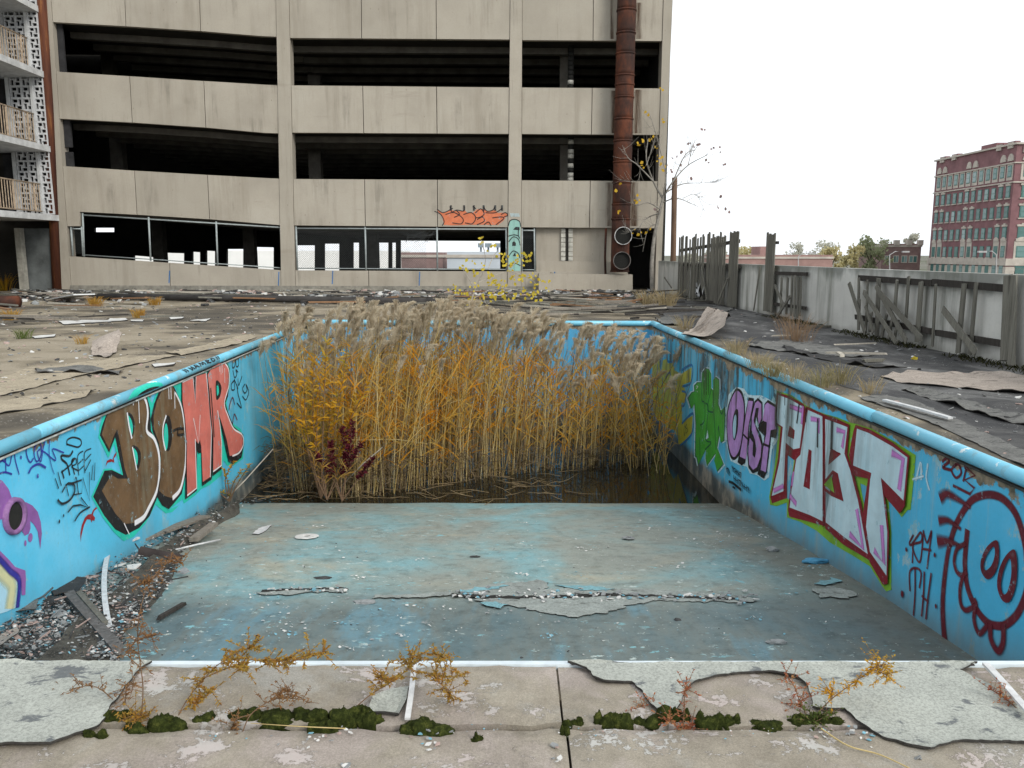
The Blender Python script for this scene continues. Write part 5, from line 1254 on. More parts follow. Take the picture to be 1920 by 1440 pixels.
for face in ('side', 'front'):
    spots = [(LY - 1.7 - (LY - CY - 3.0) * i / (ny - 1)) for i in range(ny)] if face == 'side' else [CX + 2.4 + i * 3.9 for i in range(4)]
    for fi, z in enumerate(fl_z):
        for i, s_ in enumerate(spots):
            sx = 1.0 if face == 'side' else 1.55
            def T(dz, o=0.0, sc=(1, 1, 1)):
                if face == 'side': return Matrix.Translation((CX - .02 - o, s_, z + dz)) @ Matrix.Rotation(math.pi / 2, 4, 'Z') @ Matrix.Diagonal((*sc, 1))
                return Matrix.Translation((s_, CY - .02 - o, z + dz)) @ Matrix.Diagonal((*sc, 1))
            wobj = link('window', ME_FR, hb, T(0, .0, (sx, 1, 1)))
            link('pane', ME_PN, wobj, T(0, .07, (sx, 1, 1)))
            special = face == 'front' or i in (0, 1, 5, 6, 10, 11)
            if fi == 0:
                link('surround', ME_SU, wobj, T(-.1, -.06, (sx * .9, 1, .98)))
                if special: link('arch', ME_AR, wobj, T(1.75, .0, (sx * .95, 1, 1)))
            elif fi == 4 and special:
                link('surround', ME_SU, wobj, T(.25, -.06, (sx * .9, 1, 1.1))); link('arch', ME_AR, wobj, T(1.8, .0, (sx * .9, 1, .6)))
            else:
                link('sill', ME_SL, wobj, T(-1.12, .02, (sx, 1, 1)))
                if special: link('lintel', ME_LN, wobj, T(1.22, .02, (sx, 1, 1)))
for z0, z1, o in ((HZ_(498, CY), HZ_(485, CY), .25), (HZ_(342.5, CY), HZ_(340, CY), .2), (HZ_(306, CY), HZ_(303.5, CY), .2), (HZ_(270.5, CY), HZ_(267, CY), .35)):
    mb = MB(); mb.box((CX + 14, (CY + LY) / 2, (z0 + z1) / 2), (28 + 2 * o, LY - CY + 2 * o, z1 - z0)); mb.build('cornice', M_TERRA, hb)
mb = MB(); zb0 = HZ_(515, CY); mb.box((CX + 14, (CY + LY) / 2, (zb0 + HZ_(498, CY)) / 2 - 1), (28.2, LY - CY + .2, HZ_(498, CY) - zb0 + 1.6)); mb.build('base_storey', M_TERRA, hb)
for yy in (CY + 1.6, CY + 5, CY + 20, CY + 24.5):
    mb = MB(); mb.box((CX + .4, yy, ztop + .1), (.9, 2.2, .7)); mb.build('battlement', M_BRICK, hb)
    mb = MB(); mb.box((CX - .1, yy, ztop - .2), (.3, 1.5, 1.0)); mb.build('plaque', M_TERRA, hb)
for xx in (CX + 2.3, CX + 6.4, CX + 10.5):
    mb = MB(); mb.box((xx, CY - .1, ztop - 1.0), (2.4, .3, 1.1)); mb.build('plaque', M_TERRA, hb)
mb = MB(); mb.box((CX + 5, CY + 13, ztop + .6), (5, 5, 1.6)); mb.build('roof_house', M_BRICK, hb)
# small brick block in front of it
def block(name, label, px0, px1, ytop, y, depth, mat, wins=(), trim=True):
    a, b = AT(px0, ytop, y), AT(px1, ytop, y); e = empty(name, ((a.x + b.x) / 2, y, -7), label, 'building')
    mb = MB(); mb.box(((a.x + b.x) / 2, y + depth / 2, (a.z - 7) / 2), (b.x - a.x, depth, a.z + 7)); mb.build('wall', mat, e)
    if trim:
        mb = MB(); mb.box(((a.x + b.x) / 2, y + depth / 2, a.z - .5), (b.x - a.x + .3, depth + .3, .35)); mb.build('cornice', M_TERRA, e)
    for x0, x1, yt, yb in wins:
        p, q = AT(x0, yt, y), AT(x1, yb, y)
        mb = MB(); mb.box(((p.x + q.x) / 2, y - .03, (p.z + q.z) / 2), (q.x - p.x, .2, p.z - q.z)); f_ = mb.build('window', M_TERRA, e)
        for k in (0, 1):
            mb = MB(); mb.box((p.x + (q.x - p.x) * (.27 + .46 * k), y - .1, (p.z + q.z) / 2), ((q.x - p.x) * .36, .1, (p.z - q.z) * .8)); mb.build('pane', M_GLASS, f_)
    return e
sb = block('brick_house', 'small two-storey brown brick building left of the tall brick one', 1655, 1728, 457, 178, 12, M_BRICK2, [(1659, 1668, 479, 493), (1675, 1684, 479, 493), (1690, 1700, 479, 493), (1704, 1719, 479, 493)])
for px in (1657, 1682, 1705, 1726):
    a = AT(px, 455, 177.8); mb = MB(); mb.box((a.x, 178.0, a.z), (1.1, .8, 1.1)); mb.build('merlon', M_TERRA, sb)
block('low_brick_building', 'long low red brick building beyond the parapet', 1352, 1562, 478, 150, 14, simple('hazy_red_brick', (.30, .19, .17), .25, .4), [])  # brick paled: distance haze is put into its colour
block('chimney_block', 'taller red brick block rising from the low roofline behind the lone planks', 1426, 1450, 462, 158, 6, simple('hazy_red_brick_dark', (.30, .19, .175), .2, .4), [], False)  # same haze mixed into this brick colour
block('white_warehouse', 'pale blue-grey warehouse seen through the garage opening', 838, 1010, 472, 95, 20, simple('pale_blue_cladding', (.50, .55, .60), .08, .5), [])
block('low_brick_shed', 'low brown brick building seen through the garage behind the torn fence', 752, 830, 473, 110, 10, M_BRICK2, [])
block('bright_backdrop', 'white backdrop added beyond the garage to make the ramp openings bright', 150, 748, 470, 140, 15, simple('bright_white_backdrop', (.8, .8, .78), .05, .5), [], False)  # invented white backdrop that keeps the ramp openings bright
M_BILL = simple('billboard_back', (.25, .30, .34), .15, 1)
for i, (x0, x1) in enumerate(((896, 907), (909, 922), (928, 938))):
    a, b = AT(x0, 456, 130), AT(x1, 464, 130); e = empty('billboard', ((a.x + b.x) / 2, 130, -7), ('leftmost', 'middle', 'rightmost')[i] + ' of three grey billboards glimpsed through the garage', 'billboard', 'billboards beyond the garage')
    mb = MB(); mb.box(((a.x + b.x) / 2, 130, (a.z + b.z) / 2), (b.x - a.x, .3, a.z - b.z)); mb.build('panel', M_BILL, e)
    mb = MB(); mb.box(((a.x + b.x) / 2, 130.4, (b.z - 7) / 2), (.3, .3, b.z + 7)); mb.build('post', M_BILL, e)

# ---------------- trees beyond the parapet
M_LEAF = {'g': leafy('far_foliage_green', [(.30, .34, .20), (.42, .44, .28)], .5, .5), 'y': leafy('far_foliage_yellow', [(.50, .46, .26), (.64, .57, .32)], .5, .5), 'p': leafy('far_foliage_pale', [(.50, .50, .42), (.60, .59, .51)], .5, .5)}  # leaf colours lightened: haze over the far trees is painted in
M_TRUNK = simple('tree_bark', (.09, .075, .06), .3, 6)
def far_tree(px, ytop, y, width, key, label, seed):
    rs = random.Random(seed); top = AT(px, ytop, y); e = empty('tree', (top.x, y, -7), label, 'tree', 'trees beyond the parapet')
    h = top.z + 7; w_ = width * y / FPX / 2
    mb = MB(); mb.tube([(top.x, y, -7), (top.x + .2, y, -7 + h * .4), (top.x - .2, y, -7 + h * .8)], [.35, .25, .08], 7)
    for k in range(7):
        a = rs.uniform(0, 6.28); z0 = -7 + h * rs.uniform(.3, .6)
        mb.tube([(top.x, y, z0), (top.x + math.cos(a) * w_ * .7, y + math.sin(a) * w_ * .7, z0 + h * .25)], [.12, .04], 5)
    mb.build('trunk', M_TRUNK, e)
    mb = MB()
    clumps = [(rs.gauss(0, .42) * w_, rs.gauss(0, .42) * w_, h * rs.uniform(.3, .93), w_ * rs.uniform(.2, .42)) for _ in range(22)]
    for cx2, cy2, cz, cr in clumps:
        fall = 1 - max(0, (cz / h - .55)) * 1.1
        for _ in range(60):
            d_ = Vector((rs.gauss(0, 1), rs.gauss(0, 1), rs.gauss(0, .8))); d_ = d_.normalized() * cr * rs.uniform(.4, 1.05)
            p = Vector((top.x + cx2 * fall, y + cy2 * fall, -7 + cz)) + d_
            if p.z > top.z + .3: continue
            a_ = Vector((rs.gauss(0, 1), rs.gauss(0, 1), rs.gauss(0, 1))).normalized(); b_ = a_.cross(Vector((rs.gauss(0, 1), rs.gauss(0, 1), rs.gauss(0, 1)))).normalized(); s_ = rs.uniform(.14, .30)
            mb.quad(p, a_ * s_, b_ * s_ * .7)
    mb.build('crown', M_LEAF[key], e)
for i, (px, yt, y, wd, k, lab) in enumerate(((1300, 470, 190, 40, 'p', 'pale bushy tree behind the standing plank fence'), (1395, 458, 210, 60, 'y', 'yellowing tree behind the low brick roofline'), (1345, 466, 230, 60, 'p', 'hazy tree left of the yellowing tree'), (1500, 452, 200, 60, 'p', 'pale tree right of the lone tall planks'), (1545, 447, 215, 70, 'p', 'tall hazy tree over the end of the low brick building'), (1560, 462, 165, 50, 'y', 'yellow-green bush beside the low brick building'), (1600, 458, 170, 60, 'y', 'broad yellow-green tree in the middle of the tree row'), (1636, 440, 172, 62, 'g', 'tallest dark green tree next to the small brick building'), (1712, 436, 200, 40, 'p', 'thin pale treetop behind the small brick building'))):
    far_tree(px, yt, y, wd, k, lab, 100 + i)
# street lamps: thin curved arms
M_POLE = simple('lamp_post_grey', (.38, .38, .38), .2, 2, .5)
for i, (px, yt, y, dx, lab) in enumerate(((1497, 481, 120, 22, 'thin street lamp over the low brick building'), (1668, 478, 120, 26, 'curved street lamp before the small brick building'), (1868, 478, 100, -22, 'street lamp with curved arm before the tall brick building'))):
    a = AT(px, 505, y); b = AT(px, yt, y); c_ = AT(px + dx, yt - 6, y); e = empty('street_lamp', (a.x, y, -7), lab, 'street lamp', 'street lamps beyond the parapet')
    mb = MB(); mb.tube([(a.x, y, -7), a, b, b.lerp(c_, .4) + Vector((0, 0, .3)), c_], [.1, .08, .07, .06, .05], 7); mb.build('pole', M_POLE, e)
    mb = MB(); mb.box(c_ + Vector((.3 * (1 if dx > 0 else -1), 0, 0)), (1.0, .35, .22)); mb.build('lamp_head', M_POLE, e)
# ================================================================ REEDS in the deep end
rs = random.Random(21)
def stalk_mat():
    m = NT('reed_stalk', .7, .25); a = m.noise(4, 5, .6)
    c = m.ramp(a, [(.3, (.36, .26, .11)), (.5, (.54, .42, .19)), (.7, (.66, .55, .30))])
    m.color(c); m.leaf(c, .15); return m.mat
M_STALK = stalk_mat()
M_STALKB = leafy('reed_stalk_brown', [(.15, .11, .06), (.27, .20, .11)], .1, 4); M_STALKC = leafy('reed_stalk_gold', [(.38, .27, .10), (.52, .38, .14)], .15, 4)
M_RLEAF = leafy('reed_leaf', [(.56, .20, .012), (.74, .33, .02), (.62, .46, .13), (.76, .35, .015)], .55, 2.2)
M_PLUME = leafy('reed_plume', [(.36, .29, .20), (.58, .50, .37), (.76, .69, .55)], .55, 7.0)
reeds = empty('reed_bed', (-1, 15, WATER_Z), 'dense stand of dry golden reeds with feathery plumes in the pool', 'reeds')
front = [(470, 905), (560, 925), (640, 935), (720, 930), (800, 915), (880, 903), (940, 893), (1010, 885), (1100, 880), (1180, 868), (1290, 850)]
def front_y(x):
    pts = [G(px, py, WATER_Z) for px, py in front]
    for a, b in zip(pts, pts[1:]):
        if a.x <= x <= b.x: return a.y + (b.y - a.y) * (x - a.x) / (b.x - a.x)
    return pts[0].y if x < pts[0].x else pts[-1].y
st, lf, plumes = MB(), MB(), []
x0r, x1r = -4.05, 2.75
cnt = 0
while cnt < 1050:
    x = rs.uniform(x0r, x1r); t = (x - x0r) / (x1r - x0r); fy = front_y(x)
    dep = 3.4 * (1 - .72 * t); y = fy + dep * rs.random() ** 1.25
    if y > 17.8: continue
    if t > .42 and rs.random() < (t - .42) * 1.35: continue
    if t < .05 and rs.random() < .5: continue
    cnt += 1
    zb = max(floor_z(y), WATER_Z - .02)
    xl = lx(y) + .06
    if x < xl: x = xl + rs.random() * .3
    H_ = (2.80 - .80 * max(0, t - .42) / .58 - .25 * max(0, .12 - t) / .12) * rs.choice([rs.uniform(.82, 1.05), rs.uniform(.93, 1.06), rs.uniform(.55, .95)])
    H_ *= 1 - .04 * (y - fy) / 3
    lean = rs.gauss(.10, .13) - (.35 * max(0, .15 - t) / .15); ly = rs.gauss(-.05, .12)
    bend = rs.gauss(.08, .12)
    P_ = [Vector((x + (lean * q + bend * q ** 3) * H_ * .45, y + ly * q * H_ * .45, zb + H_ * (q - .03 * q * q * abs(bend) * 5))) for q in (0, .2, .4, .6, .8, 1.0)]
    snap = rs.random() < .07
    if snap:                       # snapped stem
        kk = rs.randrange(2, 5); ba = rs.uniform(0, 6.283)
        for ii in range(kk + 1, 6): P_[ii] = P_[kk] + Vector((math.cos(ba), math.sin(ba) * .6, -.35 * rs.random())) * H_ * .2 * (ii - kk)
    r = rs.uniform(.0045, .0075)
    st.tube(P_, [r * 1.15, r, r, r * .9, r * .7, r * .45], 4, rs.choices([0, 1, 2], [4, 3, 2])[0], caps=False)
    nl = rs.choice([4, 5, 6, 7, 9] if t < .5 else [2, 3, 4, 5, 6])
    for k in range(nl):
        q = rs.uniform(.12, .84) if rs.random() < .5 else rs.uniform(.35, .8); i = min(4, int(q * 5)); f_ = q * 5 - i
        b = P_[i].lerp(P_[i + 1], f_); a = rs.uniform(0, 6.283); L = rs.uniform(.18, .48)
        up = rs.uniform(.35, 1.3); dx, dy = math.cos(a), math.sin(a) * .8; L *= 1.15; dp_ = rs.random() ** 2 * .5
        c_ = [b, b + Vector((dx * L * .3, dy * L * .3, L * .36 * up)), b + Vector((dx * L * .62, dy * L * .62, L * (.66 * up - .10 * dp_))), b + Vector((dx * L * .95, dy * L * .95, L * (.84 * up - .75 * dp_)))]
        lf.blade(c_, rs.uniform(.010, .022), side=Vector((rs.uniform(-.4, .4), 1, rs.uniform(-.3, .3))))
    if H_ > 1.55 - .3 * t and not snap and rs.random() < .50: plumes.append((P_[-1], (P_[-1] - P_[-2]).normalized(), y - fy))
for i in range(60):                              # thin outliers towards the right wall
    x, y = rs.uniform(1.9, 2.95), rs.uniform(14.0, 16.6)
    if x > rx(y) - .12: continue
    h = rs.uniform(.7, 1.9); ln = rs.gauss(.05, .22); P_ = [Vector((x + ln * h * q ** 1.3, y + rs.gauss(0, .01), WATER_Z + h * q)) for q in (0, .25, .5, .75, 1)]
    st.tube(P_, [.006, .006, .005, .005, .003], 4, rs.choice([0, 1, 2]), caps=False)
    for k in range(4):
        b = P_[rs.randrange(1, 4)]; a = rs.uniform(0, 6.283); L = rs.uniform(.15, .4); lf.blade([b, b + Vector((math.cos(a) * L * .5, math.sin(a) * L * .4, L * .4)), b + Vector((math.cos(a) * L, math.sin(a) * L * .8, L * rs.uniform(-.1, .6)))], rs.uniform(.01, .02))
    if h > 1.3 and rs.random() < .6: plumes.append((P_[-1], (P_[-1] - P_[-2]).normalized(), .2))
st.build('stalks', [M_STALK, M_STALKB, M_STALKC], reeds, kind='stuff'); lf.build('leaf_blades', M_RLEAF, reeds, kind='stuff')
# dead tangle low in the stand, thickest at the pool wall
tg = MB()
for i in range(2600):
    x = x0r + (x1r - x0r) * rs.random() ** 1.5; y = front_y(x) - .1 + rs.random() ** 1.5 * 1.2; zb = max(floor_z(y), WATER_Z); h = rs.uniform(.0, .75) * (1 - .6 * (x - x0r) / (x1r - x0r))
    a = rs.uniform(0, 6.283); L = rs.uniform(.1, .4); p = Vector((max(x, lx(y) + .05), y, zb + h)); tg.blade([p, p + Vector((math.cos(a) * L * .5, math.sin(a) * L * .4, L * rs.uniform(-.2, .4))), p + Vector((math.cos(a) * L, math.sin(a) * L * .8, L * rs.uniform(-.7, .3)))], rs.uniform(.008, .018), side=Vector((rs.uniform(-1, 1), 1, rs.uniform(-1, 1))))
tg.build('dead_leaves', leafy('dead_reed_leaf', [(.06, .042, .025), (.14, .10, .055), (.26, .19, .10)], .2, 9), reeds, kind='stuff')
# fallen stalks at the water's edge
fa = MB()
for i in range(110):
    px = 480 + 580 * rs.random() ** 1.3; py = rs.uniform(885, 938)
    p = G(px, py, WATER_Z + rs.uniform(.005, .06)); a = rs.gauss(0, .6) + (math.pi if rs.random() < .5 else 0); L = rs.uniform(.15, .7)
    fa.tube([p, p + Vector((math.cos(a) * L * .5, math.sin(a) * L * .5, rs.uniform(0, .05))), p + Vector((math.cos(a) * L, math.sin(a) * L, rs.uniform(-.01, .08)))], [.006, .006, .003], 4, caps=False)
fa.build('fallen_stalks', M_STALKB, reeds, kind='stuff')
PLM = []
for v in range(12):
    mb = MB(); L = rs.uniform(.30, .44); dr = rs.uniform(.35, 1.0)
    ax = [Vector((dr * .13 * (q ** 2) * L * 5 * .42, 0, L * (q - .32 * dr * q ** 2.4))) for q in [i / 10 for i in range(11)]]
    mb.tube(ax, [.004] * 8 + [.002] * 3, 4, caps=False)
    for k in range(200):
        q = rs.random() ** .8; i = min(9, int(q * 10)); b = ax[i].lerp(ax[i + 1], q * 10 - i)
        d_ = (ax[i + 1] - ax[i]).normalized(); w_ = .42 * L * math.sin(math.pi * (.12 + .80 * q)) ** .8
        a = rs.gauss(0, 1.3); out = Vector((math.cos(a), math.sin(a) * .8, 0)); l_ = w_ * rs.uniform(.5, 1.1)
        e = b + d_ * l_ * .75 + out * l_ * .55; e2 = e + d_ * l_ * .3 + Vector((.35 * l_ * dr, 0, -.28 * l_ * dr - .02))
        mb.blade([b, e, e2], rs.uniform(.006, .013), side=Vector((rs.uniform(-1, 1), 1, rs.uniform(-.5, .5))))
    PLM.append(mb.mesh('plume', M_PLUME))
plumes.sort(key=lambda q: q[2])
for k, (p, d_, _) in enumerate(plumes[:300]):
    a = rs.gauss(0.15, .9); s_ = rs.uniform(.72, 1.12)
    M_ = Matrix.Translation(p - d_ * .03) @ Matrix.Rotation(a, 4, 'Z') @ Matrix.Rotation(rs.gauss(.12, .16), 4, 'Y') @ Matrix.Scale(s_, 4)
    link('plume', PLM[k % 12], reeds, M_)
if len(plumes) > 300:
    mb = MB()
    for k, (p, d_, _) in enumerate(plumes[300:]):
        M_ = Matrix.Translation(p - d_ * .03) @ Matrix.Rotation(rs.gauss(.15, .9), 4, 'Z') @ Matrix.Rotation(rs.gauss(.12, .16), 4, 'Y') @ Matrix.Scale(rs.uniform(.7, 1.1), 4)
        me = PLM[k % 12]; mb.add([M_ @ v_.co for v_ in me.vertices], [tuple(f.vertices) for f in me.polygons])
    mb.build('far_plumes', M_PLUME, reeds, kind='stuff')

# ---------------- generic leafy plants
def sprig(mb, path, n, L, w, mi=1, droop=.3, seed=0, spread=1.0, start=.2):
    """small leaves all along a stem"""
    r_ = random.Random(seed); path = catmull(path, 6); m = len(path)
    for k in range(n):
        q = start + (1 - start) * r_.random(); i = min(m - 2, int(q * (m - 1))); b = path[i].lerp(path[i + 1], q * (m - 1) - i)
        d_ = (path[i + 1] - path[i]).normalized(); a = r_.uniform(0, 6.283)
        o = Vector((math.cos(a), math.sin(a), r_.uniform(-.5, .8))) * spread + d_ * .6; o.normalize(); l_ = L * r_.uniform(.5, 1.15)
        mb.blade([b, b + o * l_ * .5, b + o * l_ + Vector((0, 0, -l_ * droop * r_.random()))], w * r_.uniform(.7, 1.2), mi, side=Vector((r_.uniform(-1, 1), r_.uniform(-1, 1), r_.uniform(.2, 1))))
def stem(mb, path, r0, r1, mi=0, n=5):
    p = catmull([Vector(q) for q in path], 5); k = len(p); mb.tube(p, [r0 + (r1 - r0) * i / (k - 1) for i in range(k)], n, mi, caps=False); return p
M_STEM = simple('dry_stem', (.16, .10, .06), .3, 30, bump=0); M_STEMG = simple('pale_twig', (.36, .33, .28), .25, 20, bump=0)
M_GOLD = leafy('golden_leaf', [(.30, .15, .03), (.46, .27, .06), (.44, .32, .10)], .4, 6); M_GREENY = leafy('yellow_green_leaf', [(.10, .16, .02), (.46, .30, .03), (.62, .32, .02), (.60, .38, .03)], .4, 3)
M_YEL = leafy('bright_yellow_leaf', [(.50, .36, .03), (.68, .56, .07), (.46, .28, .03)], .45, 9); M_WINE = leafy('wine_red_leaf', [(.06, .008, .014), (.14, .015, .03)], .3, 6)
M_BRWN = leafy('rust_brown_leaf', [(.12, .055, .025), (.24, .12, .045), (.30, .17, .06)], .3, 25); M_DRYG = leafy('dry_grass', [(.26, .20, .11), (.40, .33, .19)], .3, 8); M_RED = leafy('reddish_leaf', [(.24, .05, .035), (.38, .13, .06), (.36, .22, .08)], .3, 30)
M_OLIVE = leafy('olive_leaf', [(.06, .10, .02), (.14, .18, .04)], .3, 20)
def shrub(name, label, cat, base, tips, mats, nleaf, L, w, seed, r0=.012, group=None):
    e = empty(name, base, label, cat, group); sb_, lb = MB(), MB()
    for i, t in enumerate(tips):
        b = Vector(base); t = Vector(t); mid = b.lerp(t, .5) + Vector((random.uniform(-.1, .1), 0, .12 * (t - b).length * .4))
        stem(sb_, [b, mid, t], r0, r0 * .3); sprig(lb, [b, mid, t], nleaf, L, w, 0, seed=seed + i, start=.45)
    sb_.build('stems', mats[0], e); lb.build('foliage', mats[1], e); return e
shrub('goldenrod_shrub', 'yellow and green willowy shrub among the reeds', 'shrub', Vector((AT(600, 900, 12.55).x, 12.55, -2.35)), [AT(x, y, 12.55) for x, y in ((560, 720), (590, 650), (612, 640), (640, 700), (670, 740), (540, 760), (620, 760), (660, 780), (690, 720), (585, 780), (570, 690), (650, 660), (600, 710))], (M_STEM, M_GREENY), 44, .17, .034, 50)
shrub('wine_red_shrub', 'dark wine-red shrub low in front of the reeds', 'shrub', Vector((AT(640, 900, 12.45).x, 12.45, -2.35)), [AT(x, y, 12.45) for x, y in ((640, 800), (662, 790), (620, 830), (680, 830), (650, 850), (700, 860), (590, 850))], (M_STEM, M_WINE), 110, .10, .035, 70)
shrub('orange_grass_tuft', 'bright orange drooping blades at the reed bed foot', 'grass tuft', Vector((AT(612, 900, 12.35).x, 12.35, -2.3)), [AT(x, y, 12.35) for x, y in ((590, 850), (612, 840), (640, 870), (600, 875), (655, 880))], (M_STEM, M_GOLD), 14, .30, .02, 90)
shrub('yellow_weed', 'small yellow-flowered weed at the wall below the letter R', 'weed', G(430, 940, -2.1), [AT(x, y, 11.6) for x, y in ((400, 905), (420, 880), (440, 865), (455, 880), (470, 870), (410, 920))], (M_STEM, M_GREENY), 40, .06, .02, 110)
mb = MB(); mb.tube([AT(425, 935, 11.6), AT(460, 900, 11.8), AT(512, 842, 12.2)], [.012, .01, .006], 6)
props(mb.build('bare_cane', M_STEMG), 'single pale bare cane slanting up left of the reeds', 'cane')
mb = MB(); mb.tube([AT(632, 920, 12.7), AT(680, 870, 12.8), AT(725, 832, 12.9)], [.011, .009, .006], 6)
props(mb.build('bare_cane', M_STEMG), 'single pale bare cane slanting across the reed stalks', 'cane')

# ---------------- yellow sapling behind the pool
def leaf_cluster(mb, p, n, s, r_, mi=0, sp=.12):
    for k in range(n):
        c_ = p + Vector((r_.gauss(0, sp), r_.gauss(0, sp), r_.gauss(-.02, sp)))
        a_ = Vector((r_.gauss(0, 1), r_.gauss(0, .5), r_.gauss(0, 1))).normalized(); b_ = a_.cross(Vector((r_.gauss(0, .5), 1, r_.gauss(0, .5)))).normalized(); q = s * r_.uniform(.6, 1.15)
        mb.add([c_ - a_ * q, c_ - b_ * q * .75 - a_ * q * .3, c_ - b_ * q * .6 + a_ * q * .4, c_ + a_ * q * 1.1, c_ + b_ * q * .6 + a_ * q * .4, c_ + b_ * q * .75 - a_ * q * .3], [(0, 1, 2, 3), (0, 3, 4, 5)], mi)
DY = 20.0
sap = empty('yellow_sapling', AT(888, 592, DY), 'young tree with bright yellow leaves behind the pool', 'tree'); r_ = random.Random(4)
tb, lb = MB(), MB()
limbs = [[(884, 592), (885, 560), (897, 530), (905, 512)], [(897, 530), (930, 515), (955, 508)], [(905, 512), (910, 490), (908, 470)], [(890, 545), (878, 520), (864, 500)], [(955, 508), (968, 490), (985, 480)], [(955, 508), (990, 520), (1008, 535)], [(888, 560), (915, 545), (940, 540)], [(940, 540), (975, 545), (1000, 550)], [(886, 570), (870, 560), (860, 565)], [(908, 470), (905, 460), (903, 450)], [(915, 505), (925, 480), (935, 470)], [(905, 550), (912, 570), (925, 562)]]
for i, l in enumerate(limbs): stem(tb, [AT(x, y, DY + r_.uniform(-.3, .3) * (i > 0)) for x, y in l], .026 if i == 0 else .012, .012 if i == 0 else .004)
for x, y in ((866, 498), (885, 494), (905, 505), (888, 510), (903, 447), (918, 462), (940, 475), (946, 478), (953, 505), (945, 490), (985, 482), (990, 478), (965, 485), (975, 492), (925, 530), (930, 525), (938, 535), (930, 545), (920, 520), (960, 520), (975, 518), (985, 515), (995, 522), (1005, 525), (1010, 535), (1022, 528), (985, 545), (1000, 548), (1005, 555), (965, 550), (940, 540), (955, 545), (868, 548), (888, 558), (860, 535), (845, 545), (908, 560), (918, 555), (930, 560), (945, 558), (900, 565), (875, 562), (893, 532)):
    leaf_cluster(lb, AT(x, y, DY + r_.uniform(-.4, .4)), 5, .046, r_, 0, .075)
tb.build('trunk', M_STEMG, sap); lb.build('crown', M_YEL, sap)
# ---------------- bare tree by the garage corner
DT = 30.9
bt = empty('bare_tree', AT(1224, 550, DT), 'nearly bare young tree with a few yellow leaves by the garage corner', 'tree'); tb, lb = MB(), MB(); r_ = random.Random(9)
limbs = [([(1223, 552), (1222, 500), (1226, 450), (1234, 410), (1243, 372)], .085, .05), ([(1243, 372), (1225, 340), (1212, 300), (1215, 262)], .045, .012), ([(1225, 340), (1196, 310), (1178, 296), (1167, 272)], .03, .006), ([(1243, 372), (1262, 340), (1290, 310), (1327, 290)], .04, .008), ([(1250, 360), (1280, 345), (1320, 343)], .03, .006), ([(1243, 380), (1270, 372), (1310, 388)], .03, .006), ([(1212, 310), (1222, 280), (1228, 255)], .02, .005), ([(1262, 340), (1285, 290), (1303, 282)], .025, .005),
         ([(1238, 392), (1215, 380), (1195, 385), (1185, 380)], .025, .006), ([(1236, 400), (1215, 408), (1200, 425), (1206, 455)], .025, .006), ([(1232, 420), (1215, 430), (1205, 472)], .018, .005), ([(1243, 372), (1248, 330), (1240, 290), (1222, 225), (1214, 212)], .03, .004), ([(1200, 310), (1195, 340), (1160, 336)], .014, .004), ([(1195, 425), (1180, 435), (1173, 425)], .012, .004), ([(1290, 310), (1300, 270)], .015, .004), ([(1320, 343), (1345, 340)], .01, .004), ([(1280, 372), (1305, 365), (1320, 395)], .012, .004)]
for l, r0, r1 in limbs:
    P_ = stem(tb, [AT(x, y, DT + r_.uniform(-.3, .3) * (r0 < .05)) for x, y in l], r0, r1, n=7 if r0 > .05 else 5)
    if r0 < .06:
        for k in range(9):
            i = r_.randrange(2, len(P_) - 1); d_ = (P_[i] - P_[i - 1]).normalized(); o = (d_ + Vector((r_.gauss(0, .7), r_.gauss(0, .5), r_.gauss(.15, .5)))).normalized(); L = r_.uniform(.2, .7)
            tb.tube([P_[i], P_[i] + o * L * .5, P_[i] + o * L + Vector((0, 0, .08))], [r1 * .8 + .003, .005, .003], 4, caps=False)
for x, y in ((1220, 260), (1225, 256), (1205, 262), (1200, 268), (1231, 275), (1237, 300), (1240, 310), (1204, 305), (1208, 310), (1237, 292), (1243, 318), (1158, 353), (1192, 376), (1160, 395), (1196, 372), (1186, 435), (1210, 437), (1200, 438), (1222, 430), (1240, 170), (1246, 226), (1214, 212), (1250, 310)): leaf_cluster(lb, AT(x, y, DT + r_.uniform(-.3, .3)), 2, .072, r_, 0, .05)
tb.build('trunk', simple('grey_bark', (.22, .205, .18), .35, 9), bt); lb.build('leaves', leafy('amber_leaf', [(.55, .32, .03), (.70, .48, .05)], .45, 9), bt)
mb = MB()
for x, y in ((1275, 282), (1300, 274), (1262, 295), (1318, 245), (1350, 370), (1345, 390), (1365, 393), (1352, 280), (1325, 300), (1280, 310), (1300, 330), (1312, 270), (1260, 320), (1290, 268), (1335, 280), (1230, 395), (1355, 310)):
    leaf_cluster(mb, AT(x, y, DT + r_.uniform(-.2, .2)), 2, .06, r_, 0, .05)
    q = AT(x, y, DT); tb2 = None
mb.build('dull_leaves', leafy('dull_leaf', [(.20, .15, .15), (.34, .22, .2)], .3, 5), bt)
tb = MB()
for x, y in ((1275, 282), (1300, 274), (1318, 245), (1350, 370), (1352, 280), (1365, 393), (1240, 170), (1246, 226)):
    a = AT(x, y, DT); b = AT(1243 + (x - 1243) * .6, 372 + (y - 372) * .6, DT); tb.tube([b, a.lerp(b, .5) + Vector((0, 0, .1)), a], [.006, .005, .003], 4, caps=False)
tb.build('twigs', M_STEMG, bt)

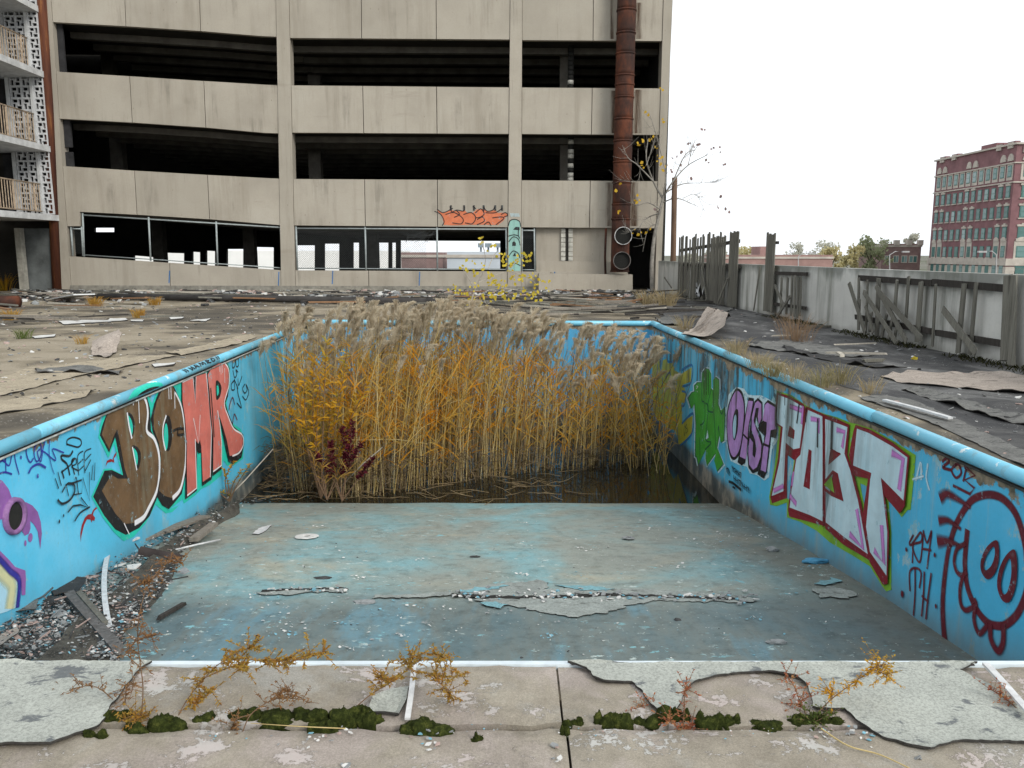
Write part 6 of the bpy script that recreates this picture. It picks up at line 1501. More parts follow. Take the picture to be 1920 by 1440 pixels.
# ---------------- dry tufts and weeds on the deck
def tuft(px, py, h, n, label, mat, seed, z=0.0, spread=.9, name='grass_tuft', cat='grass tuft', w=.008):
    r2 = random.Random(seed); b = G(px, py, z); e = MB()
    for k in range(n):
        a = r2.uniform(0, 6.283); L = h * r2.uniform(.5, 1.1); s_ = spread * r2.uniform(.2, 1); o = Vector((math.cos(a), math.sin(a), 0)); p = b + o * h * .6 * r2.random()
        e.blade([p, p + o * L * s_ * .3 + Vector((0, 0, L * .55)), p + o * L * s_ * .75 + Vector((0, 0, L * .9)), p + o * L * s_ * 1.1 + Vector((0, 0, L * r2.uniform(.8, 1.05)))], w, side=Vector((r2.uniform(-1, 1), 1, 0)))
    return props(e.build(name, mat), label, cat, 'dry tufts on the deck')
M_OLIVED = leafy('olive_dry', [(.13, .12, .05), (.26, .22, .11), (.36, .31, .18)], .3, 14); M_DRYB = leafy('dry_brown', [(.20, .13, .08), (.30, .21, .13)], .3, 9)
for i, (px, py, h, n, lab, mt) in enumerate(((1283, 618, .30, 40, 'brown tuft on the coping corner by the curled pink sheet', M_DRYG), (1494, 640, .38, 70, 'reddish dry weed standing alone on the dark membrane', M_DRYB), (1212, 572, .45, 60, 'dry grass tuft at the garage end of the right deck', M_DRYG), (1248, 575, .5, 60, 'taller dry grass tuft below the standing fence', M_DRYG), (1380, 664, .2, 60, 'dry grass tuft where the curled sheet meets the blue coping', M_DRYG), (1420, 690, .18, 50, 'low dry grass tuft along the right coping edge', M_DRYG), (1450, 706, .18, 60, 'bushy low grass clump along the right coping edge', M_OLIVED), (1490, 715, .2, 40, 'pale grass tuft halfway along the right coping', M_DRYG), (1540, 725, .18, 50, 'olive tuft behind the right coping', M_OLIVED), (1575, 720, .2, 40, 'olive weed behind the right coping near the pale strip', M_OLIVED), (1632, 738, .16, 26, 'small seeding weed nearest along the right coping', M_DRYG),
    (8, 545, .7, 80, 'yellow-green bush at the far left by the hotel wing', M_GREENY), (180, 575, .3, 60, 'golden tuft near the white board on the far left deck', M_GOLD), (20, 600, .25, 50, 'golden tuft at the left picture edge', M_GOLD), (290, 572, .25, 60, 'golden tuft in front of the long dark pipe', M_GOLD), (260, 596, .22, 50, 'faint golden tuft amid the left deck', M_GOLD), (155, 645, .16, 40, 'golden tuft beside the crumpled pink sheet', M_GOLD), (45, 635, .2, 40, 'olive weed on the left deck', M_OLIVE))):
    tuft(px, py, h * (1.25 if px > 1300 else 1), int(n * 2.2), lab, mt, 300 + i, w=.006 if py > 600 else .012)
# moss strip along the parapet foot
mo = MB(); r2 = random.Random(8)
for k in range(1500):
    u_ = r2.uniform(-3, 9); 
    if nz(u_ * .8, 4) < -.15: continue
    p = PAR.P(u_, 0, r2.random() ** 2 * .35 + .01); h = r2.uniform(.02, .07)
    a = r2.uniform(0, 6.28); mo.blade([p, p + Vector((math.cos(a) * h * .5, math.sin(a) * h * .5, h * .7)), p + Vector((math.cos(a) * h, math.sin(a) * h, h))], .018, side=Vector((r2.uniform(-1, 1), 1, 0)))
props(mo.build('weeds', leafy('moss_dark', [(.02, .022, .008), (.055, .055, .018)], .2, 5)), kind='stuff')
# ================================================================ TORN SHEETS, TIMBER, RUBBLE
def sheet_mat(name, c, worn, var=.15, amount=.565, grit=110):
    m = NT(name, .9, .2); a = m.noise(5, 8, .68); g_ = m.noise(grit, 4, .8); w_ = m.noise(7.5, 9, .72, m.scale(k=(.8, 1.3, 1), off=(2, 7, 1)), .4)
    col = m.ramp(a, [(.3, tuple(q * (1 - var) for q in c)), (.7, tuple(min(1, q * (1 + var)) for q in c))])
    col = m.mix(m.math('MULTIPLY', m.step(g_, .42, .62), .6), col, tuple(q * .38 for q in c))
    col = m.mix(m.math('MULTIPLY', m.step(w_, amount, amount + .05), .85), col, worn)
    m.color(col); m.bump(m.math('ADD', g_, m.math('MULTIPLY', w_, -.6)), .5, .004); return m.mat
M_SHEET = sheet_mat('grey_green_roof_sheet', (.40, .42, .38), (.09, .10, .11)); M_SHEETP = sheet_mat('pinkish_roof_sheet', (.38, .33, .285), (.12, .10, .085), .2, .58, 60)
M_SHEETD = sheet_mat('black_roof_sheet', (.05, .05, .05), (.22, .22, .21), .3, .64, 60); M_SHEETG = sheet_mat('pale_grey_roof_sheet', (.17, .17, .16), (.05, .05, .05), .3, .55, 60)
M_SHEETB = sheet_mat('beige_roof_sheet', (.40, .345, .255), (.14, .12, .09), .2, .57, 60)
M_EDGE = simple('sheet_torn_edge', (.045, .042, .038), .4, 60, bump=0)
def outline(pts, per=.04, jag=.012, seed=0):
    """resample a world outline and roughen it like a tear"""
    out = []; n = len(pts)
    for i in range(n):
        a, b = pts[i], pts[(i + 1) % n]; k = max(1, int((b - a).length / per))
        for j_ in range(k):
            p = a.lerp(b, j_ / k); out.append(Vector((p.x + jag * (nz(p.x * 14, p.y * 14, seed) + .8 * nz(p.x * 45, p.y * 45, seed + 3)), p.y + jag * (nz(p.x * 14, p.y * 14, seed + 5) + .8 * nz(p.x * 45, p.y * 45, seed + 8)), p.z)))
    return out
def sheet(name, label, cat, pts, mat, th=.006, z=.006, lift=.02, inset=.07, jag=.012, seed=0, fn=None, group=None, per=.04, relief=.0, parent=None):
    """a torn sheet: flat in the middle, its rim lifting unevenly; fn(p) adds height (curls)"""
    o = outline(pts, per, jag, seed); n = len(o); area = sum(o[i].x * o[(i + 1) % n].y - o[(i + 1) % n].x * o[i].y for i in range(n))
    if area < 0: o.reverse()
    rim, inn = [], []
    for i, p in enumerate(o):
        d_ = (o[(i + 1) % n] - o[i - 1]); d_.z = 0; nn = Vector((-d_.y, d_.x, 0)).normalized()
        q = p + nn * inset
        h = max(0, lift * (.5 + 1.3 * nz(p.x * 5, p.y * 5, seed + 2)))
        rim.append(Vector((p.x, p.y, z + h))); inn.append(Vector((q.x, q.y, z + h * .25)))
    tri = tessellate_polygon([inn]); mb = MB()
    hz_ = (lambda p: p.z + (fn(p) if fn else 0) + relief * nz(p.x * 4, p.y * 4, seed + 9))
    def S_(l, dz=0): return [Vector((p.x, p.y, hz_(p) + dz)) for p in l]
    if fn or relief:                          # dense centre so that it can bend
        me = bpy.data.meshes.new('tmp'); me.from_pydata([tuple(p) for p in inn], [], [tuple(t) for t in tri]); bm = bmesh.new(); bm.from_mesh(me)
        bmesh.ops.triangulate(bm, faces=bm.faces); 
        for _ in range(2): bmesh.ops.subdivide_edges(bm, edges=[e for e in bm.edges if e.calc_length() > .06], cuts=2, use_grid_fill=True)
        bm.verts.ensure_lookup_table(); bm.verts.index_update()
        mb.add(S_([v.co for v in bm.verts]), [tuple(v.index for v in f.verts) for f in bm.faces], 0, smooth=True); bm.free(); bpy.data.meshes.remove(me)
    else: mb.add(S_(inn), tri, 0)
    mb.add(S_(rim) + S_(inn), [(i, (i + 1) % n, (i + 1) % n + n, i + n) for i in range(n)], 0, smooth=True)
    mb.add(S_(rim) + S_(rim, -th), [(i, (i + 1) % n, (i + 1) % n + n, i + n) for i in range(n)], 1)
    mb.add(S_(rim, -th) + S_(inn, -th), [(i, (i + 1) % n, (i + 1) % n + n, i + n) for i in range(n)], 1)
    ob = mb.build(name, [mat, M_EDGE], parent)
    if parent is None: props(ob, label, cat, group)
    return ob
def GP(l, z=0.0): return [G(x, y, z) for x, y in l]
# ---------------- foreground
sheet('roof_sheet', 'large pale grey torn roofing sheet in the near left corner', 'roofing sheet', GP([(-60, 1246), (285, 1246), (262, 1262), (240, 1290), (225, 1312), (208, 1330), (200, 1347), (180, 1368), (140, 1384), (95, 1402), (-60, 1406)]), M_SHEET, .008, .012, .012, .012, .007, 1, per=.014)
sheet('roof_sheet', 'big pale torn roofing sheet with scalloped edge in the near right', 'roofing sheet', GP([(1066, 1247), (1100, 1260), (1112, 1277), (1132, 1284), (1184, 1283), (1205, 1302), (1225, 1332), (1240, 1346), (1266, 1340), (1284, 1304), (1302, 1284), (1345, 1272), (1395, 1265), (1450, 1266), (1492, 1273), (1514, 1290), (1523, 1312), (1522, 1332), (1560, 1337), (1580, 1334), (1606, 1354), (1652, 1386), (1700, 1402), (1745, 1411), (1765, 1400), (1800, 1393), (1860, 1395), (1990, 1402), (1990, 1330), (1900, 1330), (1860, 1290), (1800, 1262), (1830, 1247)]), M_SHEET, .008, .010, .010, .011, .007, 2, per=.014)
sheet('roof_sheet', 'small grey triangular roofing scrap beside the white strip', 'roofing sheet', GP([(700, 1318), (735, 1300), (766, 1292), (762, 1322), (750, 1352), (722, 1346), (690, 1345)]), M_SHEET, .008, .010, .02, .02, .003, 3, per=.015)
M_STRIP = simple('white_plastic_strip', (.55, .56, .56), .22, 20, .5)
def strip(name, label, cat, pts, w, h, mat, z=0.02, group=None):
    mb = MB(); P_ = catmull([Vector(p) for p in pts], 6); vs_, fs = [], []
    for i, p in enumerate(P_):
        d_ = P_[min(i + 1, len(P_) - 1)] - P_[max(0, i - 1)]; d_.normalize(); sd = d_.cross(Vector((0, 0, 1))).normalized() * w / 2; u_ = Vector((0, 0, h))
        vs_ += [p - sd, p + sd, p + sd + u_, p - sd + u_]
    n = len(P_)
    for i in range(n - 1):
        for j_ in range(4): fs.append((i * 4 + j_, i * 4 + (j_ + 1) % 4, (i + 1) * 4 + (j_ + 1) % 4, (i + 1) * 4 + j_))
    fs += [(3, 2, 1, 0), tuple((n - 1) * 4 + k for k in range(4))]
    mb.add(vs_, fs); return props(mb.build(name, mat, fix=True), label, cat, group)
strip('white_strip', 'short white plastic strip lying across the front slab', 'strip', [G(776, 1250, .02), G(772, 1295, .025), G(764, 1350, .012)], .018, .008, M_STRIP)
strip('white_strip', 'white plastic strip pointing to the near right corner', 'strip', [G(1848, 1247, .03), G(1880, 1282, .034), G(1935, 1345, .03)], .024, .01, M_STRIP)
# moss cushions along the joint
M_MOSS = NT('moss', .95, .1); mm = M_MOSS; f_ = mm.noise(45, 8, .8); mm.color(mm.ramp(f_, [(.32, (.008, .011, .003)), (.52, (.032, .042, .009)), (.70, (.12, .13, .03))])); mm.bump(mm.noise(170, 5, .8), 1.0, .006); M_MOSS = mm.mat
def moss(px, py, w, h, seed, label):
    b = G(px, py, -.012); W_ = w / 520.0; r2 = random.Random(int(seed * 10) + 1); me = bpy.data.meshes.new('moss'); bm = bmesh.new()
    for q in range(r2.randrange(4, 9)):
        ox, oy, sc_ = r2.gauss(0, .22) * W_, r2.gauss(0, .06) * W_, r2.uniform(.16, .36); hh = h * r2.uniform(.7, 1.7)
        new = bmesh.ops.create_icosphere(bm, subdivisions=3, radius=1.0)['verts']
        for v in new:
            p = v.co.copy(); k = 1 + .35 * nz(p.x * 1.7 + seed + q, p.y * 1.7, p.z * 1.7) + .18 * nz(p.x * 5 + seed, p.y * 5 + q, p.z * 5) + .10 * nz(p.x * 14, p.y * 14 + seed, p.z * 14 + q)
            v.co = Vector((ox + p.x * W_ * sc_ * k, oy + p.y * W_ * sc_ * .62 * k, max(-.02, p.z * hh * k)))
    tips = [v.co.copy() for v in bm.verts if v.co.z > .004]
    for t_ in r2.sample(tips, min(len(tips), 260)):
        l_ = r2.uniform(.002, .005); vv = [bm.verts.new(t_ + Vector((r2.gauss(0, .0012), r2.gauss(0, .0012), 0))) for _ in range(2)] + [bm.verts.new(t_ + Vector((r2.gauss(0, .003), r2.gauss(0, .003), l_)))]; bm.faces.new(vv)
    for f in bm.faces: f.smooth = True
    bm.to_mesh(me); bm.free(); me.materials.append(M_MOSS)
    o = link('moss_cushion', me); o.location = b; return props(o, label, 'moss', 'moss cushions in the slab joint')
ml_k = .78
ml = [(192, 1384, 60, .022), (222, 1352, 66, .03), (262, 1372, 50, .022), (305, 1366, 70, .03), (388, 1354, 70, .02), (480, 1352, 110, .032), (590, 1352, 80, .032), (604, 1370, 60, .026), (662, 1354, 85, .036), (704, 1356, 64, .034), (792, 1372, 100, .026), (892, 1392, 34, .018), (1058, 1378, 24, .03), (1074, 1358, 36, .022), (1146, 1358, 64, .034), (1216, 1359, 60, .016), (1262, 1352, 66, .028), (1328, 1360, 74, .034), (1372, 1358, 50, .022), (1428, 1361, 90, .012), (1502, 1355, 60, .018), (1560, 1356, 60, .02)]
place = ['left end', 'beside the large torn sheet', 'under the rust stem weed', 'beside the left weeds', 'left of the drooping weed', 'broad one under the drooping weed', 'behind the brown spray', 'in front of the brown spray', 'below the grey scrap', 'touching the grey scrap', 'large flat one right of the white strip', 'small lone one on the lower slab', 'upright one on the cross joint', 'just right of the cross joint', 'rounded one right of the cross joint', 'thin one left of the red seedling', 'under the red seedling', 'large one right of the red seedling', 'small one right of the large right cushion', 'thin line in the bare joint', 'under the red-brown sprig', 'at the big sheet\'s scalloped edge']
for i, ((px, py, w_, h), pl_) in enumerate(zip(ml, place)): moss(px, py, w_ * ml_k, h, i * 3.1, 'green moss cushion in the slab joint, ' + pl_)
# weeds in the joint
M_WGOLD = leafy('weed_gold', [(.20, .09, .02), (.40, .20, .03), (.34, .24, .05), (.50, .28, .03)], .35, 40)
def weed(label, paths, mats, n, L, w, seed, name='weed', y=2.46, dens=None):
    n, L, w = int(n * 1.3), L * .75, w * .85
    r2 = random.Random(seed); b = paths[0][0]; base = G(b[0], b[1], -.01); e = empty(name, base, label, 'weed', 'weeds in the slab joint'); s_, l_ = MB(), MB()
    for k, pth in enumerate(paths):
        yb = G(*b, -.01).y; P_ = []
        for i, q in enumerate(pth):
            P_.append(AT(q[0], q[1], yb + .03 * i + r2.uniform(-.02, .02)))
        if k == 0 or pth[0] == b: P_[0] = base.copy()
        stem(s_, P_, .0022, .0009, n=5); sprig(l_, P_, n if not dens else dens[k], L, w, 0, seed=seed * 10 + k, start=.25 if k == 0 else .05, spread=1.1)
        # side twigs
        Q = catmull(P_, 5)
        for j_ in range(18):
            i = r2.randrange(len(Q) // 3, len(Q) - 1); o = Vector((r2.gauss(0, 1), r2.gauss(0, .6), r2.gauss(.2, .7))).normalized() * r2.uniform(.015, .075)
            s_.tube([Q[i], Q[i] + o], [.0011, .0006], 4, caps=False); sprig(l_, [Q[i], Q[i] + o * .5, Q[i] + o], max(5, n // 5), L * .9, w, 0, seed=seed * 77 + j_ + k * 9, start=.1)
    s_.build('stems', mats[0], e); l_.build('foliage', mats[1], e); return e
weed('tall thin rust-orange weed rising before the pool rubble', [[(262, 1362), (268, 1290), (258, 1200), (264, 1140), (285, 1085), (330, 1070)], [(262, 1250), (240, 1225), (262, 1190)], [(285, 1085), (262, 1095)], [(285, 1085), (320, 1050), (345, 1058)], [(268, 1290), (240, 1285), (235, 1320)], [(258, 1200), (290, 1190)]], (M_STEM, M_BRWN), 34, .020, .005, 1)
weed('brown arching weed leaning over the near left sheet', [[(228, 1338), (212, 1312), (180, 1288), (150, 1288), (114, 1300)]], (M_STEM, M_BRWN), 40, .018, .005, 2)
weed('large golden drooping weed trailing over the white coping', [[(330, 1350), (352, 1310), (385, 1270), (420, 1240), (470, 1236), (515, 1250)], [(420, 1240), (445, 1222), (490, 1212)], [(515, 1250), (560, 1236), (612, 1222)], [(470, 1236), (520, 1240), (545, 1232)], [(385, 1270), (440, 1248), (462, 1252)], [(352, 1310), (370, 1320), (400, 1290)]], (M_STEM, M_WGOLD), 90, .020, .006, 3)
weed('brown seedy spray leaning left of the grey scrap', [[(455, 1372), (470, 1340), (505, 1315), (545, 1302), (578, 1318)], [(470, 1340), (440, 1352), (436, 1385)], [(505, 1315), (530, 1296), (560, 1300)]], (M_STEM, M_BRWN), 46, .018, .005, 4)
weed('golden bushy weed above the white strip', [[(640, 1352), (690, 1306), (735, 1278), (765, 1255), (790, 1236)], [(765, 1255), (800, 1262), (840, 1270), (878, 1262)], [(790, 1236), (830, 1236), (815, 1226)], [(800, 1262), (835, 1290), (852, 1315)], [(735, 1278), (715, 1268)], [(765, 1255), (772, 1232)]], (M_STEM, M_WGOLD), 70, .020, .006, 5)
weed('low golden clump in the moss near the torn sheet', [[(250, 1372), (262, 1350), (280, 1340)], [(250, 1372), (240, 1352), (232, 1345)], [(250, 1372), (255, 1345), (250, 1335)]], (M_STEM, M_WGOLD), 60, .016, .006, 6)
weed('yellow-brown clump hanging on the lower slab', [[(440, 1350), (438, 1368), (444, 1385)], [(440, 1350), (425, 1362), (420, 1378)], [(440, 1350), (455, 1345)]], (M_STEM, M_WGOLD), 50, .015, .005, 7)
weed('small green and red seedling right of the cross joint', [[(1278, 1372), (1282, 1345), (1284, 1300), (1288, 1290)], [(1278, 1372), (1262, 1355), (1250, 1345)], [(1278, 1372), (1300, 1358)]], (M_STEM, M_RED), 34, .018, .006, 8)
weed('red-brown twiggy sprig leaning left at the scalloped sheet', [[(1515, 1345), (1502, 1320), (1488, 1285), (1470, 1262)]], (M_STEM, M_RED), 60, .018, .005, 9)
weed('long arching weed with yellow tip over the big sheet', [[(1525, 1345), (1560, 1310), (1600, 1280), (1632, 1255), (1640, 1218)], [(1632, 1255), (1655, 1262), (1672, 1272)], [(1632, 1255), (1660, 1245)], [(1560, 1310), (1562, 1290)]], (M_STEM, M_GREENY), 40, .020, .006, 10, dens=[46, 30, 20, 14])
weed('reddish twig entering at the near right edge', [[(1925, 1345), (1895, 1318), (1870, 1300), (1855, 1292)]], (M_STEM, M_RED), 40, .018, .005, 11)
weed('dark seedling beside the thin moss left of the red seedling', [[(1185, 1352), (1180, 1338), (1200, 1325), (1235, 1318)]], (M_STEM, M_RED), 34, .016, .005, 12)
weed('olive leafy weed under the red-brown sprig', [[(1530, 1362), (1545, 1345), (1560, 1338)], [(1530, 1362), (1515, 1345)], [(1530, 1362), (1500, 1358)], [(1530, 1362), (1530, 1340)]], (M_STEM, M_OLIVE), 40, .018, .008, 13)
mb = MB(); stem(mb, [G(1540, 1366, .01), G(1590, 1398, .012), G(1650, 1415, .01), G(1715, 1445, .012)], .003, .002)
props(mb.build('dry_stalk', M_STALK), 'thin dry stalk lying on the near right slab', 'stalk')
mb = MB(); stem(mb, [G(648, 1366, .02), G(560, 1362, .035), G(470, 1356, .02)], .002, .0012)
props(mb.build('dry_stalk', M_STALK), 'thin dry stalk lying along the moss left of the strip', 'stalk')

# chips and pebbles
M_CHIP = [simple('chip_white', (.55, .55, .53), .15, 20), simple('chip_grey', (.24, .25, .25), .3, 20), simple('chip_dark', (.05, .05, .05), .4, 20), simple('chip_pink', (.36, .27, .24), .25, 20), simple('chip_blue', (.17, .36, .44), .3, 15)]
def chip(mb, p, s, r2, mi, flat=.25):
    n = r2.choice([4, 5, 6]); a0 = r2.uniform(0, 6.28); tl = Matrix.Rotation(r2.gauss(0, .25), 3, 'X') @ Matrix.Rotation(r2.gauss(0, .25), 3, 'Y'); top, bot = [], []
    for i in range(n):
        a = a0 + 2 * math.pi * i / n + r2.uniform(-.3, .3); r = s * r2.uniform(.5, 1.1); v = tl @ Vector((math.cos(a) * r, math.sin(a) * r * .75, 0)); top.append(p + v * .9 + Vector((0, 0, s * flat))); bot.append(p + v)
    mb.add(top + bot, [tuple(range(n))] + [(i, i + n, (i + 1) % n + n, (i + 1) % n) for i in range(n)], mi)
r2 = random.Random(31); mb = MB()
for px, py, n, sx, sy, s_ in ((800, 1385, 14, 25, 18, .012), (820, 1368, 10, 30, 6, .010), (590, 1385, 12, 40, 14, .009), (650, 1372, 6, 15, 8, .010), (1600, 1375, 18, 40, 14, .010), (1550, 1372, 12, 30, 8, .009), (400, 1380, 14, 60, 12, .006), (1150, 1372, 16, 80, 10, .005), (1040, 1415, 5, 12, 18, .014), (1720, 1420, 2, 8, 4, .014), (650, 1435, 3, 10, 4, .014), (900, 1370, 14, 120, 8, .005), (1400, 1374, 20, 90, 8, .004)):
    for _ in range(n): chip(mb, G(px + r2.gauss(0, sx * .6), py + r2.gauss(0, sy * .6), .003), s_ * r2.uniform(.5, 1.2), r2, r2.choice([0, 0, 1, 1, 3, 4]))
props(mb.build('gravel', M_CHIP), kind='stuff')

# ---------------- rubble along the left pool wall and on the pool floor
def PF(px, py, dz=0.0):                      # point on the sloping pool floor
    z = -1.6
    for _ in range(12): p = G(px, py, z); z = floor_z(p.y)
    return Vector((p.x, p.y, z + dz))
def in_poly(x, y, poly):
    c_ = False; j_ = len(poly) - 1
    for i in range(len(poly)):
        if (poly[i][1] > y) != (poly[j_][1] > y) and x < (poly[j_][0] - poly[i][0]) * (y - poly[i][1]) / (poly[j_][1] - poly[i][1]) + poly[i][0]: c_ = not c_
        j_ = i
    return c_
heap = [(-80, 1260), (-60, 1170), (30, 1148), (110, 1095), (200, 1032), (300, 985), (390, 932), (480, 908), (540, 928), (600, 938), (520, 944), (450, 952), (410, 985), (340, 1040), (330, 1080), (300, 1130), (240, 1190), (215, 1260)]
# low bank of silt under the rubble
bank = MB(); ring = [PF(x, y) for x, y in heap if x < 455]; ring = catmull(ring, 4, True); cen = [Vector((p.x * .5 + lx(p.y) * .5 + .05, p.y, floor_z(p.y) + .12 + .05 * nz(p.x * 3, p.y * 3))) for p in ring]
n = len(ring)
mid = [a.lerp(b, .5) + Vector((.03 * nz(a.x * 6, a.y * 6), 0, .03 + .04 * nz(a.y * 4, a.x * 4, 2))) for a, b in zip(ring, cen)]
bank.add([p - Vector((0, 0, .02)) for p in ring] + mid + cen, [(i, (i + 1) % n, (i + 1) % n + n, i + n) for i in range(n)] + [(i + n, (i + 1) % n + n, (i + 1) % n + 2 * n, i + 2 * n) for i in range(n)], smooth=True)
msilt = NT('silt', .95, .15); a = msilt.noise(6, 8, .7); b = msilt.noise(70, 6, .8); msilt.color(msilt.mix(msilt.step(b, .5, .7), msilt.ramp(a, [(.35, (.035, .034, .03)), (.6, (.10, .095, .08))]), (.16, .15, .13))); msilt.bump(b, .8, .015)
props(bank.build('silt', msilt.mat), kind='stuff')
r2 = random.Random(77); mb = MB(); k = 0
while k < 6500:
    x, y = r2.uniform(-40, 620), r2.uniform(905, 1255)
    if not in_poly(x, y, heap): continue
    p = PF(x, y); d_ = (p.x - lx(p.y)); p.z += max(0, .13 - d_ * .05) * r2.random() + .012
    chip(mb, p, r2.choice([.006, .009, .014, .02, .032]) * r2.uniform(.6, 1.2), r2, r2.choices([0, 1, 2, 3, 4], [2, 5, 8, 2, 1])[0]); k += 1
    if k % 2 == 0:
        x, y = r2.uniform(-40, 300), r2.uniform(1110, 1255)
        if in_poly(x, y, heap): p2 = PF(x, y, r2.uniform(.05, .13)); chip(mb, p2, r2.choice([.005, .008, .012, .018]), r2, r2.choices([0, 1, 2, 3, 4], [2, 5, 8, 2, 1])[0])
    if k % 40 == 0:
        a = r2.uniform(0, 3.14); L = r2.uniform(.06, .22); mb.bar(p + Vector((0, 0, .02)), p + Vector((math.cos(a) * L, math.sin(a) * L, .02 + r2.uniform(-.02, .04))), r2.uniform(.006, .018), .006, mi=r2.choice([1, 2, 2, 3]))
for k in range(420):
    x = 400 + 330 * r2.random(); y = 938 - abs(r2.gauss(0, 9)) + (0 if x > 480 else (480 - x) * .06); chip(mb, PF(x, y, .03), r2.choice([.012, .02, .035, .06]), r2, r2.choices([0, 1, 2, 3], [3, 3, 6, 3])[0])
props(mb.build('rubble', M_CHIP), kind='stuff')
mb = MB(); k = 0
while k < 600:                               # crumbs thinning out over the pool floor
    x, y = r2.uniform(150, 1700), r2.uniform(950, 1235)
    if r2.random() > (.12 + .9 * math.exp(-(x - 250) / 160 if x > 250 else 0)): continue
    p = PF(x, y, .004); 
    if not lx(p.y) + .05 < p.x < rx(p.y) - .05: continue
    chip(mb, p, r2.choice([.004, .006, .009, .014]), r2, r2.choices([0, 1, 2, 4], [5, 3, 1.5, 2])[0], .2); k += 1
props(mb.build('debris', M_CHIP), kind='stuff')
frag = [(60, 1190, .10, 3), (110, 1172, .12, 1), (95, 1150, .14, 2), (170, 1100, .12, 3), (225, 1078, .12, 0), (248, 1082, .16, 0), (150, 1110, .10, 1), (345, 1083, .11, 1), (332, 955, .22, 3), (355, 970, .18, 3), (385, 965, .16, 3), (300, 1000, .16, 0), (420, 945, .14, 0), (440, 940, .16, 0), (305, 985, .18, 1), (410, 955, .12, 3), (465, 930, .12, 1), (360, 990, .12, 0), (270, 1015, .14, 1), (80, 1215, .12, 1), (30, 1215, .13, 3), (190, 1130, .1, 2), (345, 1010, .13, 1)]
for i, (px, py, s_, mi) in enumerate(frag):
    mb = MB(); p = PF(px, py, .10 if px < 300 else .07); chip(mb, p, s_ * .8, r2, 0, .12); props(mb.build('plaster_fragment', M_CHIP[mi]), ('flat whitish', 'flat grey', 'flat blackish', 'flat pinkish')[mi] + ' broken slab lying in the rubble along the pool wall', 'fragment', 'broken slabs in the rubble')
# bigger single things in the pool
def plank3(label, a, b, w_, t, mat, name='plank', cat='plank', up=Vector((0, 0, 1))):
    mb = MB(); a, b = Vector(a), Vector(b); d_ = (b - a).normalized(); sd = d_.cross(Vector((0, 0, 1))).normalized(); mb.bar(a, b, w_, t, up=sd, jag=.02); return props(mb.build(name, mat), label, cat)
M_PLANK = wood('pale_driftwood', (.26, .235, .20), .35)
plank3('long weathered plank lying on the rubble below the letter B', PF(166, 1073, .15), PF(384, 986, .13), .15, .03, M_PLANK)
plank3('short split plank right of the long rubble plank', PF(364, 1024, .08), PF(402, 1000, .12), .10, .05, M_PLANK)
plank3('thick dark weathered beam lying by the near coping', PF(132, 1140, .12), PF(222, 1238, .08), .085, .07, wood('grey_beam', (.12, .115, .11), .5), 'beam', 'beam')
plank3('second thinner dark batten beside the thick beam', PF(150, 1142, .15), PF(200, 1196, .12), .045, .04, M_WOOD)
plank3('thin dark stick at the edge of the rubble', PF(298, 1165, .03), PF(345, 1138, .03), .035, .03, M_WOODD)
strip('bent_white_strip', 'long bent white plastic strip curving through the rubble', 'strip', [PF(262, 1042, .2), PF(225, 1055, .18), PF(207, 1067, .17), PF(199, 1100, .15), PF(198, 1140, .12), PF(203, 1180, .1), PF(209, 1204, .08)], .045, .02, M_STRIP)
mb = MB(); mb.tube([PF(320, 1041, .05), PF(365, 1030, .05), PF(413, 1018, .04)], .011, 8); props(mb.build('white_tube', M_STRIP), 'thin straight white tube pointing across the pool floor', 'tube')
fp0 = PF(305, 1062, .05)
mb = MB(); n = 10
A_, B_ = PF(266, 1056, .05), PF(345, 1060, .05)
vs_ = []
for i in range(n + 1):
    t = i / n; p = A_.lerp(B_, t)
    for j_ in range(5): th = math.pi * (.1 + .75 * j_ / 4); vs_.append(p + Vector((0, .10 * math.cos(th) * (1 - .5 * t), .14 * math.sin(th) * (1 - .55 * t))))
mb.add(vs_, [(i * 5 + j_, i * 5 + j_ + 1, (i + 1) * 5 + j_ + 1, (i + 1) * 5 + j_) for i in range(n) for j_ in range(4)], smooth=True); props(mb.build('metal_flap', simple('dark_rust_tin', (.045, .035, .033), .4, 5)), 'dark rusty curled metal flap on the rubble', 'metal sheet')
def PFL(l, dz=0.0): return [PF(x, y, dz) for x, y in l]
def fsheet(label, pts, mat, seed, lift=.03, dz=.06, per=.05, name='roof_sheet', cat='roofing sheet'):
    P_ = PFL(pts, dz); zc = sum(p.z for p in P_) / len(P_)
    sl = lambda p: floor_z(p.y) + dz - zc
    return sheet(name, label, cat, [Vector((p.x, p.y, 0)) for p in P_], mat, .006, zc, lift, .05, .015, seed, fn=sl, per=per)
fsheet('pale sheet of roofing lying at the foot of the left pool wall', [(-40, 1168), (40, 1140), (95, 1128), (104, 1140), (75, 1158), (72, 1180), (-40, 1186)], M_SHEETG, 41, .03, .16)
fsheet('dark flat sheet between the pale roofing sheet and the rubble', [(88, 1125), (130, 1108), (165, 1112), (150, 1138), (105, 1146)], M_SHEETD, 42, .02, .14)
fsheet('pale torn roofing patch in the near left pool corner', [(-40, 1235), (35, 1205), (40, 1215), (5, 1240), (-40, 1250)], M_SHEETP, 43, .03, .12)
fsheet('white paint flake lying alone on the pool floor', [(472, 1003), (490, 990), (508, 986), (500, 996), (485, 1004)], M_STRIP, 44, .01, .012, .03, 'paint_flake', 'paint flake')
fsheet('light fabric scrap standing in the rubble by the reeds', [(455, 935), (465, 912), (485, 925), (488, 938)], M_SHEETG, 45, .08, .1, .05, 'fabric_scrap', 'scrap')
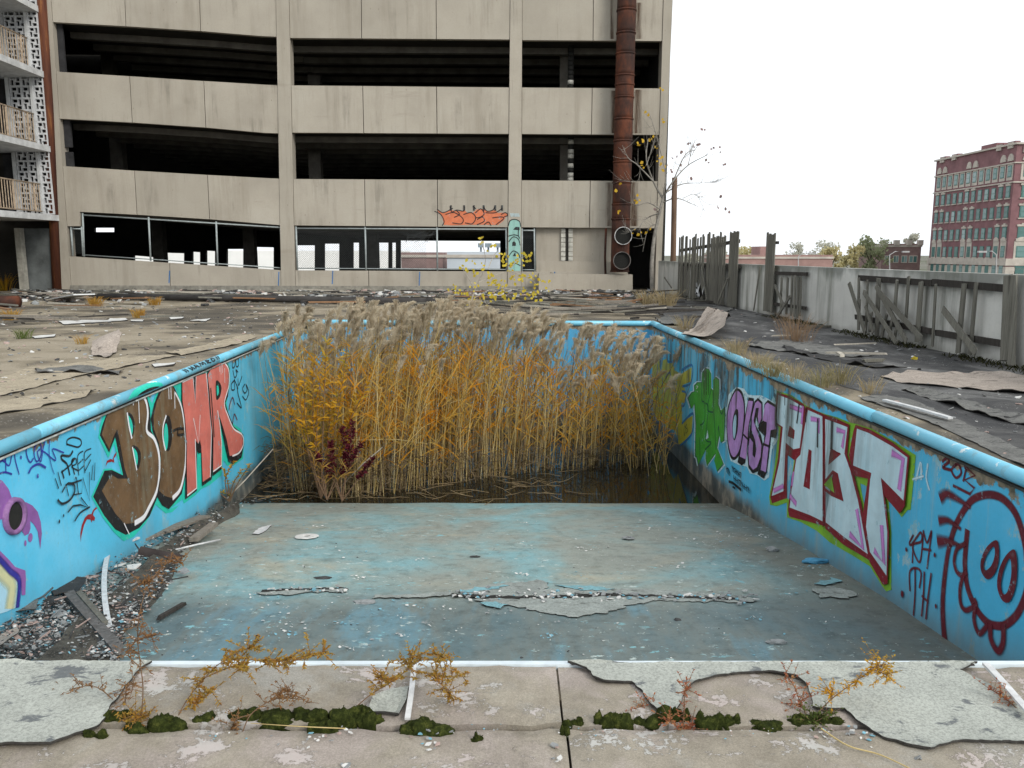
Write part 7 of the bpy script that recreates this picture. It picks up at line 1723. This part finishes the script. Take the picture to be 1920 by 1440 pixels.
def lump(label, px, py, s_, mat, seed, name, cat, sq=(1, .7, .4)):
    me = bpy.data.meshes.new(name); bm = bmesh.new(); bmesh.ops.create_icosphere(bm, subdivisions=3, radius=1)
    for v in bm.verts: p = v.co.copy(); k = 1 + .4 * nz(p.x * 1.3 + seed, p.y * 1.3, p.z * 1.3) + .12 * nz(p.x * 5, p.y * 5 + seed, p.z * 5); v.co = Vector((p.x * sq[0], p.y * sq[1], p.z * sq[2])) * s_ * k
    bm.to_mesh(me); bm.free(); me.materials.append(mat); o = link(name, me); o.location = PF(px, py, s_ * sq[2] * .6); return props(o, label, cat)
lump('pale broken stone at the foot of the wall below the P', 1442, 976, .12, M_CHIP[3], 2, 'stone', 'stone'); lump('blue and white plastic scrap below the T', 1527, 1055, .10, simple('blue_plastic', (.08, .28, .45), .3, 9, .4), 4, 'plastic_scrap', 'plastic scrap', (1.4, .5, .3)); lump('small stone lying beyond the plastic scrap below the S', 1448, 1032, .07, M_CHIP[1], 6, 'stone', 'stone')
lump('grey stick-like chip on the dark near pool floor', 1455, 1206, .05, M_CHIP[1], 8, 'stone', 'stone', (1.5, .5, .4)); lump('small black lump on the near pool floor right of centre', 1270, 1163, .03, M_CHIP[2], 9, 'stone', 'stone'); lump('small black chip in the middle of the pool floor', 891, 1045, .035, M_CHIP[2], 10, 'stone', 'stone', (1.5, .5, .4))
lump('dark slate chip above the left end of the floor crack', 605, 1085, .06, M_CHIP[2], 12, 'stone', 'stone', (1.5, .7, .2)); lump('grey slate chip below the gap in the floor crack', 685, 1130, .07, M_CHIP[1], 14, 'stone', 'stone', (1.4, .8, .2))
# floor drains
for px, py, r0, r1, lab, mt in ((575, 1008, .045, .15, 'worn whitish ring drain on the pool floor', M_CHIP[0]), (1178, 1011, .03, .075, 'small dark drain fitting right of the pool floor centre', M_CHIP[1])):
    c_ = PF(px, py); mb = MB(); n = 26; vs_ = []
    for i in range(n):
        a = 6.2832 * i / n
        for r, dz in ((r1 * (1 + .12 * nz(math.cos(a) * 2, math.sin(a) * 2, px)), .004), (r1 * .9, .012), (r0, .012), (r0 * .95, -.0)): vs_.append(Vector((c_.x + r * math.cos(a), c_.y + r * math.sin(a), floor_z(c_.y + r * math.sin(a)) + .012 + dz)))
    mb.add(vs_, [(i * 4 + j_, i * 4 + j_ + 1, ((i + 1) % n) * 4 + j_ + 1, ((i + 1) % n) * 4 + j_) for i in range(n) for j_ in range(3)], 0); mb.add([vs_[i * 4 + 3] for i in range(n)], [tuple(range(n))], 1)
    mb.build('floor_drain', [mt, M_DARK], pool, label=lab)
# the broken seam across the floor: bare strips, a dark slot and spalled plates
M_BARE = sheet_mat('bare_spalled_concrete', (.30, .33, .31), (.10, .11, .10), .25, .58, 40); M_PBLUE = sheet_mat('blue_paint_scab', (.20, .38, .42), (.13, .15, .14), .2, .6, 40)
def patch(name, pts, mat, dz, seed, label=None):
    P_ = PFL(pts); return sheet(name, None, None, [Vector((p.x, p.y, 0)) for p in P_], mat,   .004, 0, .002, .012, .045, seed, fn=lambda p: floor_z(p.y) + .010 + dz * .5, per=.035, parent=pfloor)
patch('bare_strip', [(485, 1113), (520, 1107), (600, 1104), (655, 1106), (648, 1113), (590, 1112), (540, 1117), (490, 1118)], M_BARE, .006, 51)
patch('bare_strip', [(700, 1118), (770, 1116), (850, 1112), (845, 1118), (780, 1122), (705, 1124)], M_BARE, .006, 52)
patch('bare_strip', [(860, 1110), (930, 1098), (1010, 1090), (1030, 1096), (1020, 1106), (1090, 1104), (1180, 1106), (1290, 1112), (1400, 1120), (1425, 1130), (1320, 1131), (1230, 1128), (1170, 1140), (1130, 1152), (1080, 1158), (1010, 1150), (965, 1138), (890, 1127), (930, 1123), (880, 1116)], M_BARE, .006, 53)
patch('crack', [(850, 1117), (960, 1121), (1060, 1119), (1130, 1115), (1250, 1119), (1380, 1124), (1378, 1127), (1250, 1123), (1130, 1120), (1060, 1124), (960, 1125), (852, 1121)], M_DARK, .012, 54)
patch('crack', [(490, 1109), (560, 1105), (650, 1104), (655, 1106), (560, 1108), (492, 1112)], M_DARK, .010, 55)
patch('paint_scab', [(905, 1133), (930, 1131), (955, 1137), (940, 1143), (915, 1141)], M_PBLUE, .014, 56); patch('paint_scab', [(855, 1112), (900, 1104), (950, 1101), (930, 1108), (880, 1114)], M_PBLUE, .014, 57); patch('paint_scab', [(1040, 1100), (1110, 1102), (1150, 1108), (1090, 1110)], M_PBLUE, .014, 58)
patch('bare_strip', [(1525, 1108), (1560, 1100), (1610, 1118), (1590, 1124), (1540, 1122)], M_BARE, .008, 59); patch('paint_scab', [(1530, 1098), (1560, 1086), (1580, 1092), (1550, 1100)], M_PBLUE, .012, 60)
mb = MB()
for k in range(260):
    x = r2.uniform(840, 1420) if r2.random() < .8 else r2.uniform(490, 660); y = 1118 + (x - 850) * .012 + r2.gauss(0, 5) if x > 700 else 1109 + r2.gauss(0, 3)
    chip(mb, PF(x, y, .02), r2.choice([.008, .014, .022, .035]), r2, r2.choices([0, 1, 4], [3, 5, 2])[0], .25)
mb.build('crack_fragments', M_CHIP, pfloor, kind='stuff')
# small flaked-paint shards in loose clusters across the floor
mb = MB()
for i in range(44):
    cx3, cy3 = r2.uniform(480, 1560), r2.uniform(958, 1225); col_ = r2.choice([4, 4, 0, 1]); sp_ = r2.uniform(6, 26)
    for k in range(r2.randrange(5, 22)):
        x, y = cx3 + r2.gauss(0, sp_), cy3 + r2.gauss(0, sp_ * .28); p = PF(x, y, .0135)
        if lx(p.y) + .1 < p.x < rx(p.y) - .1: chip(mb, p, r2.choice([.005, .008, .012, .02]), r2, col_ if r2.random() < .8 else 0, .06)
mb.build('paint_flakes', M_CHIP, pfloor, kind='stuff')

# ---------------- wreckage on the deck
def dsheet(label, pts, mat, seed, lift=.03, relief=.0, fn=None, per=.08, inset=.10):
    return sheet('roof_sheet', label, 'roofing sheet', GP(pts), mat, .007, .008, lift * .7, inset, .022, seed, fn=fn, per=per, relief=relief * .5)
c0 = G(205, 658); c1 = G(1325, 625)
dsheet('crumpled pinkish roofing flap standing up on the left deck', [(170, 668), (178, 652), (200, 646), (218, 652), (230, 656), (215, 664), (205, 672)], M_SHEETP, 61, .05, .04, lambda p: .26 * max(0, 1 - ((p.x - c0.x) ** 2 / .2 + (p.y - c0.y - .3) ** 2 / .5)), .06, .04)
dsheet('torn pale roofing strip along the left coping', [(310, 662), (380, 650), (430, 636), (470, 628), (480, 634), (440, 648), (400, 656), (340, 668)], M_SHEETB, 62, .03, .008)
dsheet('long pale membrane tongue across the left deck', [(-40, 725), (60, 690), (140, 683), (250, 668), (330, 668), (230, 690), (120, 712), (40, 735), (-40, 752)], M_SHEETB, 63, .02, .004)
dsheet('dark-edged torn membrane flap near the left coping', [(-40, 765), (50, 745), (180, 733), (160, 745), (60, 768), (-40, 785)], M_SHEETB, 64, .04, .006)
dsheet('grey curling membrane strip behind the long pale tongue', [(65, 694), (150, 690), (232, 697), (222, 704), (130, 700), (70, 702)], M_SHEETG, 65, .06, .015)
dsheet('curled pinkish roofing sheet hooked over the right coping', [(1277, 634), (1300, 622), (1335, 606), (1358, 604), (1368, 620), (1358, 634), (1320, 637)], M_SHEETP, 66, .04, .02, lambda p: .34 * max(0, 1 - abs(p.x - G(1350, 620).x) / .55) + .05, .05, .05)
dsheet('long pale pink roofing sheet near the right picture edge', [(1650, 708), (1700, 698), (1760, 702), (1850, 700), (1980, 712), (1980, 742), (1880, 738), (1780, 728), (1690, 720)], M_SHEETP, 67, .05, .012)
dsheet('narrow dark curled membrane below the pale pink sheet', [(1690, 732), (1740, 735), (1800, 752), (1900, 780), (1980, 800), (1980, 810), (1880, 792), (1790, 765), (1730, 745)], M_SHEETG, 68, .06, .015)
dsheet('broad dull membrane sheet beside the right coping', [(1610, 748), (1660, 742), (1720, 756), (1800, 790), (1900, 840), (1980, 880), (1980, 905), (1880, 858), (1760, 800), (1680, 770)], M_SHEETG, 69, .02, .0)
dsheet('torn grey membrane in the middle of the right deck', [(1400, 650), (1450, 640), (1520, 646), (1600, 660), (1640, 668), (1600, 672), (1520, 664), (1460, 660)], M_SHEETG, 70, .06, .012)
dsheet('pale torn sheet on the right deck below the standing fence', [(1318, 582), (1345, 576), (1375, 580), (1362, 587), (1335, 588)], M_SHEETG, 71, .06, .02)
dsheet('light membrane patch behind the pool corner', [(1228, 600), (1255, 596), (1268, 603), (1275, 612), (1245, 610)], M_SHEETG, 72, .08, .02)
dsheet('dark torn membrane edge running across the right deck', [(1470, 652), (1540, 668), (1640, 684), (1700, 690), (1640, 692), (1540, 676), (1475, 660)], M_SHEETD, 73, .07, .02)
# pale weathered patches and strips on the left deck
for i, (pts, lab) in enumerate((([(110, 604), (235, 598), (240, 602), (120, 610)], 'thin pale strip lying on the far left deck'), ([(245, 601), (270, 601), (268, 604), (246, 604)], 'small white scrap at the end of the thin pale strip'), ([(355, 603), (395, 599), (385, 604)], 'white scrap right of the thin pale strip'), ([(60, 633), (105, 629), (102, 633), (66, 636)], 'short white scrap on the dark left deck'), ([(285, 686), (330, 682), (325, 687), (290, 690)], 'pale scrap near the left coping tag'), ([(318, 597), (345, 596), (342, 599), (320, 600)], 'tiny white scrap beyond the thin pale strip'))):
    sheet('board_scrap', lab, 'scrap', GP(pts), M_CHIP[0], .02, .02, .01, .02, .01, 80 + i, per=.08)
strip('white_strip', 'white strip lying on the dark membrane by the right coping', 'strip', [G(1658, 752, .03), G(1720, 768, .035), G(1782, 786, .03)], .05, .02, M_STRIP)
# junk band in front of the garage
mb = MB(); mb.tube([G(185, 556, .12), G(500, 560, .12), G(815, 566, .12)], .10, 10)
props(mb.build('fallen_pipe', simple('dark_fallen_pipe', (.045, .042, .04), .4, 3)), 'long dark pipe lying on the deck before the garage', 'pipe')
a, b = G(112, 560, .06), G(158, 552, .35)
plank3('white board propped on the debris at the far left', a, b, .55, .03, M_STRIP, 'white_board', 'board')
mb = MB(); mb.tube([G(-30, 566, .15), G(35, 566, .15)], .17, 10); props(mb.build('rust_pipe', M_RUST), 'stub of rusty pipe at the far left picture edge', 'pipe')
r3 = random.Random(55)
M_TIM = [M_PLANK, M_WOOD, M_WOODD, wood('reddish_timber', (.24, .14, .08), .3), wood('bleached_timber', (.42, .39, .33), .25)]
def litter(n, x0, x1, y0, y1, lab, grp, Lr, wr, seed, tilt=.25, ang=.35, wts=(2, 3, 4, 1, 1)):
    r3 = random.Random(seed)
    for i in range(n):
        px, py = r3.uniform(x0, x1), r3.uniform(y0, y1); p = G(px, py, r3.uniform(.03, .16))
        if py > 598 and p.x < rx(p.y) + 1.1 and p.x > 0: continue
        a = r3.gauss(0, ang) + (math.pi if r3.random() < .5 else 0); L = r3.uniform(*Lr)
        q = p + Vector((math.cos(a) * L, math.sin(a) * L, r3.uniform(0, tilt) * (L * .3)))
        mi = r3.choices(range(5), wts)[0]; mb = MB(); w_ = r3.uniform(*wr); d_ = (q - p).normalized(); mb.bar(p, q, w_, min(.04, w_ * .6), up=d_.cross(Vector((0, 0, 1))).normalized(), jag=.04)
        props(mb.build('timber_piece', M_TIM[mi]), ('driftwood grey ', 'weathered grey ', 'blackened ', 'reddish brown ', 'bleached pale ')[mi] + lab, 'timber', grp)
litter(80, 985, 1190, 549, 590, 'broken timber in the pile right before the rusty duct', 'timber pile before the duct', (.6, 2.2), (.03, .09), 1)
litter(70, 30, 560, 545, 562, 'broken timber in the debris line under the ramp opening', 'timber along the garage foot', (.5, 2.0), (.05, .16), 2, .2)
litter(50, 560, 985, 545, 572, 'broken timber in the debris line under the middle garage opening', 'timber along the garage foot', (.5, 2.0), (.05, .14), 3, .2)
litter(26, 1190, 1330, 555, 600, 'stick scattered on the deck between pool corner and fence', 'sticks on the far right deck', (.4, 1.3), (.03, .09), 4, .2, .8, (1, 2, 4, 0, 1))
litter(18, 1380, 1700, 600, 690, 'stick lying on the membrane right of the pool', 'sticks on the right membrane', (.3, 1.0), (.03, .07), 5, .1, .9, (1, 2, 5, 0, 1))
litter(16, 0, 330, 566, 600, 'stick lying on the far left deck', 'sticks on the left deck', (.5, 1.5), (.04, .10), 6, .1, .3, (2, 2, 2, 2, 2))
plank3('pale plank sticking up from the timber pile', G(1030, 556, .1), G(1105, 547, .55), .09, .04, M_TIM[4])
mb = MB()
for k in range(2600):
    px = r3.uniform(20, 1240); py = 546 + abs(r3.gauss(0, 9)); p = G(px, py, .02); chip(mb, p, r3.choice([.03, .06, .1, .16]), r3, r3.choices([0, 1, 2, 3], [2, 4, 6, 2])[0], .35)
props(mb.build('litter', M_CHIP), kind='stuff')
mb = MB()
for k in range(1400):
    if r3.random() < .6:
        px, py = r3.uniform(-20, 560), 560 + 190 * r3.random() ** 1.4; p = G(px, py, .006)
        if p.x > lx(p.y) - .15: continue
    else:
        px, py = r3.uniform(1230, 1920), 570 + 330 * r3.random() ** 1.6; p = G(px, py, .008)
        if p.x < rx(p.y) + .12 or (p - PAR.a).dot(PAR.n) < .05: continue
    chip(mb, p, r3.choice([.01, .016, .025, .04]) * (1 + (700 - py) / 300 if py < 700 else 1), r3, r3.choices([0, 1, 2, 3], [3, 4, 4, 3])[0], .25)
props(mb.build('gravel', M_CHIP), kind='stuff')
lump2 = None
sheet('plastic_sheet', 'crumpled whitish plastic at the foot of the standing fence', 'plastic', GP([(1304, 568), (1312, 545), (1322, 548), (1326, 566)]), M_STRIP, .01, .02, .3, .1, .05, 99, fn=lambda p: .2, per=.1, relief=.2)
mb = MB()
leaf_cluster(mb, G(1716, 671, .03), 3, .05, r3, 0, .02); props(mb.build('fallen_leaf', M_YEL), 'orange leaf lying on the dark membrane before the parapet', 'leaf')
